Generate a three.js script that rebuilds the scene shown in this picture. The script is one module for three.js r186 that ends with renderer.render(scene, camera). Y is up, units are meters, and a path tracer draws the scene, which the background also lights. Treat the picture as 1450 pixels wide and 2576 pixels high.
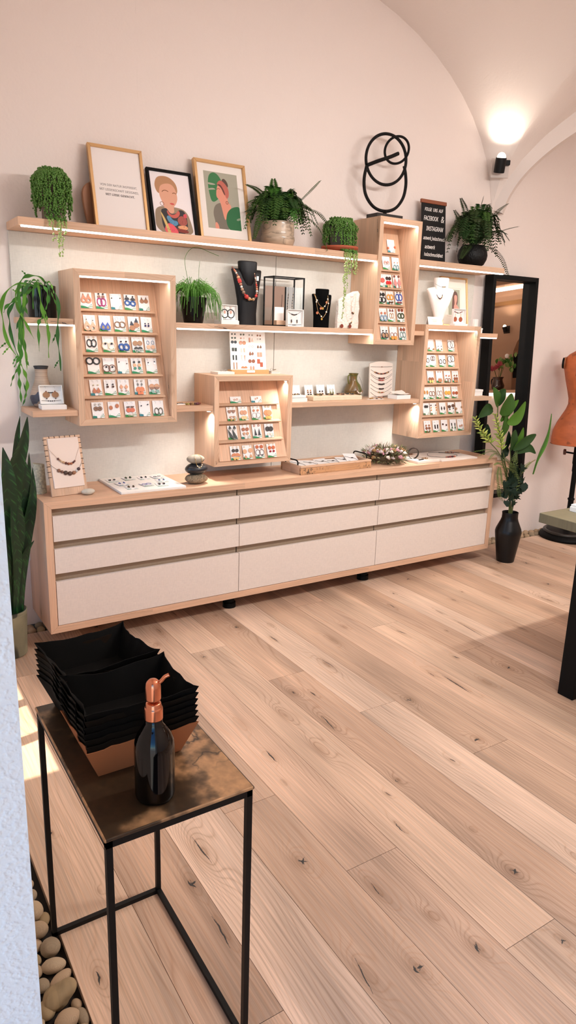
import * as THREE from 'three';
import { RoundedBoxGeometry } from 'three/addons/geometries/RoundedBoxGeometry.js';
import { mergeGeometries, mergeVertices, toCreasedNormals } from 'three/addons/utils/BufferGeometryUtils.js';
import { RectAreaLightUniformsLib } from 'three/addons/lights/RectAreaLightUniformsLib.js';
import { Sky } from 'three/addons/objects/Sky.js';
import { ConvexGeometry } from 'three/addons/geometries/ConvexGeometry.js';

// ------------------------------------------------------------------ camera, sky, sun, large lights, exposure
const scene = new THREE.Scene();
const camera = new THREE.PerspectiveCamera(72.664, 1450 / 2576, 0.05, 60);
camera.rotation.order = 'YXZ';
camera.position.set(-0.71, 1.503, 3.496);
camera.rotation.set(-0.254218, -0.572313, 0.031158);

const renderer = new THREE.WebGLRenderer({ antialias: true });
renderer.toneMapping = THREE.LinearToneMapping;
renderer.toneMappingExposure = 2.45;
renderer.shadowMap.enabled = true;
RectAreaLightUniformsLib.init();

const sunDir = new THREE.Vector3(-0.52, 1.0, 0.10).normalize();
const sky = new Sky();
sky.name = 'sky';
sky.scale.setScalar(1000);
sky.material.uniforms.turbidity.value = 3;
sky.material.uniforms.rayleigh.value = 1.6;
sky.material.uniforms.mieCoefficient.value = 0.004;
sky.material.uniforms.mieDirectionalG.value = 0.8;
sky.material.uniforms.sunPosition.value.copy(sunDir);
scene.add(sky);
scene.backgroundIntensity = 0.14;
scene.environmentIntensity = 0.14;

const sun = new THREE.DirectionalLight(0xfff1dd, 4.5);
sun.name = 'sun';
sun.position.copy(sunDir).multiplyScalar(12);
sun.castShadow = true;
sun.shadow.mapSize.set(2048, 2048);
Object.assign(sun.shadow.camera, { left: -7, right: 10, top: 7, bottom: -7, near: 0.5, far: 30 });
scene.add(sun); scene.add(sun.target);

// unseen linear fill lamps added to light the room (their own lights are made with them, from these numbers)
const FILL_LAMPS = [[1.75, 2.42, 2.45, 1.25], [4.9, 2.42, 2.7, 1.25]];
const FILL_POWER = 72, FILL_UP = 84, LED_POWER = 9, SCONCE_POWER = 0.14;
const WARM = new THREE.Color(1.0, 0.94, 0.885), NEUTRAL = new THREE.Color(1.0, 0.98, 0.96), LEDWHITE = new THREE.Color(1.0, 0.96, 0.9);

// ------------------------------------------------------------------ helpers
function rngOf(seed) { let a = seed >>> 0; return () => { a = (a + 0x6D2B79F5) | 0; let t = Math.imul(a ^ (a >>> 15), 1 | a); t = (t + Math.imul(t ^ (t >>> 7), 61 | t)) ^ t; return ((t ^ (t >>> 14)) >>> 0) / 4294967296; }; }
const V = (x, y, z) => new THREE.Vector3(x, y, z);
const PI = Math.PI;
const lerp = (a, b, t) => a + (b - a) * t, clamp = (x, a, b) => Math.min(b, Math.max(a, x));
const smooth = (a, b, x) => { const t = clamp((x - a) / (b - a), 0, 1); return t * t * (3 - 2 * t); };
const used = new Map();
function numbered(n) { const k = used.get(n) ?? 0; used.set(n, k + 1); return k ? n + '_' + String(k).padStart(3, '0') : n; }
function clean(g) { const o = g.index ? g.toNonIndexed() : g.clone(); for (const k of Object.keys(o.attributes)) if (!['position', 'normal', 'uv'].includes(k)) o.deleteAttribute(k); if (!o.attributes.normal) o.computeVertexNormals(); if (!o.attributes.uv) o.setAttribute('uv', new THREE.BufferAttribute(new Float32Array(o.attributes.position.count * 2), 2)); o.morphAttributes = {}; o.clearGroups(); return o; }
function merge(list) { return list.length === 1 ? list[0] : mergeGeometries(list.map(clean)); }
function mesh(name, geo, mat, parent) {
  const m = new THREE.Mesh(Array.isArray(geo) ? merge(geo) : geo, mat);
  m.name = parent ? name : numbered(name); m.castShadow = m.receiveShadow = true; (parent ?? scene).add(m); return m;
}
function tag(o, label, category, group, kind) { o.userData = { label, category }; if (group) o.userData.group = group; if (kind) o.userData.kind = kind; return o; }
function thing(name, label, category, pos = [0, 0, 0], group) { const g = new THREE.Group(); g.name = numbered(name); g.position.set(...pos); scene.add(g); return tag(g, label, category, group); }
function struct(name, geo, mat) { const m = mesh(name, geo, mat); m.userData.kind = 'structure'; return m; }
function part(name, parent) { const g = new THREE.Group(); g.name = name; parent.add(g); return g; }
const box = (w, h, d, x = 0, y = 0, z = 0) => new THREE.BoxGeometry(w, h, d).translate(x, y, z);
const rbox = (w, h, d, x = 0, y = 0, z = 0, r = 0.003, s = 2) => new RoundedBoxGeometry(w, h, d, s, Math.min(r, w / 2.01, h / 2.01, d / 2.01)).translate(x, y, z);
const cyl = (r0, r1, h, x = 0, y = 0, z = 0, s = 20) => new THREE.CylinderGeometry(r1, r0, h, s).translate(x, y, z);
const ball = (r, x = 0, y = 0, z = 0, s = 10) => new THREE.SphereGeometry(r, s, Math.max(6, s * 0.7 | 0)).translate(x, y, z);
const lathe = (pts, s = 32) => new THREE.LatheGeometry(pts.map(([r, y]) => new THREE.Vector2(r, y)), s);
const tube = (pts, r, seg = 16, rad = 6, closed = false) => new THREE.TubeGeometry(new THREE.CatmullRomCurve3(pts, closed), seg, r, rad, closed);
function bar(a, b, r, s = 6) { const d = b.clone().sub(a), g = new THREE.CylinderGeometry(r, r, d.length(), s); g.applyQuaternion(new THREE.Quaternion().setFromUnitVectors(V(0, 1, 0), d.clone().normalize())); return g.translate(...a.clone().add(b).multiplyScalar(0.5).toArray()); }
// square bar between two points
function sqbar(a, b, w) { const d = b.clone().sub(a), g = new THREE.BoxGeometry(w, d.length() + w, w); g.applyQuaternion(new THREE.Quaternion().setFromUnitVectors(V(0, 1, 0), d.clone().normalize())); return g.translate(...a.clone().add(b).multiplyScalar(0.5).toArray()); }
// box-projected uv in metres; the texture's v runs along `grain` (0 x, 1 y, 2 z)
function woodUV(g, grain, su = 1, sv = 1, du = 0, dv = 0) {
  g = g.index ? g.toNonIndexed() : g; const p = g.attributes.position, uv = new Float32Array(p.count * 2), a = V(), b = V(), c = V(), n = V();
  for (let i = 0; i < p.count; i += 3) {
    a.fromBufferAttribute(p, i); b.fromBufferAttribute(p, i + 1); c.fromBufferAttribute(p, i + 2);
    n.crossVectors(b.clone().sub(a), c.clone().sub(a)); const m = [Math.abs(n.x), Math.abs(n.y), Math.abs(n.z)];
    const ax = m[0] > m[1] && m[0] > m[2] ? 0 : m[1] > m[2] ? 1 : 2;
    const gv = ax === grain ? (grain + 1) % 3 : grain, gu = 3 - ax - gv;
    [a, b, c].forEach((q, k) => { const e = q.toArray(); uv[(i + k) * 2] = (e[gu] + ax * 0.137) / su + du; uv[(i + k) * 2 + 1] = e[gv] / sv + dv; });
  }
  g.setAttribute('uv', new THREE.BufferAttribute(uv, 2)); return g;
}
// ribbon along points: half width w(t), folded or cupped across
function ribbon(pts, w, { seg = 10, up = V(0, 1, 0), fold = 0, twist = 0, across = 2, closedUV = 1 } = {}) {
  const cv = new THREE.CatmullRomCurve3(pts), P = [], U = [], I = [];
  for (let i = 0; i <= seg; i++) {
    const t = i / seg, p = cv.getPoint(t), tan = cv.getTangent(t), side = V().crossVectors(tan, up); if (side.lengthSq() < 1e-6) side.set(1, 0, 0); side.normalize();
    if (twist) side.applyAxisAngle(tan, twist * t);
    const nor = V().crossVectors(side, tan).normalize(), ww = w(t);
    for (let k = 0; k <= across; k++) { const s = (k / across) * 2 - 1, q = p.clone().addScaledVector(side, s * ww).addScaledVector(nor, fold * Math.abs(s) * ww); P.push(q.x, q.y, q.z); U.push(k / across, t * closedUV); }
  }
  for (let i = 0; i < seg; i++) for (let k = 0; k < across; k++) { const a = i * (across + 1) + k, b = a + 1, c = a + across + 1, d = c + 1; I.push(a, b, c, b, d, c); }
  const g = new THREE.BufferGeometry(); g.setAttribute('position', new THREE.Float32BufferAttribute(P, 3)); g.setAttribute('uv', new THREE.Float32BufferAttribute(U, 2)); g.setIndex(I); g.computeVertexNormals(); return g;
}
function extrude(shape, depth, bevel = 0, curve = 16) { return new THREE.ExtrudeGeometry(shape, { depth: depth - 2 * bevel, bevelEnabled: bevel > 0, bevelThickness: bevel, bevelSize: bevel, bevelSegments: 1, curveSegments: curve }).translate(0, 0, bevel); }
function poly(pts) { const s = new THREE.Shape(); pts.forEach(([x, y], i) => i ? s.lineTo(x, y) : s.moveTo(x, y)); s.closePath(); return s; }
function aim(g, from, to) { return g.applyQuaternion(new THREE.Quaternion().setFromUnitVectors(from, to.clone().normalize())); }
function rotG(g, rx = 0, ry = 0, rz = 0) { return g.applyMatrix4(new THREE.Matrix4().makeRotationFromEuler(new THREE.Euler(rx, ry, rz))); }

// ------------------------------------------------------------------ textures
function hash2(x, y, s) { let h = Math.imul(x, 374761393) ^ Math.imul(y, 668265263) ^ Math.imul(s, 2147483647 - 58); h = Math.imul(h ^ (h >>> 13), 1274126177); return ((h ^ (h >>> 16)) >>> 0) / 4294967296; }
function vn(x, y, s = 0) { const i = Math.floor(x), j = Math.floor(y), fx = x - i, fy = y - j, u = fx * fx * (3 - 2 * fx), v = fy * fy * (3 - 2 * fy); const a = hash2(i, j, s), b = hash2(i + 1, j, s), c = hash2(i, j + 1, s), d = hash2(i + 1, j + 1, s); return a + (b - a) * u + (c - a) * v + (a - b - c + d) * u * v; }
function fbm(x, y, s = 0, o = 4) { let f = 0, a = 0.5, k = 1; for (let i = 0; i < o; i++) { f += a * vn(x * k, y * k, s + i * 17); a *= 0.5; k *= 2.03; } return f; }
function tex(w, h, fn, srgb = true, rep) {
  const d = new Uint8Array(w * h * 4);
  for (let y = 0; y < h; y++) for (let x = 0; x < w; x++) { const c = fn(x, y), i = (y * w + x) * 4; d[i] = clamp(c[0], 0, 255); d[i + 1] = clamp(c[1], 0, 255); d[i + 2] = clamp(c[2], 0, 255); d[i + 3] = 255; }
  const t = new THREE.DataTexture(d, w, h); t.magFilter = THREE.LinearFilter; t.minFilter = THREE.LinearMipmapLinearFilter; t.generateMipmaps = true; t.wrapS = t.wrapT = THREE.RepeatWrapping; if (srgb) t.colorSpace = THREE.SRGBColorSpace; if (rep) t.repeat.set(rep[0], rep[1]); t.needsUpdate = true; return t;
}
function canvasTex(w, h, draw) { const c = document.createElement('canvas'); c.width = w; c.height = h; draw(c.getContext('2d'), w, h); const t = new THREE.CanvasTexture(c); t.colorSpace = THREE.SRGBColorSpace; t.magFilter = THREE.LinearFilter; return t; }
function std(color, rough = 0.6, extra = {}) { return new THREE.MeshStandardMaterial({ color, roughness: rough, ...extra }); }
function phys(color, rough = 0.5, extra = {}) { return new THREE.MeshPhysicalMaterial({ color, roughness: rough, ...extra }); }
// lumpy stone of half sizes sx, sy, sz
const stone = (sx, sy, sz, seed, amp = 0.12) => { const g = mergeVertices(new THREE.IcosahedronGeometry(1, 4).deleteAttribute('normal').deleteAttribute('uv')), p = g.attributes.position; for (let i = 0; i < p.count; i++) { const x = p.getX(i), y = p.getY(i), z = p.getZ(i), k = 1 + amp * (fbm(x * 1.4 + 9 + seed, y * 1.4 + z * 1.1 + 9, seed, 2) - 0.5) * 2; p.setXYZ(i, x * sx * k, y * sy * k, z * sz * k); } g.computeVertexNormals(); const uv = new Float32Array(p.count * 2); for (let i = 0; i < p.count; i++) { uv[2 * i] = p.getX(i) * 8 + p.getZ(i) * 5; uv[2 * i + 1] = p.getY(i) * 8 + p.getZ(i) * 6; } g.setAttribute('uv', new THREE.BufferAttribute(uv, 2)); return g; };
// oak: width wm x length lm metres on a w x h image, knots = [u m, v m, half width, half length, crack style]
function oakTex(w, h, wm, lm, seed, base, knots, contrast = 1) {
  const R = rngOf(seed), cracks = [];
  for (const [ku, kv, kw, kl, st] of knots) if (st) {
    const n = st === 1 ? 1 : st === 2 ? 3 : 1;
    for (let i = 0; i < n; i++) { const a = st === 2 ? R() * PI : (R() - 0.5) * 0.5, L = (st === 3 ? 1.0 : 0.55) * kl * (0.6 + R() * 0.7), pts = []; let x = ku + (R() - 0.5) * kw * 0.5, y = kv - L * Math.cos(a) * 0.5; for (let k = 0; k <= 6; k++) { pts.push([x, y]); x += L / 6 * Math.sin(a) * 0.6 + (R() - 0.5) * 0.006; y += L / 6 * Math.cos(a); } cracks.push([pts, 0.0008 + R() * 0.0022]); }
  }
  const img = tex(w, h, (px, py) => {
    const u = px / w * wm, v = py / h * lm; let du = 0, kn = 0, ring = 0;
    for (const [ku, kv, kw, kl] of knots) { const a = (u - ku) / kw, b = (v - kv) / kl, r2 = a * a + b * b; if (r2 < 9) { const e = Math.exp(-r2 * 0.8); du += (a > 0 ? -1 : 1) * 0 + e * kw * 1.5; kn = Math.max(kn, Math.exp(-r2 * 2.2)); ring += e; } }
    const warp = fbm(u * 5, v * 1.1, seed, 3) * 0.10 + fbm(u * 26, v * 4, seed + 5, 2) * 0.010;
    const f = u * 0.55 + warp + du;
    const g = f * 105, band = Math.abs((g % 1) - 0.5) * 2, line = Math.pow(band, 4);
    const fine = vn(u * 900, v * 14, seed + 9), fine2 = vn(u * 320, v * 5, seed + 11), slow = fbm(u * 9, v * 1.6, seed + 13, 3), la = smooth(0.3, 0.75, vn(u * 7 + 3, v * 1.3, seed + 15)) + 0.5 * Math.min(1, ring);
    let k = 1 - contrast * (0.075 * line * la + 0.07 * (fine - 0.5) + 0.09 * (fine2 - 0.5) + 0.30 * (slow - 0.47)) - 0.12 * kn;
    let r = base[0] * k, gg = base[1] * (k - 0.025 * line * contrast - 0.03 * kn), b = base[2] * (k - 0.05 * line * contrast - 0.06 * kn);
    return [r, gg, b];
  });
  // cracks filled with dark resin, drawn along their points
  const d = img.image.data;
  for (const [pts, cw] of cracks) for (let s = 0; s < pts.length - 1; s++) {
    const [x0, y0] = pts[s], [x1, y1] = pts[s + 1], m = Math.max(6, Math.ceil(Math.hypot((x1 - x0) / wm * w, (y1 - y0) / lm * h) * 2));
    for (let q = 0; q <= m; q++) {
      const t = q / m, cx = lerp(x0, x1, t) / wm * w, cy = lerp(y0, y1, t) / lm * h, taper = Math.sin(PI * clamp((s + t) / (pts.length - 1), 0.03, 0.97)), rr = Math.max(0.7, cw * taper * w / wm);
      for (let j = -Math.ceil(rr); j <= rr; j++) for (let i = -Math.ceil(rr); i <= rr; i++) { if (i * i + j * j > rr * rr) continue; const X = Math.round(cx + i), Y = Math.round(cy + j); if (X < 0 || Y < 0 || X >= w || Y >= h) continue; const o = (Y * w + X) * 4; d[o] = 46; d[o + 1] = 42; d[o + 2] = 40; }
    }
  }
  return img;
}
// ------------------------------------------------------------------ materials
const plasterBump = tex(512, 512, (x, y) => { const v = 255 * (0.35 * fbm(x / 5, y / 5, 3, 3) + 0.65 * fbm(x / 40, y / 40, 8, 3)); return [v, v, v]; }, false);
const roughcastBump = tex(512, 512, (x, y) => { const v = 255 * smooth(0.3, 0.75, fbm(x / 5 + y / 20, y / 5, 31, 3)); return [v, v, v]; }, false);
const M = {};
const OAKC = [212, 172, 142];
const oak1 = oakTex(512, 1024, 0.7, 1.4, 11, OAKC, [[0.2, 0.5, 0.03, 0.08, 1], [0.55, 1.1, 0.025, 0.09, 3]], 0.8);
const oak2 = oakTex(512, 1024, 0.7, 1.4, 29, [214, 178, 149], [[0.42, 0.3, 0.03, 0.1, 3], [0.1, 0.9, 0.02, 0.12, 3], [0.6, 0.7, 0.02, 0.1, 1]], 0.8);
M.oak = new THREE.MeshStandardMaterial({ map: oak1, roughness: 0.55 });
M.oakB = new THREE.MeshStandardMaterial({ map: oak2, roughness: 0.55 });
M.wall = std(0xefe2db, 0.92, { bumpMap: plasterBump, bumpScale: 0.003 });
M.jamb = std(0xe6e2e0, 0.95, { bumpMap: roughcastBump, bumpScale: 0.0009 });
M.ceil = std(0xece0d9, 0.95, { bumpMap: plasterBump, bumpScale: 0.002 });
M.black = phys(0x060606, 0.55, { specularIntensity: 0.35 });
M.blackMetal = phys(0x080707, 0.5, { specularIntensity: 0.5 });
M.white = std(0xf2efec, 0.6);
M.paper = std(0xf4f1ee, 0.85);
M.gold = std(0xcfa878, 0.3, { metalness: 0.8 });
M.brass = std(0xb98a3e, 0.35, { metalness: 0.9 });
M.silver = std(0xc9c6c2, 0.3, { metalness: 0.9 });
M.cord = std(0x1a1512, 0.7);
M.glass = phys(0xffffff, 0.02, { transmission: 1, thickness: 0, ior: 1.45 });
const boardTex = tex(512, 512, (x, y) => { const k = 1 + 0.035 * (vn(x / 1.5, y / 14, 3) - 0.5) + 0.035 * (vn(x / 14, y / 1.5, 4) - 0.5) + 0.06 * (fbm(x / 90, y / 90, 5, 3) - 0.45); return [216 * k, 211 * k, 202 * k]; });
M.panel = new THREE.MeshStandardMaterial({ map: boardTex, roughness: 0.85 });
const drawerTex = tex(256, 256, (x, y) => { const k = 1 + 0.03 * (vn(x / 1.2, y / 8, 13) - 0.5) + 0.03 * (vn(x / 8, y / 1.2, 14) - 0.5); return [229 * k, 214 * k, 202 * k]; });
M.drawer = new THREE.MeshStandardMaterial({ map: drawerTex, roughness: 0.75 });
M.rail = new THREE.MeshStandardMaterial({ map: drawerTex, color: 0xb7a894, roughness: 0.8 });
M.led = std(0x555555, 0.5, { emissive: new THREE.Color(1, 0.97, 0.92), emissiveIntensity: 3.2 });

// ------------------------------------------------------------------ shell: walls, vault, floor
const XL = -0.575, XR = 8.3, ZF = 5.0, HT = 3.75;
struct('wall_back', woodUV(box(XR - XL + 0.9, HT, 0.25, (XR + XL) / 2, HT / 2, -0.125), 1, 0.9, 0.9), M.wall);
{
  const P = [], X = -0.725, W = 0.3, slab = (z0, z1, y0, y1) => P.push(box(W, y1 - y0, z1 - z0, X, (y0 + y1) / 2, (z0 + z1) / 2));
  slab(0, 0.3, 0, HT); slab(0.3, 1.5, 0, 0.42); slab(0.3, 1.5, 2.1, HT); slab(1.5, 2.72, 0, HT); slab(2.72, 4.5, 2.35, HT); slab(4.5, ZF, 0, HT);
  struct('wall_left', woodUV(merge(P), 1, 0.5, 0.5), M.jamb);
}
struct('wall_front', woodUV(box(XR - XL + 0.9, HT, 0.25, (XR + XL) / 2, HT / 2, ZF + 0.125), 1, 0.9, 0.9), M.wall);
{ // end wall with an arched shallow recess
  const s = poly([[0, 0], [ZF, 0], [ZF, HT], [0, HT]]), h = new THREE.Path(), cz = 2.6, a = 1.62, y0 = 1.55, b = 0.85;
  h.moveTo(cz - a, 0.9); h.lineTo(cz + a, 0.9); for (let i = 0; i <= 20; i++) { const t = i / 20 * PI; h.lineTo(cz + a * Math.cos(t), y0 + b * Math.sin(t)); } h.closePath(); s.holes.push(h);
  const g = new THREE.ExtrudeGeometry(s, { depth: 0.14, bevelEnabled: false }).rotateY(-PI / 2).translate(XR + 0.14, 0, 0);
  struct('wall_right', woodUV(merge([g, box(0.12, HT, ZF, XR + 0.2, HT / 2, ZF / 2)]), 1, 0.9, 0.9), std(0xb8957a, 0.92, { bumpMap: plasterBump, bumpScale: 0.003 }));  // tan colour stands in for the dimness at this end of the room
}
const SPRING = 2.25, RISE = 1.1, ZC = 2.5;
{ // groin vault: the higher of a barrel along x and one cross barrel per bay
  const N = 14, bays = [[1.5, 2.085, 1.57], [4.65, 1.53, 1.53], [7.76, 1.53, 1.53]], xs = [];
  for (const [cx, aL, aR] of bays) for (let i = 0; i <= 2 * N; i++) { const c = Math.cos(PI * i / (2 * N)); xs.push([cx - (c > 0 ? aL : aR) * c, Math.sqrt(Math.max(0, 1 - c * c))]); }
  const zs = []; for (let j = 0; j <= 2 * N; j++) { const c = Math.cos(PI * j / (2 * N)); zs.push([ZC - ZC * c, Math.sqrt(Math.max(0, 1 - c * c))]); }
  const P = [], I = [], U = [], nz = zs.length;
  for (const [x, sx] of xs) for (const [z, sz] of zs) { { const k = 1.1 * Math.min(sx, sz), d = Math.abs(sx - sz), e = k > 1e-6 ? Math.max(0, k - d) ** 2 / (4 * k) : 0; P.push(x, SPRING + RISE * (Math.max(sx, sz) + (x < 3.08 ? e : e * 0.25)), z); } U.push(x / 0.9, z / 0.9); }
  for (let i = 0; i < xs.length - 1; i++) for (let j = 0; j < nz - 1; j++) {
    const a = i * nz + j, b = a + 1, c = a + nz, d = c + 1, loc = i % (2 * N + 1), flip = (loc < N) === (j < N);
    if (flip) I.push(a, c, d, a, d, b); else I.push(a, c, b, b, c, d);
  }
  const g = new THREE.BufferGeometry(); g.setAttribute('position', new THREE.Float32BufferAttribute(P, 3)); g.setAttribute('uv', new THREE.Float32BufferAttribute(U, 2)); g.setIndex(I);
  const vault = toCreasedNormals(g, 0.45);
  const rib = []; for (let i = 0; i <= 12; i++) { const t = 0.002 + 0.7 * Math.pow(i / 12, 1.6); rib.push(V(3.115 + 1.535 * t, SPRING + RISE * Math.sqrt(1 - (1 - t) ** 2) - 0.006 - 0.02 * t, ZC * t)); }
  const cv = new THREE.CatmullRomCurve3(rib), h = V(-0.852, 0, 0.523), RP = [], RI = [], n = 48;
  for (let i = 0; i <= n; i++) { const t = i / n, p = cv.getPoint(t), nn = V().crossVectors(h, cv.getTangent(t)).normalize(); if (nn.y > 0) nn.negate(); const d = 0.045 + 0.05 * t; for (const [a, b] of [[0.03, -0.06], [0.03, d], [-0.03, d], [-0.03, -0.06]]) RP.push(...p.clone().addScaledVector(h, a).addScaledVector(nn, b).toArray()); }
  for (let i = 0; i < n; i++) for (let k = 0; k < 4; k++) { const a = i * 4 + k, b = i * 4 + (k + 1) % 4; RI.push(a, b, a + 4, b, b + 4, a + 4); }
  const rg = new THREE.BufferGeometry(); rg.setAttribute('position', new THREE.Float32BufferAttribute(RP, 3)); rg.setIndex(RI);
  struct('trim_1', toCreasedNormals(rg, 0.5), std(0xece0d9, 0.95, { side: THREE.DoubleSide }));
  struct('ceiling', [vault, box(XR - XL + 1.2, 0.15, ZF + 0.5, (XR + XL) / 2, HT + 0.05, ZF / 2)], M.ceil);
}
// floor: oak planks running to the back wall, each a board of its own, over a dark base with open strips for pebbles
const PW = 0.1905, PL = 1.905, PX0 = -0.39;
const jointZ = { 0: 1.02, 1: 0.55, 2: 1.25, 3: 1.793, 4: 2.188, 5: 0.703, 6: 1.108, 7: 1.52, 8: 1.96, 9: 0.45, 10: 0.88, 11: 1.32, 12: 0.3, 13: 1.65 };
const knotAt = {
  0: [[-0.345, 2.159, 0.02, 0.05, 3], [-0.314, 1.606, 0.012, 0.03, 1], [-0.26, 1.9, 0.01, 0.02, 0]], 1: [[-0.037, 2.006, 0.028, 0.07, 2], [-0.03, 2.19, 0.018, 0.09, 3], [-0.15, 1.1, 0.02, 0.05, 0]],
  2: [[0.04, 1.9, 0.045, 0.13, 3], [0.12, 1.45, 0.02, 0.06, 0]], 3: [[0.211, 2.479, 0.03, 0.08, 3], [0.327, 2.532, 0.035, 0.06, 2], [0.271, 2.091, 0.03, 0.06, 2], [0.25, 1.2, 0.03, 0.1, 0], [0.3, 1.55, 0.012, 0.03, 3]],
  4: [[0.4, 2.287, 0.03, 0.09, 3], [0.499, 2.565, 0.032, 0.06, 2], [0.47, 2.43, 0.022, 0.04, 0], [0.46, 1.6, 0.025, 0.06, 3], [0.45, 1.35, 0.02, 0.09, 0], [0.5, 1.75, 0.012, 0.03, 0]],
  5: [[0.629, 2.124, 0.012, 0.05, 3], [0.65, 1.65, 0.03, 0.09, 0], [0.6, 0.76, 0.02, 0.04, 2], [0.66, 1.38, 0.028, 0.09, 0], [0.7, 1.98, 0.014, 0.03, 3]],
  6: [[0.787, 2.438, 0.03, 0.05, 2], [0.785, 1.52, 0.03, 0.1, 3], [0.79, 1.25, 0.03, 0.05, 1], [0.78, 1.94, 0.02, 0.04, 1], [0.86, 1.3, 0.012, 0.04, 3], [0.82, 2.25, 0.012, 0.02, 0]],
  7: [[1.03, 1.95, 0.015, 0.05, 1], [1.0, 1.1, 0.03, 0.12, 3], [1.08, 0.75, 0.015, 0.08, 3], [1.0, 2.5, 0.02, 0.05, 0]],
  8: [[1.26, 1.543, 0.028, 0.05, 2], [1.2, 0.9, 0.03, 0.1, 0], [1.23, 1.9, 0.03, 0.05, 2]], 9: [[1.475, 1.543, 0.02, 0.16, 3], [1.44, 1.42, 0.02, 0.1, 1], [1.4, 0.8, 0.02, 0.05, 0]],
  10: [[1.62, 1.0, 0.02, 0.12, 1], [1.6, 1.6, 0.03, 0.08, 0], [1.66, 1.35, 0.015, 0.04, 3]], 11: [[1.8, 1.55, 0.03, 0.06, 2], [1.78, 0.7, 0.012, 0.06, 3], [1.75, 1.1, 0.01, 0.02, 3]],
  12: [[1.991, 1.139, 0.022, 0.22, 3], [2.0, 0.9, 0.015, 0.06, 3], [1.96, 0.55, 0.012, 0.03, 1]], 13: [[2.132, 1.273, 0.022, 0.1, 1], [2.16, 0.8, 0.014, 0.05, 3], [2.15, 0.4, 0.01, 0.03, 2]],
};
{
  const floor = new THREE.Group(); floor.name = 'floor'; floor.userData = { kind: 'structure' }; scene.add(floor);
  mesh('floor_base', box(XR - XL + 0.3, 0.06, ZF + 0.2, (XR + XL) / 2 - 0.1, -0.0505, ZF / 2), std(0x241c16, 0.95), floor);
  const tones = [[200, 169, 144], [191, 158, 133], [207, 178, 155], [186, 155, 131], [201, 168, 143]], mats = [];
  for (let k = 0; k < 14; k++) {
    const z0 = jointZ[k], kn = (knotAt[k] ?? []).map(([x, z, w, l, s]) => [x - PX0 - PW * k, (((z - z0) % PL) + PL) % PL, w, l, s]);
    mats.push(new THREE.MeshStandardMaterial({ map: oakTex(256, 2048, PW, PL, 100 + k * 7, tones[k % 5], kn, 1.35), roughness: 0.5 }));
  }
  const R = rngOf(5);
  for (let k = 0; PX0 + PW * k < XR; k++) {
    const z0 = jointZ[k] ?? R() * PL, mat = mats[k % 14], x0 = PX0 + PW * k;
    for (let n = -2; n < 4; n++) {
      const a = Math.max(0.112, z0 + n * PL), b = Math.min(ZF, z0 + (n + 1) * PL); if (b - a < 0.02) continue;
      const g = box(PW - 0.0014, 0.02, b - a - 0.0014, 0, 0, 0), p = g.attributes.position, uv = g.attributes.uv, fl = k >= 14 && n % 2;
      for (let i = 0; i < p.count; i++) { let u = p.getX(i) / PW + 0.5, v = (p.getZ(i) + (a + b) / 2 - z0 - n * PL) / PL; if (n !== 0 && k < 14 && n % 2) { u = 1 - u; } if (fl) v = 1 - v; uv.setXY(i, u, v); }
      const m = mesh('plank', g, mat, floor); m.position.set(x0 + PW / 2, -0.01, (a + b) / 2);
    }
  }
}
// pavement outside the shop and the window beside the door
struct('pavement', box(7, 0.1, 14, -0.885 - 3.5, -0.075, 2.5), std(0xa8a39b, 0.9));
{
  const w = new THREE.Group(); w.name = 'window_1'; w.userData = { kind: 'structure' }; scene.add(w);
  const fm = std(0xe8e4de, 0.5), P = (n, z0, z1, y0, y1) => mesh(n, box(0.05, y1 - y0, z1 - z0, -0.8, (y0 + y1) / 2, (z0 + z1) / 2), fm, w);
  P('frame', 0.3, 0.36, 0.42, 2.1); P('frame', 1.44, 1.5, 0.42, 2.1); P('frame', 0.36, 1.44, 0.42, 0.48); P('frame', 0.36, 1.44, 2.04, 2.1);
  for (const z of [0.62, 0.89, 1.16]) P('muntin', z - 0.025, z + 0.025, 0.48, 2.04); for (const y of [0.79, 1.2, 1.63]) P('muntin', 0.36, 1.44, y - 0.022, y + 0.022);
  for (const [z0, z1] of [[0.36, 0.595], [0.645, 0.865], [0.915, 1.135], [1.185, 1.44]]) for (const [y0, y1] of [[0.48, 0.768], [0.812, 1.178], [1.222, 1.608], [1.652, 2.04]]) mesh('pane', box(0.004, y1 - y0, z1 - z0, -0.8, (y0 + y1) / 2, (z0 + z1) / 2), M.glass, w);
}
{  // unseen fabric sheet, added to cut the sun patch short on the floor
  const aw = thing('sun_blocker', 'added sand coloured fabric awning over the shop window outside', 'sun_blocker', [-0.885, 2.25, 0.9]);
  mesh('shade_panel', ribbon([V(0, 0, 0), V(-0.2, -0.04, 0), V(-0.38, -0.1, 0)], () => 0.75, { seg: 6, up: V(0, 1, 0) }), std(0xcdbfa8, 0.9, { side: THREE.DoubleSide }), aw);
  mesh('front_bar', box(0.03, 0.04, 1.5, -0.385, -0.12, 0), M.white, aw);
  for (const s of [-0.65, 0.65]) mesh('bracket', bar(V(0, -0.35, s), V(-0.37, -0.12, s), 0.012), M.blackMetal, aw);
}
{  // unseen plate, added to stop sun coming in through the door
  const c = thing('door_sun_blocker', 'added flat metal canopy over the shop door outside', 'shade_panel', [-0.885, 2.5, 3.2]);
  mesh('blocker_plate', rbox(1.3, 0.05, 3.3, -0.65, 0, 0, 0.01, 1), M.blackMetal, c);
  for (const s of [-1.4, 1.4]) mesh('stay', bar(V(0, 0.5, s), V(-1.1, 0.02, s), 0.01), M.blackMetal, c);
}
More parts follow.
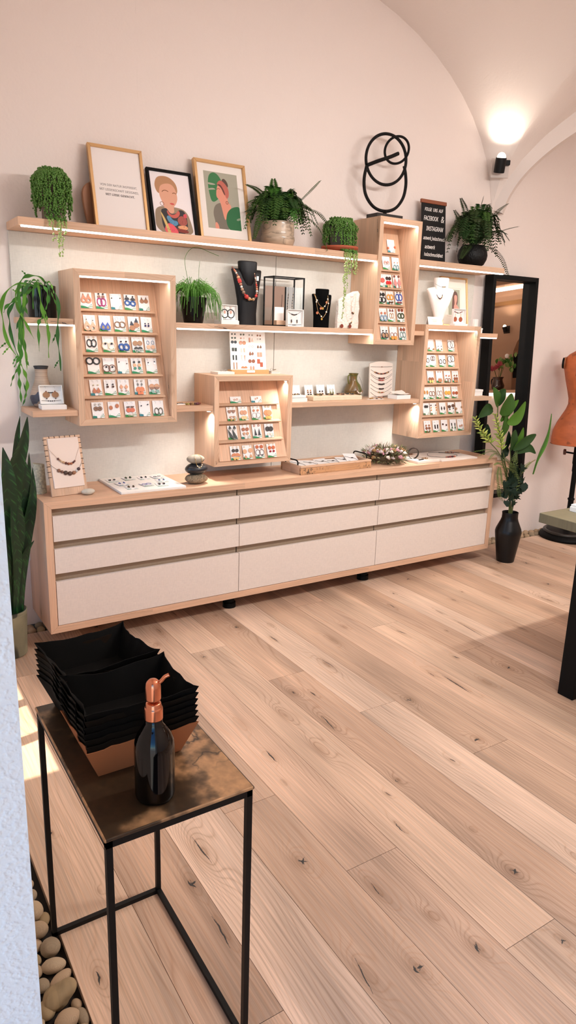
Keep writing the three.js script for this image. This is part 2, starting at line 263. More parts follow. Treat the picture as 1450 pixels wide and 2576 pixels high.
// ------------------------------------------------------------------ wall boards, sideboard, shelves, display cases
const T_SHELF = 1.933, M_SHELF = 1.527, L_SHELF = 1.12, CASE_Z = 0.261, SHELF_Z = 0.252, TOP_Y = 0.726;
{
  const p = thing('wall_panel', 'large cream linen-look boards lining the wall behind the oak shelves', 'wall panel', [0, 0, 0]);
  for (const [x0, x1, y0, y1] of [[0, 1.4, 0.35, 1.9], [1.403, 2.962, 0.35, 1.9]]) mesh('board', woodUV(rbox(x1 - x0, y1 - y0, 0.018, (x0 + x1) / 2, (y0 + y1) / 2, 0.009, 0.0015, 1), 1, 0.5, 0.5), M.panel, p);
}
// a board with mitred ends seen from the front: four corner points (front view) pushed back to depth d
function mitre(pts, z0, z1, grain) {
  const s = poly(pts), g = new THREE.ExtrudeGeometry(s, { depth: z1 - z0 - 0.002, bevelEnabled: true, bevelThickness: 0.001, bevelSize: 0.0008, bevelOffset: -0.0008, bevelSegments: 1 }).translate(0, 0, z0 + 0.001);
  return woodUV(g, grain, 0.7, 1.4, pts[0][0] * 0.7 + pts[0][1] * 0.31, pts[2][1] * 0.37 + pts[1][0] * 0.2);
}
function frameBoards(parent, x0, x1, y0, y1, t, z0, z1, mat) {
  const i = [x0 + t, x1 - t, y0 + t, y1 - t];
  mesh('top_board', mitre([[x0, y1], [i[0], i[3]], [i[1], i[3]], [x1, y1]], z0, z1, 0), mat, parent);
  mesh('bottom_board', mitre([[x0, y0], [x1, y0], [i[1], i[2]], [i[0], i[2]]], z0, z1, 0), mat, parent);
  mesh('side_board', mitre([[x0, y0], [i[0], i[2]], [i[0], i[3]], [x0, y1]], z0, z1, 1), mat, parent);
  mesh('side_board', mitre([[x1, y0], [x1, y1], [i[1], i[3]], [i[1], i[2]]], z0, z1, 1), mat, parent);
}
// LED strip: glowing diffuser plus an area light of its size right below it
function ledStrip(parent, x0, x1, y, z, w = 0.016, power = LED_POWER) {
  const L = x1 - x0; mesh('led_strip', rbox(L, 0.008, w, (x0 + x1) / 2, y - 0.003, z, 0.003, 1), M.led, parent);
  const l = new THREE.RectAreaLight(LEDWHITE, power, L, w); l.position.set((x0 + x1) / 2, y - 0.008, z); l.rotation.set(-PI / 2, 0, 0); parent.add(l);
}
{
  const X0 = 0.002, X1 = 2.962, Y0 = 0.088, Y1 = TOP_Y, D = 0.367, t = 0.034;
  const s = thing('sideboard', 'long low oak sideboard with nine cream drawers on small black feet', 'sideboard');
  frameBoards(s, X0, X1, Y0, Y1, t, 0.002, D, M.oak);
  mesh('inner_back', box(X1 - X0 - 2 * t, Y1 - Y0 - 2 * t, 0.01, (X0 + X1) / 2, (Y0 + Y1) / 2, D - 0.06), M.black, s);
  const cols = [[X0 + t + 0.003, 1.0015], [1.0045, 1.9535], [1.9565, X1 - t - 0.003]], rows = [[0.536, 0.657, 0.691], [0.38, 0.5, 0.5335], [0.124, 0.342, 0.3775]];
  for (const [a, b] of cols) for (const [c, d, e] of rows) {
    const g = part('drawer', s);
    mesh('drawer_front', woodUV(rbox(b - a, d - c, 0.019, (a + b) / 2, (c + d) / 2, D - 0.012, 0.0015, 1), 0, 0.4, 0.4), M.drawer, g);
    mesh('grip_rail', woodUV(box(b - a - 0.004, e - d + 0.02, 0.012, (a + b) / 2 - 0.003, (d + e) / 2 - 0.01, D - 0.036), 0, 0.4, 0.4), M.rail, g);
  }
  for (const [x, z] of [[0.32, 0.08], [2.68, 0.08], [1.0, 0.08], [1.0, 0.262], [1.955, 0.08], [1.955, 0.255]]) mesh('foot', [cyl(0.037, 0.036, 0.028, x, 0.014, z, 24), cyl(0.028, 0.028, 0.062, x, 0.057, z, 16)], M.black, s);
}
// top shelf in two lengths, middle shelf, low shelf: [x0, x1, top y, led?, label]
function shelf(x0, x1, y, t, led, label, mat = M.oak, rim = 0.012) {
  const s = thing('wall_shelf', label, 'shelf', [0, 0, 0], 'oak wall shelves');
  mesh('shelf_board', woodUV(rbox(x1 - x0, t, SHELF_Z - 0.018, (x0 + x1) / 2, y - t / 2, (SHELF_Z + 0.018) / 2, 0.0012, 1), 0, 0.7, 1.4, y * 1.7, x0 * 0.61 + y), mat, s);
  if (led) ledStrip(s, x0 + rim, x1 - rim * 0.3, y - t, SHELF_Z - 0.0095);
  return s;
}
shelf(-0.006, 1.924, T_SHELF, 0.032, true, 'longest oak shelf at the top, carrying picture frames and ferns, lit by a strip below');
shelf(2.24, 2.976, T_SHELF, 0.032, true, 'short top oak shelf beside the tall case, carrying the chalkboard and black pot', M.oakB);
shelf(-0.002, 0.21, M_SHELF, 0.026, true, 'short oak shelf under the strap-leaved hanging plant in a glossy black pot', M.oakB);
shelf(0.698, 1.924, M_SHELF, 0.026, true, 'middle oak shelf with the black necklace busts and grassy plant, lit below', M.oakB);
shelf(2.24, 2.324, M_SHELF, 0.026, false, 'stub of oak shelf between the tall case and the white bust case');
shelf(2.804, 2.974, M_SHELF, 0.026, true, 'upper short oak shelf stub in front of the tall mirror, lit below');
shelf(0.006, 0.21, L_SHELF, 0.026, false, 'lowest short oak shelf with the striped stoneware vase');
shelf(0.698, 0.904, L_SHELF, 0.026, false, 'short oak shelf joining the big case and the low middle case');
shelf(1.38, 2.324, L_SHELF, 0.026, false, 'low oak shelf with the green jug and the bracelet stand', M.oakB);
shelf(2.804, 2.977, L_SHELF, 0.026, false, 'lower short oak shelf stub in front of the tall mirror, holding a white box', M.oakB);

// display cases: slanted back board z = z0 + s (yt - y)
const CASES = {
  big: { x0: 0.21, x1: 0.697, y0: 1.047, y1: 1.742, t: 0.029, bz: 0.059, s: 0.283, ledges: [1.574, 1.471, 1.375, 1.276, 1.177], led: true, label: 'biggest oak display case, with six rows of earring cards, lit by a top strip' },
  low: { x0: 0.904, x1: 1.379, y0: 0.8, y1: 1.271, t: 0.028, bz: 0.131, s: 0.33, ledges: [1.118, 1.026, 0.931], led: false, label: 'lowest oak display case, with four rows of earring cards, a stud board on top' },
  tall: { x0: 1.924, x1: 2.238, y0: 1.443, y1: 2.137, t: 0.028, bz: 0.075, s: 0.266, ledges: [1.967, 1.867, 1.766, 1.67, 1.571], led: true, label: 'tall narrow oak display case with the black ring sculpture standing on top' },
  white: { x0: 2.324, x1: 2.803, y0: 0.873, y1: 1.567, t: 0.028, bz: 0.066, s: 0.27, ledges: [1.401, 1.304, 1.205, 1.105, 1.007], led: true, label: 'oak display case of earring cards with a white necklace bust on its top' },
};
for (const c of Object.values(CASES)) {
  const g = thing('display_case', c.label, 'display case', [0, 0, 0], 'oak display cases on the wall');
  frameBoards(g, c.x0, c.x1, c.y0, c.y1, c.t, 0.019, CASE_Z, M.oakB);
  const yt = c.y1 - c.t, yb = c.y0 + c.t, w = c.x1 - c.x0 - 2 * c.t, xm = (c.x0 + c.x1) / 2, zb = c.bz + c.s * (yt - yb);
  c.yt = yt; c.tilt = Math.atan(c.s);
  { // wedge built directly so that its face tilts towards the room
    const P = [], q = (x, y, z) => [x, y, z], a = xm - w / 2 + 0.001, b = xm + w / 2 - 0.001;
    const A = q(a, yt, c.bz), B = q(b, yt, c.bz), C = q(b, yb, zb), D = q(a, yb, zb), E = q(a, yt, 0.021), F = q(b, yt, 0.021), G = q(b, yb, 0.021), H = q(a, yb, 0.021);
    for (const [i, j, k, l] of [[D, C, B, A], [E, F, G, H], [A, B, F, E], [H, G, C, D], [H, D, A, E], [C, G, F, B]]) P.push(...i, ...j, ...k, ...i, ...k, ...l);
    const ge = new THREE.BufferGeometry(); ge.setAttribute('position', new THREE.Float32BufferAttribute(P, 3)); ge.computeVertexNormals(); mesh('back_board', woodUV(ge, 1, 0.7, 1.4, c.x0, c.y0), M.oak, g);
  }
  for (const y of c.ledges) { const l = mesh('ledge', woodUV(rbox(w - 0.022, 0.006, 0.03, 0, 0, 0.0, 0.001, 1), 0, 0.7, 1.4, y, y), M.oakB, g); l.position.set(xm - 0.008, y - 0.002, c.bz + c.s * (yt - y) + 0.009); l.rotation.x = c.tilt; }
  if (c.led) ledStrip(g, c.x0 + c.t + 0.002, c.x1 - c.t - 0.002, yt, CASE_Z - 0.012, 0.016);
}
// spot-lit corners under the low shelf ends: two small puck lamps
for (const [x, y, z, label] of [[1.352, 1.243, 0.235, 'small round lamp recessed under the top of the lowest display case'], [0.885, 1.094, 0.235, 'small round lamp under the shelf joining the big and low cases'], [2.305, 1.094, 0.235, 'small round lamp under the jug shelf by the white bust case']]) {
  const l = thing('puck_lamp', label, 'lamp', [x, y, z]);
  mesh('housing', cyl(0.014, 0.014, 0.004, 0, -0.002, 0, 20), M.silver, l); mesh('lens', cyl(0.01, 0.01, 0.002, 0, -0.005, 0, 16), M.led, l);
  const sp = new THREE.SpotLight(LEDWHITE, 0.28, 0, 1.2, 1, 2); sp.position.set(0, -0.008, 0); sp.target.position.set(0, -1, 0); sp.castShadow = true; l.add(sp, sp.target);
}
// ------------------------------------------------------------------ lamps
function pendant(x, y, z, L, label, tint = WARM, tilt = 0, share = 1) {  // fill lamp added out of view; its upward light brightens the vault
  const p = thing('added_fill_lamp', label, 'lamp', [x, y, z], 'added linear fill lamps');
  const k = part('lamp_head', p); k.rotation.x = tilt;
  mesh('housing', rbox(L, 0.05, 0.07, 0, 0.03, 0, 0.006, 2), M.blackMetal, k);
  const glow = () => std(0x666666, 0.5, { emissive: new THREE.Color(1, 0.94, 0.86), emissiveIntensity: 1.6 });
  mesh('diffuser', rbox(L - 0.02, 0.012, 0.058, 0, 0.0, 0, 0.004, 1), glow(), k);
  const l = new THREE.RectAreaLight(tint, FILL_POWER * share, L, 0.06); l.position.set(0, -0.0075, 0); l.rotation.set(-PI / 2, 0, 0); k.add(l);
  mesh('upper_diffuser', rbox(L - 0.02, 0.006, 0.05, 0, 0.056, 0, 0.002, 1), glow(), k);
  const u = new THREE.RectAreaLight(tint, FILL_UP * share, L, 0.05); u.position.set(0, 0.06, 0); u.rotation.set(PI / 2, 0, 0); k.add(u);
  for (const s of [-1, 1]) mesh('cable', bar(V(s * L * 0.45, 0.05, 0), V(s * L * 0.45, 0.85, 0), 0.003), M.cord, p);
}
pendant(...FILL_LAMPS[0], 'black linear pendant lamp over the dark-legged sales table', NEUTRAL, 0.6);
pendant(...FILL_LAMPS[1], 'black linear pendant lamp further into the shop', WARM, 0.3, 0.75);
// wall uplight: square plate, bracket, tilted black cylinder with a glowing bulb, and its spot light
function uplight(x, y, z, face, label, plate, power = SCONCE_POWER) {
  const s = thing('wall_uplight', label, 'wall lamp', [x, y, z], 'uplights at the vault springings'); s.rotation.y = face;
  mesh('wall_plate', rbox(0.115, 0.115, 0.012, 0.012, -0.012, -0.012, 0.003, 1), plate, s);
  mesh('bracket', rbox(0.045, 0.03, 0.035, 0.038, 0.012, 0.022, 0.004, 1), M.blackMetal, s);
  const b = part('lamp_body', s); b.position.set(-0.008, 0, 0.055); b.rotation.set(0.3, 0, 0); b.scale.setScalar(1.15);
  mesh('cylinder', lathe([[0.0, -0.045], [0.027, -0.045], [0.029, -0.043], [0.029, 0.028], [0.0265, 0.03], [0.025, 0.02], [0.0, 0.018]], 28), M.blackMetal, b);
  mesh('bulb', ball(0.024, 0, 0.032, 0, 16), std(0x888888, 0.4, { emissive: new THREE.Color(1, 0.9, 0.76), emissiveIntensity: 1.1 }), b);
  const l = new THREE.SpotLight(new THREE.Color(1, 0.88, 0.74), power, 0, 1.15, 1, 2); l.position.set(0, 0.06, 0.0); l.target.position.set(0, 1, -0.12); l.castShadow = true; b.add(l, l.target);
}
uplight(2.985, 2.56, 0.11, -0.55, 'small black cylinder uplight on a plaster plate where the vault springs', std(0xcfc2ba, 0.6));
uplight(6.2, 2.575, 0.09, 0.0, 'added unseen cylinder uplight at the second vault springing, beyond the mannequin', std(0xcfc2ba, 0.6));  // out of view, added for more light on the vault
uplight(3.095, 2.575, ZF - 0.09, PI, 'added unseen cylinder uplight on the wall opposite the shelves', std(0xcfc2ba, 0.6));  // also an unseen lamp, added to light the room
uplight(XR - 0.09, 2.02, 4.27, -PI / 2, 'bright uplight on a dark square plate seen in the tall mirror', std(0x2a1c14, 0.5), 0.5);
// ------------------------------------------------------------------ earring cards
const cardPrint = (hill, hill2, label, seed) => canvasTex(112, 150, (g, w, h) => {
  g.fillStyle = '#f6f1ef'; g.fillRect(0, 0, w, h);
  g.fillStyle = hill2; g.beginPath(); g.moveTo(w * 0.4, h); g.quadraticCurveTo(w * 0.75, h * 0.8, w, h * 0.84); g.lineTo(w, h); g.fill();
  g.fillStyle = hill; g.beginPath(); g.moveTo(0, h * 0.85); g.quadraticCurveTo(w * 0.35, h * 0.83, w * 0.72, h); g.lineTo(0, h); g.fill();
  if (label) { g.fillStyle = '#f6f1ef'; g.beginPath(); g.arc(w * 0.5, h * 0.93, w * 0.15, 0, 7); g.fill(); }
  g.fillStyle = '#4d7a63'; for (const [x, y, r] of [[0.9, 0.77, 4.5], [0.78, 0.8, 2.5], [0.1, 0.79, 2.8]]) { g.beginPath(); g.arc(w * x, h * y, r, 0, 7); g.fill(); g.fillRect(w * x - 0.7, h * y, 1.4, 7); }
  g.fillStyle = '#d8cfcb'; g.fillRect(w * 0.36, h * 0.79, w * 0.3, 1.5); g.fillRect(w * 0.5, h * 0.71, 1, 8);
  g.fillStyle = '#f8f5f2'; g.fillRect(w * 0.72, h * 0.94, w * 0.26, h * 0.05);
});
const PRINTS = [cardPrint('#2f8a5b', '#a9c0b0', false, 1), cardPrint('#2b7f6d', '#b3c3b7', true, 2), cardPrint('#3b8a4a', '#adbfae', false, 3), cardPrint('#37808a', '#b5c4bd', true, 4), cardPrint('#57774f', '#b4bfae', true, 5)].map((map) => new THREE.MeshStandardMaterial({ map, roughness: 0.75 }));
const CW = 0.056, CH = 0.075;
const cardGeo = (() => { const g = new THREE.BoxGeometry(CW, CH, 0.0012), uv = g.attributes.uv; for (let i = 0; i < 24; i++) if (i < 16 || i > 19) uv.setXY(i, 0.5, 0.6); return g; })();
const wideGeo = (() => { const g = new THREE.BoxGeometry(0.066, 0.036, 0.0012), uv = g.attributes.uv; for (let i = 0; i < 24; i++) if (i < 16 || i > 19) uv.setXY(i, 0.5, 0.6); else uv.setY(i, uv.getY(i) * 0.5); return g; })();
const jm = new Map();
function jewel(c) { if (!jm.has(c)) jm.set(c, std(c, c === '#d9b25a' || c === '#e8c98a' ? 0.3 : 0.45, c === '#d9b25a' || c === '#c9c9c9' || c === '#e8c98a' ? { metalness: 0.7 } : {})); return jm.get(c); }
const pg = new Map();
// pieces in millimetres: kind -> geometry builder(a, b)
const PIECE = {
  disc: (a, b = a) => cyl(1, 1, 0.0022, 0, 0, 0, 20).rotateX(PI / 2).scale(a / 1000, b / 1000, 1),
  ring: (a, b = a, t = 2) => new THREE.TorusGeometry(1, 0.999 * t / (a + b) , 5, 22).scale(a / 1000, b / 1000, 0.0035 / (2 * t / (a + b)) * 0.5),
  tri: (a, b) => extrude(poly([[-a / 1000, -b / 1000], [a / 1000, -b / 1000], [0, b / 1000]]), 0.002),
  vee: (a, b) => extrude(poly([[-a / 1000, b / 1000], [a / 1000, b / 1000], [0, -b / 1000]]), 0.002),
  shard: (a, b) => extrude(poly([[-a / 1000, b / 1000], [-a * 0.6 / 1000, -b * 0.5 / 1000], [a / 1000, -b / 1000], [a * 0.1 / 1000, b * 0.1 / 1000]]), 0.002),
  kite: (a, b) => extrude(poly([[0, b / 1000], [a / 1000, 0], [0, -b / 1000], [-a / 1000, 0]]), 0.002),
  rect: (a, b) => box(2 * a / 1000, 2 * b / 1000, 0.002),
  drop: (a, b = a * 1.3) => { const s = new THREE.Shape(); s.moveTo(0, b / 1000); s.bezierCurveTo(a * 0.3 / 1000, b * 0.4 / 1000, a / 1000, 0, a / 1000, -b * 0.4 / 1000); s.absarc(0, -b * 0.4 / 1000, a / 1000, 0, -PI, true); s.bezierCurveTo(-a / 1000, 0, -a * 0.3 / 1000, b * 0.4 / 1000, 0, b / 1000); return extrude(s, 0.002, 0, 8); },
  hoop: (a, b = a * 1.3) => { const s = new THREE.Shape(), f = (p, k) => { p.moveTo(0, k * b / 1000); p.bezierCurveTo(k * a * 0.3 / 1000, k * b * 0.4 / 1000, k * a / 1000, 0, k * a / 1000, -b * 0.35 / 1000); p.absarc(0, -b * 0.35 / 1000, k * a / 1000, 0, -PI, true); p.bezierCurveTo(-k * a / 1000, 0, -k * a * 0.3 / 1000, k * b * 0.4 / 1000, 0, k * b / 1000); return p; }; f(s, 1); const h = new THREE.Path(); h.absarc(0, -b * 0.35 / 1000, a * 0.45 / 1000, 0, 2 * PI); s.holes.push(h); return extrude(s, 0.002, 0, 8); },
  half: (a) => { const s = new THREE.Shape(); s.absarc(0, 0, a / 1000, PI, 2 * PI); s.closePath(); return extrude(s, 0.002, 0, 10); },
  dome: (a) => { const s = new THREE.Shape(); s.absarc(0, 0, a / 1000, 0, PI); s.closePath(); return extrude(s, 0.002, 0, 10); },
  heart: (a) => { const s = new THREE.Shape(), k = a / 1000; s.moveTo(0, -k); s.bezierCurveTo(-k * 1.5, 0, -k, k * 1.1, 0, k * 0.5); s.bezierCurveTo(k, k * 1.1, k * 1.5, 0, 0, -k); return extrude(s, 0.002, 0, 8); },
  star: (a) => { const p = []; for (let i = 0; i < 10; i++) { const r = (i % 2 ? 0.5 : 1) * a / 1000; p.push([r * Math.sin(i * PI / 5), r * Math.cos(i * PI / 5)]); } return extrude(poly(p), 0.002); },
  bead: (a) => ball(a / 1000, 0, 0, 0.001, 10),
  hook: (a) => tube([V(0, 0, 0), V(0.0004, a * 0.5 / 1000, 0.001), V(-0.001, a * 0.9 / 1000, 0.002), V(-0.004, a / 1000, 0.001), V(-0.006, a * 0.7 / 1000, 0)], 0.00045, 8, 4),
};
const NAMES = { disc: 'disc', ring: 'ring', tri: 'triangle', vee: 'triangle', shard: 'pendant', kite: 'diamond', rect: 'bar', drop: 'drop', hoop: 'loop', half: 'half_disc', dome: 'half_disc', heart: 'heart', star: 'flower', bead: 'bead', hook: 'hook' };
function piece(k, a, b, t) { const key = [k, a, b, t].join(); if (!pg.has(key)) pg.set(key, PIECE[k](a, b, t)); return pg.get(key); }
// one earring: "kind a b colour y; ..." stacked down the card
function earring(parent, spec, x, y0, z, tilt = 0) {
  const e = part('earring', parent); e.position.set(x, y0, z); e.rotation.z = tilt; e.scale.set(1.14, 1.1, 1);
  spec.forEach(([k, col, y, a, b, t], i) => { const m = mesh(NAMES[k], piece(k, a, b, t), jewel(col), e); m.position.set(0, Math.max(y, -36 + (k === 'drop' || k === 'hoop' ? (b ?? a * 1.3) * 0.75 : k === 'bead' || k === 'heart' || k === 'star' || k === 'half' ? a : k === 'dome' ? 0 : b ?? a)) / 1000, i * 0.0006); });
  return e;
}
function makeCard(label, group, print, spec, { wide = false, dx = 11, dy = 0, tilt = 0.05 } = {}) {
  const c = thing('earring_card', label, 'earring card', [0, 0, 0], group);
  mesh('card', wide ? wideGeo : cardGeo, PRINTS[print], c);
  if (spec.length) { earring(c, spec, -dx / 1000, 0, 0.0028, tilt); earring(c, spec, dx / 1000, -dy / 1000, 0.0036, -tilt); }
  return c;
}
const H = (y = 24, a = 9) => ['hook', '#c9c9c9', y - a, a];
const W = '#a9744f', WL = '#d79a72', PK = '#e0a58a', BK = '#15110f', GD = '#d9b25a', RD = '#c9622f', SV = '#c9c9c9', WH = '#efe6da', TC = '#cf7a4d';
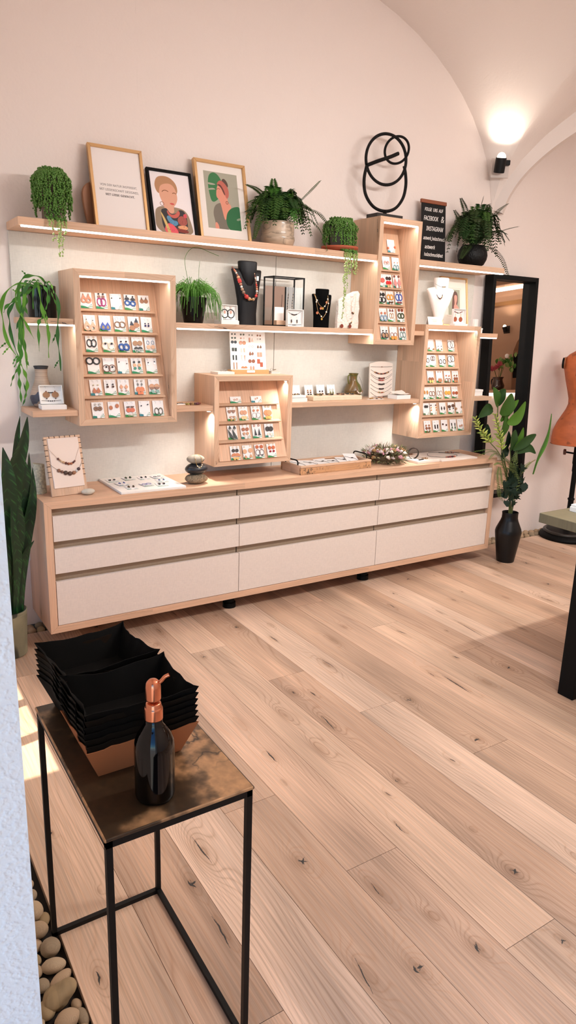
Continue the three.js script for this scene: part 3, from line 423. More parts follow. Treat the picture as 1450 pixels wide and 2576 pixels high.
// each row: [x, print, spec, description, options]
const ROWS = {
  big: [[1.616, [
    [0.314, 0, [['tri', W, 25, 3, 4], ['hoop', '#cf8b6b', 6, 12, 20]], 'pink teardrop loop earrings'], [0.387, 0, [['bead', BK, 29, 3.4], ['disc', '#9a6a58', 17, 6.5], ['ring', '#a3126f', -6, 10, 16, 5]], 'magenta oval ring earrings', { dx: 9 }],
    [0.459, 3, [['hook', SV, 21, 8], ['bead', BK, 14, 2.6]], 'two tiny black bead earrings', { dx: 20 }], [0.528, 2, [['bead', '#1d2233', 26, 3.5], ['dome', '#121420', 10, 11], ['ring', '#17509b', -4, 9.5, 9.5, 7]], 'blue rings under dark half discs', { dx: 14, dy: 2 }],
    [0.6, 1, [['tri', '#6b4a38', 20, 4, 6], ['disc', '#9b6a4a', 7, 9]], 'small brown wooden discs', { dx: 10 }]]],
  [1.514, [
    [0.318, 0, [H(26), ['bead', BK, 14, 2], ['hoop', '#e9b79b', -12, 15, 22]], 'pale pink loops with patterned corners', { dx: 14, dy: 4 }], [0.391, 2, [H(24), ['hoop', '#3557b5', -12, 12, 18], ['drop', '#a08a63', -16, 6, 8]], 'blue teardrops around a wooden drop', { dx: 12 }],
    [0.464, 2, [['ring', SV, 22, 7, 7, 1.5], ['ring', '#8a6a52', -4, 12, 12, 5]], 'grey-brown rings under thin silver rings', { dx: 12 }], [0.535, 0, [H(26), ['tri', '#20253a', 5, 9, 10], ['disc', W, -17, 13, 11]], 'dark triangles with wooden discs', { dx: 12, dy: -14 }],
    [0.6, 0, [H(24), ['bead', '#1f2348', 4, 3], ['bead', '#2a2f66', -6, 4.5]], 'navy bead earrings', { dx: 8 }]]],
  [1.416, [
    [0.315, 0, [['ring', GD, 28, 3, 4, 1], ['ring', '#14161c', 3, 10, 15, 5]], 'black oval ring earrings', { dx: 10 }], [0.396, 2, [H(26), ['bead', '#2b2f3d', 2, 4.5], ['ring', '#f3e4c6', -8, 15, 15, 3.4]], 'big cream hoops with a dark bead', { dx: 15 }],
    [0.471, 2, [H(30), ['bead', '#2a2430', 12, 4], ['ring', '#17509b', -12, 11, 12, 9]], 'thick blue rings under dark beads', { dx: 12 }], [0.541, 0, [H(28), ['disc', '#a87b54', 6, 11], ['dome', BK, -20, 10], ['ring', SV, -27, 6, 6, 3]], 'wooden discs over black half discs', { dx: 11 }],
    [0.607, 0, [H(28), ['ring', '#7f9bb5', 10, 6, 8, 2.5], ['disc', '#e2b490', -10, 9], ['bead', '#bcd3c6', -25, 3]], 'pale blue rings over peach discs', { dx: 12 }]]],
  [1.316, [
    [0.311, 0, [['ring', '#14110f', 20, 13, 13, 6.5]], 'scalloped black rings set high', { dx: 15 }], [0.386, 2, [H(30), ['ring', '#7d5240', -12, 15, 15, 3.5], ['bead', BK, -6, 4]], 'wide brown hoops with a black bead', { dx: 15 }],
    [0.455, 3, [['hook', SV, 22, 7], ['bead', BK, 16, 2.6]], 'small black beads on bare card', { dx: 18, dy: 8 }], [0.525, 0, [H(30), ['disc', BK, 16, 5], ['disc', '#dcae84', 2, 7.5], ['disc', '#178468', -12, 6]], 'black, peach and green discs', { dx: 12 }],
    [0.6, 2, [['hook', SV, 22, 8], ['bead', '#2c3550', 14, 2.8], ['kite', SV, 6, 5, 3]], 'slim silver and navy climbers', { dx: 15, dy: -4 }]]],
  [1.217, [
    [0.31, 3, [H(30), ['bead', '#d8ceb0', 10, 3.5], ['drop', '#b9683f', -12, 8, 12]], 'brown teardrops under cream beads', { dx: 10 }], [0.379, 2, [H(28), ['bead', '#241a1a', 12, 3.4], ['bead', '#5b4038', 2, 5]], 'dark bead clusters', { dx: 13 }],
    [0.445, 2, [H(28), ['kite', '#d99a73', 0, 8, 11], ['bead', '#d6b3a3', -16, 4]], 'peach diamonds with pearls', { dx: 12 }], [0.527, 3, [['disc', '#b8ada0', 26, 4.5], ['kite', '#6f6a66', 10, 4, 8], ['disc', '#d5753f', -12, 11.5], ['rect', '#e3702f', -29, 6, 5]], 'orange discs under grey diamonds', { dx: 9 }],
    [0.601, 0, [H(28), ['disc', '#c98f66', 0, 12], ['half', '#8a5a3c', -3, 11], ['kite', '#7fa79b', -22, 9, 9]], 'two-tone wooden discs over teal squares', { dx: 13 }]]],
  [1.115, [
    [0.307, 1, [['disc', '#b5aca2', 24, 5], ['disc', '#5a3a28', 6, 9.5], ['ring', '#c98a5a', 6, 6, 6, 2]], 'carved dark wooden discs', { dx: 9 }], [0.385, 0, [['hook', SV, 20, 9], ['disc', '#b5622f', 8, 7.5, 9]], 'rust oval drops', { dx: 15, dy: -8 }],
    [0.465, 2, [H(30), ['half', '#5c3522', 12, 7.5], ['disc', '#cb5e38', -5, 10], ['ring', '#d8c9a0', -26, 5, 5, 1.5]], 'red discs under brown half discs', { dx: 10 }], [0.538, 3, [['hook', SV, 22, 7], ['bead', '#20242e', 12, 3]], 'two tiny dark crystals', { dx: 16, dy: -6 }],
    [0.609, 0, [H(32, 12), ['ring', '#57503f', -14, 9, 14, 4]], 'olive-grey open hoops', { dx: 11 }]]]],
  low: [[1.143, [
    [1.075, 0, [['ring', WL, 0, 4, 4, 2]], 'little rose studs, wide format', { wide: true, dx: 8, dy: -2 }], [1.203, 3, [['rect', WL, 2, 2, 4]], 'little bar studs, wide format', { wide: true, dx: 6, dy: -4 }]]],
  [1.065, [
    [1.039, 2, [['ring', GD, 30, 3.5, 4, 1.2], ['heart', '#9a6b50', 12, 10], ['half', '#b98560', -12, 7], ['star', '#b88a2e', -30, 8]], 'brown hearts over gold charms', { dx: 11 }], [1.11, 2, [['bead', GD, 28, 2], ['disc', '#d59a74', 4, 11], ['disc', '#e6c58c', -22, 9]], 'peach discs with cream lace discs', { dx: 8 }],
    [1.188, 2, [['ring', GD, 28, 3, 4, 1], ['disc', '#c07a52', 12, 6], ['ring', '#7f6a62', -13, 12, 13, 1.6]], 'thin grey hoops under copper dots', { dx: 12 }], [1.262, 2, [['ring', GD, 30, 4, 4, 2], ['disc', '#d08456', -2, 15], ['disc', '#d9a94f', -26, 12, 8]], 'large copper discs with gold fringe', { dx: 8 }]]],
  [0.968, [
    [1.029, 2, [['tri', '#17140f', 26, 8, 8], ['bead', '#c9c4bd', 14, 4], ['shard', '#1b2420', -18, 13, 26]], 'long black fins under black triangles', { dx: 12 }], [1.107, 1, [['ring', GD, 30, 3, 4, 1.2], ['disc', '#a8603d', 12, 9], ['disc', '#c9946f', -9, 7], ['ring', '#d9a36f', -32, 4, 9, 1]], 'copper discs with dangling loops', { dx: 11 }],
    [1.179, 0, [['ring', '#c98a6c', 28, 4.5, 4.5, 3], ['tri', '#1b2029', -4, 6, 17]], 'long navy spikes under rose studs', { dx: 12 }], [1.256, 1, [['ring', SV, 28, 3, 4, 1], ['disc', '#241a14', 8, 12.5], ['disc', '#f0cfc0', -18, 6.5]], 'big black discs above pale pink dots', { dx: 10 }]]],
  [0.866, [
    [1.028, 0, [['ring', GD, 28, 3, 4, 1.2], ['disc', '#2a1812', 12, 8.5], ['dome', '#cf7f52', -16, 15], ['heart', '#e0b062', -26, 9]], 'black discs, orange fans and gold hearts', { dx: 10 }], [1.103, 2, [['ring', GD, 26, 3, 3, 1.2], ['disc', '#d7a27a', 4, 11], ['drop', '#cf9468', -22, 6, 9]], 'peach discs with small drops', { dx: 17, dy: -4 }],
    [1.178, 0, [['disc', '#c05f2f', 22, 9], ['ring', '#5d2d22', -6, 12, 14, 2.4], ['star', '#2a3138', -20, 6]], 'rust discs above dark red hoops', { dx: 12 }], [1.254, 2, [['ring', GD, 30, 3, 4, 1.2], ['disc', '#c9622f', 14, 9], ['bead', '#a51c2f', -4, 5.5]], 'orange discs with crimson beads', { dx: 11 }]]]],
  tall: [[2.013, [[2.14, 3, [['star', '#cf6a45', -6, 9]], 'a red flower pair at its edge', { dx: -26, dy: 8 }]]],
  [1.913, [[2.089, 2, [H(26), ['disc', '#e6a9a0', 4, 7], ['ring', '#9a6a60', -2, 9, 9, 1.4]], 'pink half discs on fine hooks', { dx: 10 }], [2.162, 0, [H(22), ['bead', '#eab6a6', 6, 3.5], ['ring', '#6f9fa6', -20, 8, 12, 4.5]], 'pale teal oval rings', { dx: 11 }]]],
  [1.813, [[2.035, 0, [H(28), ['disc', '#e4665a', 0, 13]], 'coral discs'], [2.09, 1, [H(30), ['disc', '#3a2420', 12, 9], ['disc', '#cf1622', -12, 11], ['rect', '#e8c98a', -36, 4, 8]], 'bright red discs under dark discs', { dx: 9 }], [2.156, 1, [['disc', '#8a4a38', 26, 6.5], ['kite', '#db9490', -12, 11, 26]], 'long pink paddles', { dx: 15 }]]],
  [1.715, [[2.025, 2, [['ring', GD, 30, 4, 4, 1.2], ['disc', '#151310', 14, 10], ['ring', '#151310', -14, 14, 12, 6]], 'black discs over black oval frames', { dx: 12 }], [2.09, 1, [H(26), ['ring', '#e9a04b', 2, 11, 12, 8], ['bead', '#5a3a24', -26, 6]], 'orange rings with brown beads', { dx: 10 }], [2.158, 0, [['bead', '#8a7a68', 30, 4.5], ['ring', '#2f4fb0', 4, 12, 16, 6], ['disc', '#8a4a52', -24, 9, 5]], 'bright blue rings', { dx: 10 }]]],
  [1.616, [[2.025, 0, [H(24), ['disc', '#c77a58', 8, 6.5], ['ring', '#8fa9bd', -18, 10, 12, 9]], 'pale blue rings under copper dots', { dx: 13 }], [2.088, 2, [['tri', '#7a2f1e', 26, 6, 7], ['ring', '#b98a52', -4, 7, 13, 3]], 'bronze oval rings under dark red cones', { dx: 8 }], [2.16, 4, [['disc', '#8a3f24', 28, 8], ['ring', '#33461f', -2, 11, 12, 7]], 'moss green rings under brown discs', { dx: 10 }]]],
  [1.51, [[2.02, 0, [H(30), ['bead', BK, 10, 4], ['ring', '#2a1d16', -14, 12, 14, 4.5], ['disc', '#b88a66', -14, 8, 10]], 'dark rings around wooden ovals', { dx: 12 }], [2.089, 2, [H(28), ['ring', '#8a3f24', -10, 10, 11, 2.6], ['disc', '#e9973d', -40, 10]], 'russet hoops with orange rounds below', { dx: 13 }], [2.16, 1, [['ring', GD, 32, 2, 4, 1], ['disc', '#8f4020', 20, 8.5], ['ring', '#7f9a94', -8, 9, 14, 5]], 'sage rings under brown discs', { dx: 10 }]]]],
  white: [[1.446, [[2.531, 2, [['hook', SV, 22, 9], ['bead', '#b98a62', -18, 5]], 'bronze beads dangling beside its edge', { dx: 20, dy: 6 }], [2.606, 2, [['hook', SV, 22, 9], ['bead', '#3a2a24', -6, 2.5], ['bead', '#a88262', -22, 4]], 'dark and bronze bead drops', { dx: 14 }], [2.713, 0, [['ring', '#2d2420', 4, 19, 21, 2]], 'wide dark hoops overhanging the card', { dx: 12, dy: -4 }]]],
  [1.34, [[2.48, 2, [['ring', '#3a2a22', 2, 10, 12, 3]], 'brown ovals, half behind the frame'], [2.535, 2, [['ring', '#6a4034', 14, 10, 12, 3.2]], 'two interlocked brown rings', { dx: 6 }], [2.619, 2, [['ring', '#171412', -4, 10, 12, 3.4]], 'black rings hung far apart', { dx: 17 }], [2.7, 0, [['ring', '#211c18', 10, 17, 18, 2.4]], 'large slim black hoops', { dx: 11, dy: -4 }]]],
  [1.244, [[2.502, 0, [H(28), ['disc', '#9a5f40', -14, 11], ['disc', '#e6cf72', -32, 7, 9]], 'brown discs with yellow drops', { dx: 11 }], [2.579, 2, [['ring', '#c98a6a', 28, 4, 3, 1.6], ['drop', '#bb7f58', -18, 9, 12]], 'peach petals under tiny bows', { dx: 8 }], [2.65, 0, [H(28), ['bead', '#dd8a70', 6, 5], ['ring', '#8a5a3c', -22, 12, 12, 4]], 'brown rings under coral beads', { dx: 12, dy: 2 }], [2.723, 0, [H(26), ['disc', '#9a7158', 6, 5], ['disc', '#9a5f44', -12, 8], ['disc', '#c98a62', -30, 8]], 'three stacked brown discs', { dx: 10 }]]],
  [1.146, [[2.446, 1, [['disc', '#c98a3a', 4, 6, 11]], 'amber ovals, half behind the frame'], [2.497, 2, [H(26), ['ring', '#8a5f44', -4, 11, 13, 4]], 'brown open hoops', { dx: 11 }], [2.564, 2, [H(26), ['ring', '#a58a78', -2, 10, 13, 3], ['star', '#d9b98a', -28, 6]], 'grey-pink hoops with flowers', { dx: 11 }], [2.635, 2, [H(28), ['disc', '#e0a63e', -2, 12]], 'golden yellow discs', { dx: 13 }], [2.703, 2, [H(28), ['disc', '#a9512e', -4, 10], ['bead', '#f0e4dc', -24, 6]], 'rust discs over white pearls', { dx: 13 }]]],
  [1.047, [[2.434, 4, [['disc', '#201512', 14, 8]], 'dark button studs on scalloped card', { dx: -8 }], [2.497, 4, [['bead', '#5a2a1a', 20, 4], ['bead', '#e0a04a', 6, 4], ['bead', '#d98a3a', -8, 4]], 'amber bead drop at the card edge', { dx: -22 }], [2.579, 2, [['kite', '#4a3a34', 0, 5, 12]], 'dark feather drops', { dx: 12 }], [2.655, 2, [['disc', '#5d3d2c', 8, 12, 9], ['bead', BK, -8, 4]], 'dark leather discs turned sideways', { dx: 16, dy: -6 }], [2.725, 4, [['disc', '#b08868', 2, 7]], 'taupe discs hanging off the card edge', { dx: -26, dy: 8 }]]],
  [0.945, [[2.43, 2, [H(28), ['disc', '#a8673f', 6, 5.5], ['disc', '#8a4f2e', -10, 8], ['star', '#7a5a24', -28, 8]], 'brown discs stepping down to bronze leaves', { dx: 12 }], [2.505, 2, [H(26), ['rect', '#2a2420', -4, 3.5, 12]], 'slim dark bars', { dx: 11 }], [2.579, 2, [['disc', '#4f2c22', 8, 5.5]], 'small maroon studs', { dx: 14, dy: 6 }], [2.657, 4, [['rect', '#3a302a', 4, 3, 8], ['tri', '#3d5a34', -12, 5, 9]], 'dark drops with green tips', { dx: 14 }], [2.725, 0, [H(26), ['disc', '#c99a80', -8, 6.5]], 'pale rose discs on long hooks', { dx: 9, dy: -3 }]]]],
};
const CASE_WORDS = { big: 'biggest case', low: 'lowest case', tall: 'tall case', white: 'bust case' };
const ROW_WORDS = { big: ['top', 'second', 'third', 'fourth', 'fifth', 'bottom'], low: ['top', 'second', 'third', 'bottom'], tall: ['top', 'second', 'third', 'fourth', 'fifth', 'bottom'], white: ['top', 'second', 'third', 'fourth', 'fifth', 'bottom'] };
for (const [cn, rows] of Object.entries(ROWS)) {
  const c = CASES[cn], R = rngOf(cn.length * 7);
  rows.forEach(([y, cards], ri) => cards.forEach(([x, print, spec, what, opt = {}]) => {
    const cd = makeCard(`card with ${what}, ${ROW_WORDS[cn][ri]} row of the ${CASE_WORDS[cn]}`, 'earring cards in the ' + CASE_WORDS[cn], print, spec, opt);
    const yl = ri < c.ledges.length ? c.ledges[ri] + 0.002 : c.y0 + c.t, yc = opt.wide ? yl + 0.018 * Math.cos(c.tilt) : yl + CH / 2 * Math.cos(c.tilt) + 0.0025;
    cd.position.set(x, yc, c.bz + c.s * (c.yt - yc) + 0.005 + R() * 0.001); cd.rotation.set(-c.tilt, 0, (R() - 0.5) * 0.05, 'XYZ');
  }));
}
// ------------------------------------------------------------------ plants
const leafMat = (c) => phys(c, 0.6, { side: THREE.DoubleSide, specularIntensity: 0.5 });
const G = { dark: leafMat(0x1f3d17), mid: leafMat(0x3a6a22), bright: leafMat(0x5b8f2e), pale: leafMat(0xb5c184), olive: leafMat(0x6f7f4a), fern: leafMat(0x3a5a22), fernDark: leafMat(0x2e3f1e), pearl: std(0x4f7a2c, 0.45), pearlPale: std(0x9fb56a, 0.45), stem: std(0x56602f, 0.7), deep: leafMat(0x0f2417) };
const SOIL = std(0x2a1f17, 1);
const v3 = (a) => V(a[0], a[1], a[2]);
// string of pearls: strands that climb over a rim of radius r at height h and hang down
function pearls(parent, r, h, seed, n, len, shelfEdge, long = [], bare = false) {
  const R = rngOf(seed), A = [], B = [], S = [], pe = new THREE.IcosahedronGeometry(1, 1);
  const strand = (ang, L, jitter = 0.012) => {
    const c = Math.cos(ang), s = Math.sin(ang), pts = [V(c * r * 0.5, h + 0.012 + R() * 0.01, s * r * 0.5), V(c * r * 0.9, h + 0.018, s * r * 0.9), V(c * (r + 0.014), h + 0.004, s * (r + 0.014))];
    let y = h - 0.02, x = c * (r + 0.02 + R() * 0.014), z = s * (r + 0.02 + R() * 0.014); const end = h - L;
    while (y > Math.max(end, 0.012)) { pts.push(V(x + (R() - 0.5) * jitter, y, z + (R() - 0.5) * jitter)); y -= 0.03; }
    if (end < 0) { const ez = shelfEdge + 0.006 + R() * 0.012; pts.push(V(x, 0.01, Math.max(z, ez - 0.03)), V(x, 0.0, ez)); y = -0.03; while (y > end) { pts.push(V(x + (R() - 0.5) * 0.008, y, ez + R() * 0.004)); y -= 0.03; } }
    const cv = new THREE.CatmullRomCurve3(pts), len2 = cv.getLength(), m = Math.round(len2 / 0.0062);
    S.push(new THREE.TubeGeometry(cv, pts.length * 2, 0.0006, 3));
    for (let i = 0; i < m; i++) { const p = cv.getPointAt(i / m), q = 0.0026 + R() * 0.0022; if (p.y < -0.03 && R() < 0.35) continue; (p.y < -0.005 ? B : A).push(pe.clone().scale(q, q * 1.1, q).translate(p.x + (R() - 0.5) * 0.008, p.y + (R() - 0.5) * 0.004, p.z + (R() - 0.5) * 0.008)); }
  };
  for (let i = 0; i < n; i++) { let a = R() * 2 * PI; if (bare && Math.abs(a - 1.75) < 0.33 && R() < 0.8) a += 0.9; strand(a, len[0] + (len[1] - len[0]) * R()); }
  for (const [a, L] of long) strand(a, L, 0.006);
  for (let i = 0; i < n * 4; i++) { const a = R() * 2 * PI, q = Math.sqrt(R()) * r * 1.05, s = 0.003 + R() * 0.002; A.push(pe.clone().scale(s, s, s).translate(q * Math.cos(a), h + 0.016 + R() * 0.012, q * Math.sin(a))); }
  for (const [n2, l, m] of [['trailing_pearls', A, G.pearl], ['pale_trailing_pearls', B, G.pearlPale], ['stems', S, G.stem]]) if (l.length) mesh(n2, l, m, parent).userData = { kind: 'stuff' };
}
{
  const p = thing('hanging_plant', 'string-of-pearls plant spilling over a ribbed grey pot with a dark band', 'potted plant', [0.165, T_SHELF, 0.155]);
  const weave = tex(128, 128, (x, y) => { const k = (Math.sin((x + y) * 0.4) + Math.sin((x - y) * 0.4)) * 9; return [128 + k, 110 + k, 96 + k]; }, true, [6, 5]);
  mesh('pot', lathe([[0, 0], [0.043, 0], [0.047, 0.01], [0.049, 0.19], [0.0465, 0.192], [0.044, 0.18], [0, 0.178]], 36), new THREE.MeshStandardMaterial({ map: weave, roughness: 0.7, bumpMap: weave, bumpScale: 0.002 }), p);
  mesh('band', lathe([[0.0475, 0.086], [0.0492, 0.088], [0.0492, 0.1], [0.0475, 0.102]], 36), M.black, p);
  mesh('soil', cyl(0.043, 0.043, 0.004, 0, 0.18, 0), SOIL, p);
  pearls(p, 0.05, 0.19, 41, 105, [0.07, 0.186], 0.252 - 0.155, [[1.25, 0.27], [1.5, 0.34], [1.6, 0.3], [1.75, 0.36], [1.95, 0.3], [1.4, 0.24], [1.55, 0.22], [1.7, 0.25], [2.0, 0.22], [1.2, 0.22], [2.2, 0.24], [2.1, 0.21]], true);
}
{
  const p = thing('hanging_plant', 'smaller string-of-pearls plant in a terracotta saucer against the tall display case', 'potted plant', [1.745, T_SHELF, 0.135]);
  mesh('saucer', lathe([[0, 0], [0.085, 0], [0.1, 0.022], [0.104, 0.024], [0.104, 0.034], [0.099, 0.034], [0.09, 0.008], [0, 0.006]], 40), std(0xb0573a, 0.75), p);
  mesh('pot', lathe([[0, 0.007], [0.05, 0.007], [0.062, 0.14], [0.058, 0.142], [0.055, 0.13], [0, 0.128]], 36), std(0x6b6a64, 0.6), p);
  mesh('soil', cyl(0.054, 0.054, 0.004, 0, 0.13, 0), SOIL, p);
  pearls(p, 0.063, 0.155, 83, 70, [0.05, 0.14], 0.252 - 0.135, [[1.3, 0.29], [1.45, 0.3], [1.6, 0.28], [1.75, 0.3], [1.9, 0.28], [2.05, 0.27], [1.5, 0.26], [1.7, 0.26], [1.85, 0.25], [1.25, 0.26], [2.15, 0.52], [1.95, 0.4], [2.1, 0.46], [1.35, 0.24], [1.55, 0.25]]);
}
// fern frond: rachis with paired, toothed leaflets that shorten to the tip
function frond(pts, len, n = 20, droop = 0.12) {
  const cv = new THREE.CatmullRomCurve3(pts), P = [], I = [];
  const quad = (a, b, c, d) => { const k = P.length / 3; for (const q of [a, b, c, d]) P.push(q.x, q.y, q.z); I.push(k, k + 1, k + 2, k, k + 2, k + 3); };
  for (let i = 1; i <= n; i++) {
    const t = 0.1 + 0.9 * i / n, p = cv.getPoint(t), tan = cv.getTangent(t), side = V().crossVectors(tan, V(0, 1, 0)); if (side.lengthSq() < 1e-4) side.set(1, 0, 0); side.normalize(); const nor = V().crossVectors(side, tan);
    const L = len * Math.pow(Math.sin(PI * (0.1 + 0.87 * (1 - t))), 0.7) * (0.6 + 0.4 * (1 - t)) + 0.003, w = len * 0.1;
    for (const s of [-1, 1]) {
      const d = side.clone().multiplyScalar(s).addScaledVector(tan, 0.35).addScaledVector(nor, -droop).normalize(), e = p.clone().addScaledVector(d, L), m1 = p.clone().addScaledVector(d, L * 0.45);
      quad(p, m1.clone().addScaledVector(tan, w), e, m1.clone().addScaledVector(tan, -w));
    }
  }
  const g = new THREE.BufferGeometry(); g.setAttribute('position', new THREE.Float32BufferAttribute(P, 3)); g.setIndex(I); g.computeVertexNormals();
  return merge([clean(g), clean(new THREE.TubeGeometry(cv, 10, 0.0011, 4))]);
}
function fernFronds(p, h, seed, n, reach, rise, mats, extra = []) {
  const R = rngOf(seed);
  for (let i = 0; i < n; i++) {
    const a = i / n * 2 * PI * 2.4 + R() * 0.6, k = 0.45 + 0.6 * R(), L = reach * k, up = rise * (0.35 + 0.95 * (1.05 - k) + 0.35 * R()), c = Math.cos(a), s = Math.sin(a) * (Math.sin(a) < 0 ? 0.45 : 0.8);
    const pts = [V(c * 0.015, h, s * 0.015), V(c * L * 0.35, h + up * 0.75, s * L * 0.35), V(c * L * 0.75, h + up, s * L * 0.75), V(c * L, h + up * (0.85 - 1.3 * R() * k), s * L)];
    mesh('frond', frond(pts, 0.036 + 0.016 * R(), 24), mats[i % mats.length], p);
  }
  for (const e of extra) mesh('frond', frond(e.map(v3), 0.042, 26), mats[0], p);
}
{
  const p = thing('potted_fern', 'green fern in a crackled beige ceramic pot beside the gold frame', 'potted plant', [1.342, T_SHELF, 0.125]);
  const crack = tex(256, 256, (x, y) => { const k = 0.85 + 0.3 * fbm(x / 30, y / 30, 61, 4) - 0.25 * Math.pow(1 - Math.abs(fbm(x / 26, y / 26, 66, 3) * 2 - 1), 14); return [205 * k, 180 * k, 155 * k]; });
  mesh('pot', lathe([[0, 0], [0.068, 0], [0.084, 0.012], [0.0915, 0.035], [0.09, 0.05], [0.086, 0.056], [0.087, 0.07], [0.0865, 0.11], [0.088, 0.122], [0.084, 0.124], [0.08, 0.11], [0, 0.105]], 48), new THREE.MeshPhysicalMaterial({ map: crack, roughness: 0.35, clearcoat: 0.4 }), p);
  mesh('soil', cyl(0.079, 0.079, 0.004, 0, 0.107, 0), SOIL, p);
  fernFronds(p, 0.11, 7, 84, 0.215, 0.15, [G.fern, G.dark, G.mid, G.fern], [[[0.02, 0.11, 0], [0.1, 0.22, 0.02], [0.17, 0.29, 0.03], [0.235, 0.35, 0.03]], [[0, 0.11, 0.02], [0.12, 0.16, 0.06], [0.2, 0.1, 0.1], [0.235, -0.005, 0.13]], [[0, 0.11, 0.02], [-0.1, 0.16, 0.06], [-0.17, 0.1, 0.09], [-0.2, 0.02, 0.1]], [[0, 0.11, 0], [-0.1, 0.24, 0.02], [-0.15, 0.27, 0.02], [-0.2, 0.28, 0.02]], [[0, 0.11, 0], [-0.02, 0.22, 0], [-0.03, 0.28, 0], [-0.04, 0.325, 0.01]], [[0, 0.11, 0], [0.12, 0.2, 0.03], [0.22, 0.19, 0.05], [0.29, 0.13, 0.06]]]);
}
{
  const p = thing('potted_fern', 'dark upright fern in a round black textured pot at the shelf end', 'potted plant', [2.79, T_SHELF, 0.14]);
  const bump = tex(128, 128, (x, y) => { const v = 255 * fbm(x / 4, y / 9, 71, 3); return [v, v, v]; }, false, [3, 2]);
  mesh('pot', lathe([[0, 0], [0.05, 0], [0.075, 0.015], [0.09, 0.045], [0.094, 0.07], [0.088, 0.1], [0.075, 0.122], [0.068, 0.13], [0.064, 0.128], [0.068, 0.115], [0, 0.11]], 48), phys(0x0c0c0c, 0.5, { specularIntensity: 0.5, bumpMap: bump, bumpScale: 0.004 }), p);
  mesh('soil', cyl(0.066, 0.066, 0.004, 0, 0.112, 0), SOIL, p);
  fernFronds(p, 0.115, 19, 80, 0.235, 0.21, [G.fernDark, G.fern, G.fernDark, G.dark], [[[0, 0.11, 0], [0.12, 0.2, 0.03], [0.23, 0.245, 0.05], [0.33, 0.27, 0.06]], [[0, 0.11, 0], [-0.1, 0.12, 0.06], [-0.17, 0.08, 0.1], [-0.22, 0.03, 0.12]], [[0, 0.11, 0], [0.1, 0.13, 0.04], [0.2, 0.07, 0.06], [0.27, -0.03, 0.07]], [[0, 0.11, 0], [-0.06, 0.26, 0], [-0.1, 0.34, 0], [-0.14, 0.39, 0]], [[0, 0.11, 0], [0.02, 0.27, 0], [0.03, 0.35, 0], [0.04, 0.42, 0.01]], [[0, 0.11, 0], [0.1, 0.26, 0.02], [0.16, 0.35, 0.03], [0.24, 0.4, 0.03]], [[0, 0.11, 0], [-0.1, 0.2, 0.02], [-0.16, 0.26, 0.03], [-0.215, 0.31, 0.03]]]);
}
{
  const p = thing('potted_grass_plant', 'bushy thread-leaved green plant in a tapered glossy black pot', 'potted plant', [0.845, M_SHELF, 0.138]), R = rngOf(31), S = [];
  mesh('pot', lathe([[0, 0], [0.046, 0], [0.049, 0.004], [0.066, 0.1], [0.069, 0.125], [0.066, 0.127], [0.062, 0.115], [0, 0.112]], 40), phys(0x040404, 0.2, { specularIntensity: 0.6 }), p);
  mesh('soil', cyl(0.061, 0.061, 0.004, 0, 0.113, 0), SOIL, p);
  for (let i = 0; i < 360; i++) { const a = R() * 2 * PI, k = Math.sqrt(R()), c = Math.cos(a), s = Math.sin(a) * 0.9, L = 0.05 + 0.085 * k, top = 0.135 + 0.09 * (1 - 0.6 * k) * (0.6 + 0.5 * R()), drop = 0.09 * k * R() + (k > 0.75 ? 0.05 * R() : -0.03); const f = s < 0 ? 0.6 : 1;
    S.push(tube([V(c * 0.03 * k, 0.115, s * 0.03 * k), V(c * L * 0.55, top, s * L * 0.55 * f), V(c * L * 0.95, top - 0.02, s * L * 0.95 * f), V(c * L * (1.05 + R() * 0.15), top - 0.03 - drop, s * L * 1.05 * f)], 0.0011, 6, 3)); }
  mesh('thread_leaves', S, std(0x57902f, 0.5), p).userData = { kind: 'stuff' };
  mesh('long_strand', tube([V(-0.01, 0.12, 0), V(-0.032, 0.213, 0.002), V(-0.043, 0.315, 0.002), V(0.006, 0.364, 0.002), V(0.095, 0.346, 0.002), V(0.142, 0.333, 0.002)], 0.0012, 30, 4), std(0x46702c, 0.5), p);
  mesh('long_strand', tube([V(0.01, 0.12, 0), V(0.029, 0.22, 0.002), V(0.031, 0.265, 0.002), V(0.036, 0.3, 0.002)], 0.001, 12, 4), std(0x46702c, 0.5), p);
}
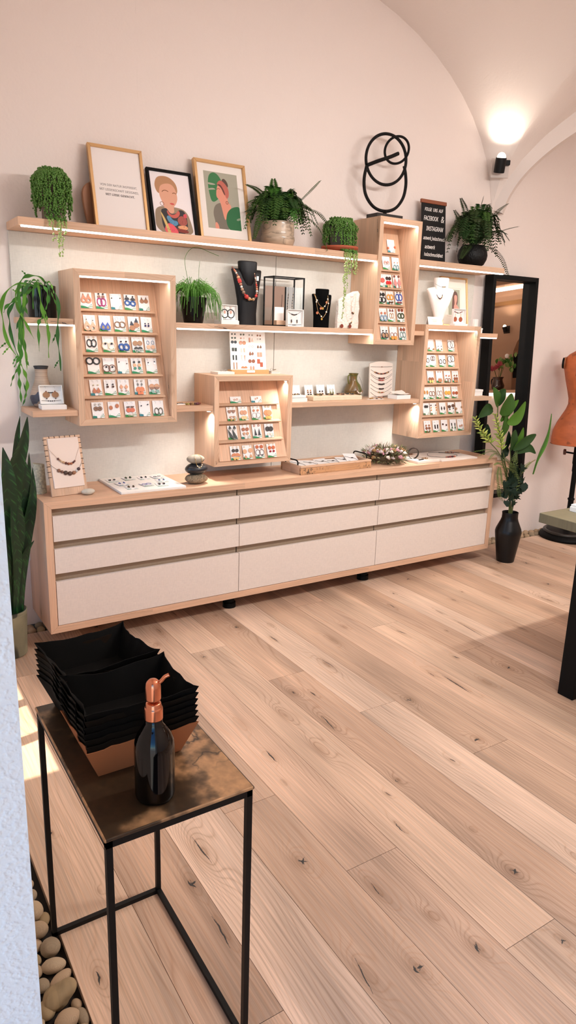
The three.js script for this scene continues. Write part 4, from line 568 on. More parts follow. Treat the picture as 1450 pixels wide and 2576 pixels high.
{
  const X = 0.1, Z = 0.14, p = thing('strap_leaf_plant', 'trailing cactus with long flat strap leaves in a glossy black cylinder pot', 'potted plant', [X, M_SHELF, Z]);
  mesh('pot', lathe([[0, 0], [0.058, 0], [0.061, 0.003], [0.062, 0.138], [0.059, 0.14], [0.057, 0.12], [0, 0.118]], 44), phys(0x040505, 0.1, { specularIntensity: 0.8 }), p);
  mesh('soil', cyl(0.056, 0.056, 0.004, 0, 0.119, 0), SOIL, p);
  const L = [
  [[0.106,1.674,0.200], [0.072,1.696,0.240], [0.027,1.697,0.280], [-0.001,1.689,0.280], [-0.021,1.663,0.280], [-0.030,1.628,0.280], [-0.035,1.598,0.280]],
  [[0.06,1.66,0.15], [0.005,1.669,0.160], [-0.027,1.655,0.160], [-0.057,1.625,0.160], [-0.074,1.588,0.160], [-0.079,1.552,0.160], [-0.075,1.508,0.160], [-0.073,1.463,0.160], [-0.061,1.416,0.160], [-0.040,1.376,0.160], [-0.018,1.344,0.160], [-0.012,1.323,0.160]],
  [[0.05,1.66,0.2],[0.0,1.665,0.25],[-0.027,1.628,0.275], [-0.027,1.588,0.275], [-0.022,1.548,0.275], [-0.029,1.510,0.275], [-0.030,1.459,0.275], [-0.028,1.407,0.275], [-0.037,1.355,0.275], [-0.038,1.331,0.275]],
  [[0.07,1.66,0.2],[0.02,1.66,0.26],[-0.007,1.624,0.275], [-0.013,1.574,0.275], [-0.023,1.535,0.275], [-0.035,1.507,0.275], [-0.044,1.476,0.275]],
  [[-0.023,1.573,0.275], [-0.021,1.523,0.275], [-0.021,1.446,0.275], [-0.016,1.394,0.275], [-0.012,1.342,0.275], [-0.003,1.321,0.275]],
  [[0.05,1.66,0.17],[-0.005,1.65,0.19],[-0.024,1.618,0.200], [-0.030,1.573,0.248], [-0.021,1.533,0.280], [-0.010,1.508,0.280], [0.005,1.475,0.280], [0.024,1.437,0.280]],
  [[0.05,1.65,0.14],[0.01,1.63,0.15],[-0.017,1.601,0.160], [-0.039,1.584,0.160], [-0.061,1.565,0.160], [-0.070,1.542,0.160]],
  [[0.05,1.64,0.14],[0.01,1.62,0.15],[-0.018,1.593,0.160], [-0.037,1.569,0.160], [-0.051,1.542,0.160], [-0.048,1.506,0.160], [-0.049,1.469,0.160], [-0.040,1.419,0.160], [-0.027,1.376,0.160], [-0.020,1.352,0.160]],
  [[-0.014,1.323,0.160], [-0.032,1.295,0.160], [-0.050,1.263,0.160], [-0.062,1.225,0.160]],
  [[-0.036,1.329,0.275], [-0.023,1.292,0.275], [-0.015,1.255,0.275], [-0.020,1.212,0.275], [-0.030,1.180,0.275]],
  [[-0.038,1.331,0.275], [-0.046,1.295,0.275], [-0.048,1.255,0.275], [-0.046,1.210,0.275], [-0.045,1.164,0.275]],
  [[-0.030,1.250,0.275], [-0.023,1.209,0.275], [-0.027,1.183,0.275], [-0.042,1.148,0.275]],
  [[0.08,1.67,0.2],[0.052,1.678,0.275], [0.040,1.652,0.275], [0.011,1.628,0.275], [-0.004,1.624,0.275]],
  [[0.072,1.677,0.200], [0.070,1.630,0.230], [0.066,1.593,0.260], [0.065,1.562,0.280], [0.073,1.526,0.280], [0.083,1.480,0.280], [0.087,1.448,0.280], [0.083,1.396,0.280], [0.082,1.356,0.280]],
  [[0.080,1.675,0.200], [0.085,1.655,0.260], [0.092,1.629,0.280], [0.090,1.591,0.280], [0.080,1.560,0.280]],
  [[0.111,1.672,0.200], [0.130,1.646,0.227], [0.139,1.607,0.253], [0.135,1.559,0.280], [0.130,1.515,0.280], [0.126,1.476,0.280], [0.124,1.436,0.280], [0.127,1.396,0.280], [0.130,1.356,0.280], [0.131,1.300,0.280]],
  [[0.126,1.646,0.200], [0.114,1.615,0.280], [0.126,1.585,0.280], [0.130,1.554,0.280]],
  [[0.069,1.567,0.275], [0.083,1.539,0.275], [0.084,1.513,0.275], [0.092,1.467,0.275]],
  [[0.07,1.55,0.275],[0.066,1.526,0.275], [0.053,1.515,0.275], [0.046,1.492,0.275], [0.045,1.447,0.275], [0.044,1.384,0.275]],
  [[0.127,1.470,0.275], [0.115,1.449,0.275], [0.101,1.420,0.275]],
  [[-0.063,1.419,0.160], [-0.079,1.408,0.160], [-0.096,1.392,0.160]], [[-0.057,1.397,0.160], [-0.073,1.381,0.160], [-0.087,1.364,0.160]], [[-0.020,1.363,0.160], [-0.037,1.344,0.160], [-0.047,1.322,0.160]],
  [[-0.007,1.624,0.275], [0.010,1.655,0.265], [0.04,1.684,0.22]], [[0.04,1.65,0.21],[0.005,1.620,0.275], [0.001,1.590,0.275], [-0.003,1.559,0.275], [0.008,1.534,0.275]],
  [[-0.027,1.642,0.160], [-0.013,1.635,0.160], [0.018,1.629,0.160]], [[-0.032,1.471,0.275], [-0.040,1.420,0.275], [-0.038,1.368,0.275], [-0.050,1.342,0.275], [-0.065,1.316,0.275]],
  [[0.125,1.345,0.275], [0.114,1.329,0.275], [0.105,1.313,0.275]], [[0.03,1.695,0.27],[0.008,1.698,0.275], [0.001,1.707,0.275], [-0.009,1.715,0.275]],
  [[0.03,1.66,0.22],[-0.002,1.620,0.275], [-0.012,1.548,0.275], [-0.021,1.484,0.275], [-0.020,1.420,0.275], [-0.013,1.368,0.275], [-0.012,1.305,0.275]],
  [[-0.031,1.522,0.275], [-0.032,1.433,0.275], [-0.033,1.368,0.275], [-0.047,1.316,0.275], [-0.049,1.289,0.275]],
  [[0.09,1.66,0.16],[0.03,1.68,0.2],[0.0,1.655,0.24],[-0.012,1.61,0.262]], [[0.1,1.66,0.16],[0.06,1.685,0.2],[0.03,1.665,0.24],[0.022,1.63,0.262]], [[0.1,1.66,0.17],[0.12,1.68,0.2],[0.125,1.66,0.23],[0.122,1.63,0.262]], [[0.09,1.65,0.2],[0.05,1.67,0.24],[0.035,1.62,0.262],[0.03,1.56,0.27]], [[0.1,1.66,0.19],[0.1,1.68,0.23],[0.104,1.64,0.265],[0.1,1.585,0.272]]];
  const R = rngOf(3), ms = [G.mid, G.bright, leafMat(0x417a2b), leafMat(0x2f5f2a)];
  L.forEach((pts, i) => { const w0 = pts.length > 7 ? 0.0088 : pts.length > 4 ? 0.0085 : 0.005; mesh('strap_leaf', ribbon(pts.map(([x, y, z]) => V(x - X, y - M_SHELF, z - Z)), (t) => w0 * (0.6 + 0.4 * Math.sin(t * 19 + i)) * Math.pow(Math.max(0.06, Math.sin(PI * clamp(t * 0.9 + 0.08, 0, 1))), 0.5), { seg: pts.length * 5, up: V(0, 0.2, 1), fold: 0.35 }), ms[i % 4], p); });
}
{
  const X = -0.165, Z = 0.3, p = thing('snake_plant', 'tall snake plant with dark banded sword leaves in a rough grey-green pot', 'potted plant', [X, 0, Z]);
  const mottled = tex(256, 256, (x, y) => { const k = 0.8 + 0.45 * fbm(x / 40, y / 22, 91, 4), d = smooth(0.52, 0.56, fbm(x / 60 + 4, y / 70, 95, 2)); return [lerp(128, 58, d) * k, lerp(122, 57, d) * k, lerp(98, 46, d) * k]; });
  mesh('pot', lathe([[0, 0], [0.062, 0], [0.069, 0.008], [0.078, 0.2], [0.079, 0.222], [0.074, 0.224], [0.071, 0.2], [0, 0.195]], 44), new THREE.MeshStandardMaterial({ map: mottled, roughness: 0.85 }), p);
  mesh('soil', cyl(0.07, 0.07, 0.004, 0, 0.198, 0), SOIL, p);
  const band = tex(64, 512, (x, y) => { const b = smooth(0.42, 0.6, fbm(x / 26 + 3, y / 9 + Math.abs(x - 32) / 9, 97, 2)), e = Math.abs(x - 32) / 32; return [lerp(10, 38, b) + 4 * e, lerp(42, 84, b) + 8 * e, lerp(22, 42, b)]; });
  const lm = new THREE.MeshStandardMaterial({ map: band, roughness: 0.4, side: THREE.DoubleSide });
  const T = [[0.044, [[-0.035,1.108,0.33], [-0.061,0.994,0.33], [-0.105,0.869,0.32], [-0.122,0.700,0.31], [-0.135,0.470,0.300], [-0.149,0.195,0.300]]], [0.047, [[-0.147,0.982,0.34], [-0.140,0.859,0.35], [-0.153,0.703,0.34], [-0.170,0.522,0.33], [-0.178,0.195,0.31]]], [0.037, [[-0.063,0.950,0.28], [-0.051,0.829,0.28], [-0.070,0.694,0.28], [-0.095,0.558,0.29], [-0.131,0.195,0.29]]], [0.017, [[-0.021,0.938,0.25], [-0.028,0.849,0.25], [-0.053,0.692,0.26], [-0.093,0.463,0.27], [-0.123,0.195,0.28]]], [0.03, [[-0.014,0.871,0.27], [-0.026,0.735,0.28], [-0.061,0.586,0.29], [-0.099,0.368,0.300], [-0.116,0.195,0.300]]], [0.017, [[-0.038,0.543,0.32], [-0.066,0.511,0.32], [-0.086,0.462,0.31], [-0.104,0.321,0.300], [-0.118,0.195,0.300]]], [0.03, [[-0.070,0.920,0.25], [-0.083,0.786,0.25], [-0.108,0.560,0.26], [-0.140,0.195,0.27]]], [0.024, [[-0.133,0.724,0.35], [-0.130,0.609,0.35], [-0.122,0.477,0.34], [-0.127,0.373,0.33], [-0.144,0.195,0.32]]], [0.02, [[-0.051,1.104,0.26], [-0.071,1.008,0.26], [-0.095,0.832,0.27], [-0.112,0.560,0.27], [-0.131,0.195,0.28]]], [0.035, [[-0.2, 0.9, 0.28], [-0.19, 0.7, 0.28], [-0.19, 0.5, 0.28], [-0.18, 0.195, 0.28]]], [0.03, [[-0.11, 0.8, 0.32], [-0.1, 0.65, 0.32], [-0.12, 0.45, 0.31], [-0.15, 0.195, 0.3]]]];
  for (const [w, pts] of T) mesh('sword_leaf', ribbon(pts.reverse().map(([x, y, z]) => V(x - X, y, z - Z)), (t) => w * (t < 0.6 ? 0.5 + 0.5 * smooth(0, 0.6, t) : 1) * Math.pow(clamp((1 - t) / 0.42, 0.01, 1), 0.75), { seg: 22, up: V(0.35, 0, 1), fold: 0.3, across: 4, closedUV: 1 }), lm, p);
}
{ // floor vase and the branches that stand in it
  const vz = [3.075, 0, 0.433], v = thing('floor_vase', 'black glazed floor vase with a pinched neck beside the sideboard', 'vase', vz);
  mesh('vase_body', lathe([[0, 0], [0.056, 0], [0.06, 0.004], [0.088, 0.2], [0.089, 0.215], [0.084, 0.235], [0.06, 0.29], [0.054, 0.31], [0.053, 0.335], [0.055, 0.35], [0.051, 0.352], [0.048, 0.335], [0.049, 0.3], [0, 0.02]], 56), phys(0x060709, 0.33, { specularIntensity: 0.7 }), v);
  const base = [3.07, 0.3, 0.433];
  const blade = (pts, w, o = {}) => ribbon(pts.map(v3), (t) => w * Math.pow(Math.max(0.02, Math.sin(PI * clamp(t * 0.93 + 0.05, 0, 1))), 0.75), { seg: 14, up: V(0.25, 0.25, 1), fold: 0.22, across: 4, ...o });
  const lg = [leafMat(0x33561a), leafMat(0x4a7222), leafMat(0x24421a), leafMat(0x0f2416)];
  const sub = (name, label, cat = 'branch') => thing(name, label, cat, [0, 0, 0], 'branches in the black floor vase');
  let b = sub('leafy_branch', 'branch with broad light green leaves rising highest from the black vase');
  mesh('stem', tube([base, [3.04, 0.471, 0.433], [2.979, 0.672, 0.43], [2.9, 0.86, 0.43], [2.85, 1.0, 0.43], [2.84, 1.09, 0.43]].map(v3), 0.004, 30, 6), G.stem, b);
  mesh('broad_leaf', blade([[2.841,1.080,0.43], [2.807,1.126,0.44], [2.780,1.198,0.43]], 0.0525), lg[0], b); mesh('broad_leaf', blade([[2.860,1.025,0.44], [2.905,1.083,0.455], [2.951,1.155,0.44]], 0.061), lg[0], b); mesh('broad_leaf', blade([[2.851,1.08,0.42], [2.878,1.138,0.41], [2.92,1.18,0.41]], 0.0439), lg[2], b);
  mesh('broad_leaf', blade([[2.798,1.054,0.43], [2.733,1.060,0.44], [2.661,1.015,0.44]], 0.0366), lg[2], b); mesh('broad_leaf', blade([[2.88,0.98,0.43], [2.960,1.049,0.42], [3.033,1.112,0.43]], 0.0317), lg[1], b); mesh('broad_leaf', blade([[2.925,0.965,0.45], [2.998,1.005,0.46], [3.079,1.102,0.45]], 0.0427), lg[1], b); mesh('broad_leaf', blade([[2.884,0.870,0.44], [2.901,0.950,0.45], [2.919,1.02,0.44]], 0.0439), lg[0], b); mesh('broad_leaf', blade([[2.788,0.96,0.4], [2.788,0.900,0.4], [2.830,0.842,0.41]], 0.0488), lg[3], b);
  b = sub('leafy_branch', 'branch with dark glossy magnolia-like leaves leaning towards the mirror');
  mesh('stem', tube([base, [3.06, 0.5, 0.433], [3.03, 0.68, 0.43], [3.0, 0.8, 0.43]].map(v3), 0.0035, 20, 6), G.stem, b);
  for (const [pts, w, m] of [[[[3.001,0.780,0.44], [2.995,0.851,0.45], [3.024,0.918,0.44]], 0.042, 2], [[[2.961,0.77,0.42], [2.966,0.844,0.43], [2.970,0.91,0.43]], 0.03, 3], [[[3.03,0.79,0.42], [3.08,0.847,0.43], [3.112,0.928,0.43]], 0.03, 1], [[[3.01,0.785,0.45], [3.107,0.836,0.46], [3.225,0.878,0.45]], 0.028, 2], [[[3.06,0.762,0.44], [3.159,0.79,0.45], [3.245,0.748,0.45]], 0.024, 2], [[[3.0,0.79,0.42], [2.95,0.77,0.43], [2.93,0.72,0.43]], 0.03, 3]]) mesh('broad_leaf', blade(pts, w * 1.2), lg[m], b);
  b = sub('leafy_branch', 'single long rolled leaf on a thin arching stalk reaching towards the dress form');
  mesh('stem', tube([base, [3.06, 0.4, 0.433], [3.09, 0.545, 0.433], [3.142, 0.600, 0.430], [3.195, 0.665, 0.430], [3.275, 0.698, 0.430]].map(v3), 0.003, 26, 6), std(0x8a7a4a, 0.7), b);
  mesh('long_leaf', ribbon([[3.262,0.598,0.430], [3.283,0.683,0.430], [3.305,0.746,0.430], [3.349,0.832,0.430], [3.373,0.899,0.430], [3.383,1.01,0.430]].map(v3), (t) => 0.017 * Math.pow(Math.max(0.03, Math.sin(PI * clamp(t * 0.93 + 0.05, 0, 1))), 0.5) * (1.35 - 0.3 * Math.sin(t * 9)), { seg: 26, up: V(0.6, 0, 1), fold: 0.8, across: 4 }), leafMat(0x4f8430), b);
  const R = rngOf(77), bud = (() => { const g = lathe([[0, 0], [0.0055, 0.008], [0.007, 0.02], [0.005, 0.032], [0.0005, 0.045]], 8); return g; })();
  for (const [label, pts] of [['spray of yellow-green buds hanging out over the sideboard end', [base, [3.02, 0.6, 0.433], [2.895, 0.773, 0.430], [2.811, 0.839, 0.430], [2.750, 0.893, 0.430], [2.684, 0.951, 0.430], [2.640, 1.015, 0.430]]], ['upright spray of yellow-green buds below the broad leaves', [base, [3.04, 0.5, 0.433], [2.935, 0.723, 0.430], [2.895, 0.843, 0.440], [2.85, 0.925, 0.445], [2.805, 1.03, 0.445]]]]) {
    b = sub('bud_spray', label); const cv = new THREE.CatmullRomCurve3(pts.map(v3)); mesh('stem', new THREE.TubeGeometry(cv, 30, 0.003, 6), G.stem, b);
    for (let i = 0; i < 34; i++) { const t = 0.5 + 0.5 * (i + 0.5) / 34, p = cv.getPoint(t), tan = cv.getTangent(t), d = tan.clone().multiplyScalar(0.8).add(V(Math.cos(i * 2.4), Math.sin(i * 2.4) * 0.6, Math.sin(i * 2.4) + 0.3).normalize()), k = 1.05 - 0.45 * (t - 0.5) * 2; const g = bud.clone().scale(k, k, k); mesh('bud', aim(g, V(0, 1, 0), d).translate(p.x, p.y, p.z), i % 3 ? std(0xb4bd5e, 0.5) : std(0x8aa044, 0.5), b); }
  }
  b = sub('fern_bunch', 'pale grey-green fern fronds low in the black vase bouquet');
  for (const [pts, L] of [[[[3.07, 0.4, 0.44], [3.055, 0.58, 0.46], [2.996, 0.656, 0.47], [2.93, 0.68, 0.47]], 0.05], [[[3.07, 0.4, 0.43], [3.047, 0.603, 0.44], [3.025, 0.692, 0.45], [3.041, 0.77, 0.45]], 0.04], [[[3.07, 0.4, 0.43], [3.085, 0.601, 0.44], [3.13, 0.651, 0.45], [3.197, 0.689, 0.45]], 0.045], [[[3.07, 0.4, 0.45], [3.041, 0.62, 0.46], [2.990, 0.695, 0.46], [2.927, 0.742, 0.46]], 0.045], [[[3.05, 0.4, 0.41], [2.961, 0.55, 0.42], [2.940, 0.612, 0.42], [2.932, 0.666, 0.42]], 0.045], [[[3.07, 0.4, 0.43], [3.072, 0.60, 0.43], [3.075, 0.688, 0.43], [3.071, 0.756, 0.43]], 0.035], [[[3.06, 0.4, 0.41], [2.99, 0.45, 0.41], [2.965, 0.5, 0.41], [2.95, 0.55, 0.41]], 0.03]]) mesh('frond', frond(pts.map(v3), L, 20, 0.1), G.olive, b);
  b = sub('ivy_bunch', 'dark green pointed ivy leaves gathered just above the vase neck');
  const ivy = (() => { const g = new THREE.ShapeGeometry(poly([[0, -0.03], [0.022, -0.026], [0.034, -0.006], [0.02, 0.002], [0.022, 0.022], [0.008, 0.014], [0, 0.04], [-0.008, 0.014], [-0.022, 0.022], [-0.02, 0.002], [-0.034, -0.006], [-0.022, -0.026]])); const p = g.attributes.position; for (let i = 0; i < p.count; i++) p.setZ(i, -Math.abs(p.getX(i)) * 0.35 + p.getY(i) * p.getY(i) * 3); g.computeVertexNormals(); return g; })();
  for (const [x, y, k] of [[3.016, 0.577, 1.4], [3.09, 0.6, 1.1], [3.129, 0.537, 1.1], [3.093, 0.496, 1.2], [2.99, 0.432, 0.8], [3.085, 0.457, 0.9], [3.009, 0.533, 1.3], [3.055, 0.554, 1.4], [2.967, 0.49, 0.9], [3.11, 0.57, 1.0], [3.04, 0.5, 1.2], [3.08, 0.63, 0.9], [3.0, 0.62, 1.2], [3.05, 0.66, 1.2], [3.1, 0.66, 1.1], [2.96, 0.56, 1.0], [3.03, 0.47, 1.0], [3.06, 0.42, 0.8], [2.98, 0.5, 1.1], [3.06, 0.6, 1.3], [3.12, 0.5, 0.9]]) { mesh('ivy_leaf', rotG(ivy.clone().scale(k, k, k), (R() - 0.5) * 1.2, (R() - 0.5) * 1.2, (R() - 0.5) * 4 - 0.8).translate(x, y, 0.455 + R() * 0.03), lg[3], b); }
  for (let i = 0; i < 5; i++) mesh('stem', tube([V(3.07 + (i - 2) * 0.008, 0.28, 0.433), V(3.07 + (i - 2) * 0.012, 0.42, 0.44), V(3.06 + (i - 2) * 0.03, 0.56, 0.45)], 0.003, 12, 5), G.stem, b);
  b = sub('feathery_greens', 'feathery drooping greens from the vase lying over the sideboard corner');
  for (const pts of [[[3.06, 0.45, 0.42], [2.962, 0.724, 0.41], [2.858, 0.782, 0.41], [2.720, 0.766, 0.42]], [[3.05, 0.45, 0.42], [2.962, 0.71, 0.41], [2.880, 0.768, 0.41], [2.819, 0.735, 0.42]], [[3.05, 0.45, 0.42], [2.960, 0.735, 0.41], [2.843, 0.793, 0.41], [2.671, 0.793, 0.42]], [[3.05, 0.45, 0.44], [2.964, 0.666, 0.44], [2.888, 0.71, 0.44], [2.838, 0.70, 0.45]]]) mesh('frond', frond(pts.map(v3), 0.022, 30, 0.5), leafMat(0x5d7a3a), b);
}
// ------------------------------------------------------------------ framed prints
// frame standing on a shelf and leaning back; print drawn on a canvas and lying behind its own glass
function framed(name, label, x0, x1, y, h, zb, zt, bw, bd, mat, art, group = 'framed prints on the shelves', matW = 0) {
  const w = x1 - x0, f = thing(name, label, 'picture', [(x0 + x1) / 2, y, zb], group); f.rotation.x = -Math.atan2(zb - zt, h);
  const b = (pts) => new THREE.ExtrudeGeometry(poly(pts), { depth: bd - 0.004, bevelEnabled: true, bevelThickness: 0.002, bevelSize: 0.0015, bevelOffset: -0.0015, bevelSegments: 2 }).translate(0, 0, -bd / 2);
  const a = w / 2, i = a - bw;
  mesh('frame_side', b([[-a, 0], [-i, bw], [-i, h - bw], [-a, h]]), mat, f); mesh('frame_side', b([[a, 0], [a, h], [i, h - bw], [i, bw]]), mat, f); mesh('frame_side', b([[-a, h], [-i, h - bw], [i, h - bw], [a, h]]), mat, f); mesh('frame_side', b([[-a, 0], [a, 0], [i, bw], [-i, bw]]), mat, f);
  const pm = mesh('print', new THREE.PlaneGeometry(2 * i, h - 2 * bw).translate(0, h / 2, 0.0), new THREE.MeshStandardMaterial({ map: canvasTex(512, Math.round(512 * (h - 2 * bw) / (2 * i)), art), roughness: 0.8 }), f);
  mesh('backing', box(2 * i + 0.01, h - bw, 0.004, 0, h / 2, -0.006), std(0x6b5a48, 0.9), f);
  return f;
}
const smoothPoly = (g, w, h, pts, fill, close = true) => { g.beginPath(); const P = pts.map(([x, y]) => [x * w, y * h]); g.moveTo((P[0][0] + P[P.length - 1][0]) / 2, (P[0][1] + P[P.length - 1][1]) / 2); for (let i = 0; i < P.length; i++) { const n = P[(i + 1) % P.length]; g.quadraticCurveTo(P[i][0], P[i][1], (P[i][0] + n[0]) / 2, (P[i][1] + n[1]) / 2); } g.closePath(); g.fillStyle = fill; g.fill(); };
framed('framed_print', 'gold frame with three printed lines of German text on white', 0.362, 0.622, T_SHELF, 0.384, 0.13, 0.035, 0.014, 0.022, M.gold, (g, w, h) => {
  g.fillStyle = '#f1e8e4'; g.fillRect(0, 0, w, h); g.fillStyle = '#4a4644'; g.textAlign = 'center';
  g.font = '30px sans-serif'; g.fillText('VON DER NATUR INSPIRIERT,', w * 0.51, h * 0.475); g.fillText('MIT LEIDENSCHAFT DESIGNED,', w * 0.51, h * 0.535); g.font = 'bold 31px sans-serif'; g.fillStyle = '#3a3634'; g.fillText('MIT LIEBE GEMACHT.', w * 0.52, h * 0.595);
});
framed('framed_print', 'black frame with a faceless woman in a patterned blouse', 0.643, 0.876, T_SHELF, 0.322, 0.13, 0.035, 0.013, 0.02, M.black, (g, w, h) => {
  g.fillStyle = '#f3e9ea'; g.fillRect(0, 0, w, h); const S = (c, ...p) => smoothPoly(g, w, h, p, c);
  S('#9b8670', [0.02, 1.02], [0.03, 0.66], [0.12, 0.58], [0.3, 0.55], [0.7, 0.56], [0.86, 0.62], [0.94, 0.8], [0.98, 1.02]);
  S('#b98a66', [0.12, 0.3], [0.1, 0.2], [0.18, 0.08], [0.36, 0.05], [0.52, 0.07], [0.66, 0.16], [0.68, 0.3], [0.6, 0.36], [0.3, 0.34], [0.18, 0.36]);
  S('#e0a78c', [0.2, 0.3], [0.26, 0.2], [0.5, 0.16], [0.62, 0.24], [0.66, 0.4], [0.6, 0.5], [0.52, 0.56], [0.54, 0.64], [0.44, 0.68], [0.3, 0.62], [0.26, 0.5], [0.2, 0.4]);
  S('#3d3a3c', [0.26, 0.6], [0.34, 0.58], [0.42, 0.68], [0.58, 0.66], [0.66, 0.58], [0.84, 0.62], [0.84, 1.02], [0.2, 1.02], [0.18, 0.62]);
  S('#c9655a', [0.34, 0.6], [0.42, 0.69], [0.55, 0.68], [0.64, 0.59], [0.68, 0.66], [0.58, 0.74], [0.44, 0.74], [0.34, 0.68]);
  S('#5d92b4', [0.3, 0.72], [0.4, 0.7], [0.46, 0.78], [0.58, 0.78], [0.6, 0.84], [0.5, 0.88], [0.36, 0.82]);
  S('#a85a50', [0.6, 0.72], [0.72, 0.68], [0.84, 0.74], [0.82, 0.84], [0.66, 0.86], [0.58, 0.8]); S('#e8a77c', [0.56, 0.86], [0.82, 0.84], [0.84, 0.92], [0.6, 0.92]); S('#8a3f36', [0.5, 0.9], [0.84, 0.92], [0.84, 0.98], [0.5, 0.96]);
  S('#e8606a', [0.22, 1.0], [0.26, 0.86], [0.4, 0.82], [0.54, 0.9], [0.6, 1.02]); S('#d8545e', [0.74, 0.66], [0.84, 0.64], [0.84, 0.72], [0.76, 0.72]); S('#d9b876', [0.16, 0.64], [0.22, 0.68], [0.36, 0.9], [0.4, 1.02], [0.32, 1.02], [0.26, 0.86]);
  g.fillStyle = '#3a2a2a'; for (let i = 0; i < 40; i++) { g.beginPath(); g.arc(w * (0.28 + 0.54 * hash2(i, 1, 5)), h * (0.72 + 0.28 * hash2(i, 2, 5)), 3, 0, 7); g.fill(); }
  g.strokeStyle = '#7a4f2e'; g.lineWidth = 8; g.beginPath(); g.arc(w * 0.36, h * 0.36, w * 0.1, 3.7, 5.5); g.stroke(); g.beginPath(); g.arc(w * 0.58, h * 0.36, w * 0.06, 3.9, 5.6); g.stroke();
  S('#d4605a', [0.42, 0.5], [0.5, 0.485], [0.57, 0.505], [0.5, 0.53]); g.strokeStyle = '#8a5f52'; g.lineWidth = 6; g.beginPath(); g.arc(w * 0.24, h * 0.52, w * 0.045, 0, 7); g.stroke();
});
framed('framed_print', 'gold frame with a white mat around a woman in a red headscarf and green leaves', 0.89, 1.179, T_SHELF, 0.396, 0.13, 0.035, 0.015, 0.026, M.gold, (g, w, h) => {
  g.fillStyle = '#efe6df'; g.fillRect(0, 0, w, h); const x0 = 0.14, x1 = 0.87, y0 = 0.1, y1 = 0.87; g.save(); g.beginPath(); g.rect(w * x0, h * y0, w * (x1 - x0), h * (y1 - y0)); g.clip();
  g.fillStyle = '#a9a594'; g.fillRect(0, 0, w, h); const S = (c, ...p) => smoothPoly(g, w, h, p.map(([x, y]) => [lerp(x0, x1, x), lerp(y0, y1, y)]), c);
  S('#3f7a4c', [0.1, 0.2], [0.16, 0.05], [0.32, 0.0], [0.46, 0.06], [0.56, 0.2], [0.5, 0.34], [0.38, 0.48], [0.18, 0.56], [0.12, 0.4]);
  S('#a9a594', [0.06, 0.2], [0.24, 0.2], [0.36, 0.22], [0.24, 0.24], [0.08, 0.23]); S('#a9a594', [0.06, 0.32], [0.24, 0.28], [0.34, 0.31], [0.22, 0.32], [0.06, 0.34]);
  S('#7a7266', [0.18, 0.74], [0.24, 0.6], [0.38, 0.54], [0.5, 0.54], [0.7, 0.6], [0.66, 0.9], [0.62, 1.02], [0.24, 1.02], [0.22, 0.86]);
  S('#e0957e', [0.34, 0.32], [0.4, 0.2], [0.56, 0.22], [0.64, 0.36], [0.66, 0.52], [0.78, 0.58], [0.6, 0.74], [0.52, 0.88], [0.44, 0.56], [0.4, 0.48], [0.32, 0.44]);
  S('#5d4a40', [0.52, 0.12], [0.6, 0.09], [0.68, 0.14], [0.72, 0.22], [0.66, 0.26], [0.54, 0.2]); S('#bf6a5c', [0.36, 0.2], [0.48, 0.12], [0.62, 0.18], [0.72, 0.28], [0.7, 0.42], [0.62, 0.46], [0.58, 0.34], [0.5, 0.22], [0.4, 0.24]);
  S('#6a3f38', [0.36, 0.22], [0.48, 0.2], [0.58, 0.32], [0.6, 0.4], [0.56, 0.38], [0.48, 0.25]);
  S('#e0957e', [0.22, 0.88], [0.3, 0.9], [0.34, 1.02], [0.2, 1.02]); S('#2f6b42', [0.56, 0.78], [0.64, 0.66], [0.82, 0.58], [1.05, 0.56], [1.05, 1.05], [0.66, 1.02], [0.56, 0.92]); S('#8a9a80', [0.86, 0.8], [1.0, 0.76], [1.02, 0.8], [0.9, 0.83]);
  g.strokeStyle = '#7a4a3a'; g.lineWidth = 5; g.beginPath(); g.arc(w * 0.6, h * 0.5, 13, 0, 7); g.stroke(); g.beginPath(); g.arc(w * 0.44, h * 0.35, 22, 3.6, 5.6); g.stroke(); g.restore();
});
framed('framed_print', 'small gold frame with a long-haired woman in pink behind the white bust', 2.632, 2.872, 1.567, 0.31, 0.075, 0.03, 0.011, 0.02, M.gold, (g, w, h) => {
  g.fillStyle = '#eee6da'; g.fillRect(0, 0, w, h); g.strokeStyle = '#c9bca8'; g.lineWidth = 4; g.strokeRect(w * 0.22, h * 0.2, w * 0.56, h * 0.62); g.fillStyle = '#a6a692'; g.fillRect(w * 0.26, h * 0.23, w * 0.48, h * 0.56);
  const S = (c, ...p) => smoothPoly(g, w, h, p, c); S('#6a4f48', [0.4, 0.79], [0.42, 0.5], [0.46, 0.3], [0.56, 0.25], [0.66, 0.32], [0.66, 0.5], [0.6, 0.6], [0.5, 0.79]);
  S('#e09a8a', [0.5, 0.37], [0.56, 0.34], [0.63, 0.36], [0.63, 0.46], [0.58, 0.54], [0.62, 0.58], [0.7, 0.62], [0.72, 0.79], [0.5, 0.79], [0.48, 0.6], [0.53, 0.54]);
});
{
  const b = thing('serving_board', 'brown wooden serving board with round shoulders leaning behind the text print', 'board', [0.425, T_SHELF, 0.06]); b.rotation.x = -0.09;
  const s = new THREE.Shape(); s.moveTo(-0.07, 0); s.quadraticCurveTo(-0.095, 0.07, -0.097, 0.15); s.quadraticCurveTo(-0.095, 0.185, -0.065, 0.2); s.quadraticCurveTo(-0.035, 0.215, -0.03, 0.3); s.lineTo(0.03, 0.3); s.quadraticCurveTo(0.035, 0.215, 0.065, 0.2); s.quadraticCurveTo(0.095, 0.185, 0.097, 0.15); s.quadraticCurveTo(0.095, 0.07, 0.07, 0); s.closePath();
  mesh('board', woodUV(extrude(s, 0.02, 0.003), 1, 0.5, 1), std(0x9a6a4c, 0.6), b);
}
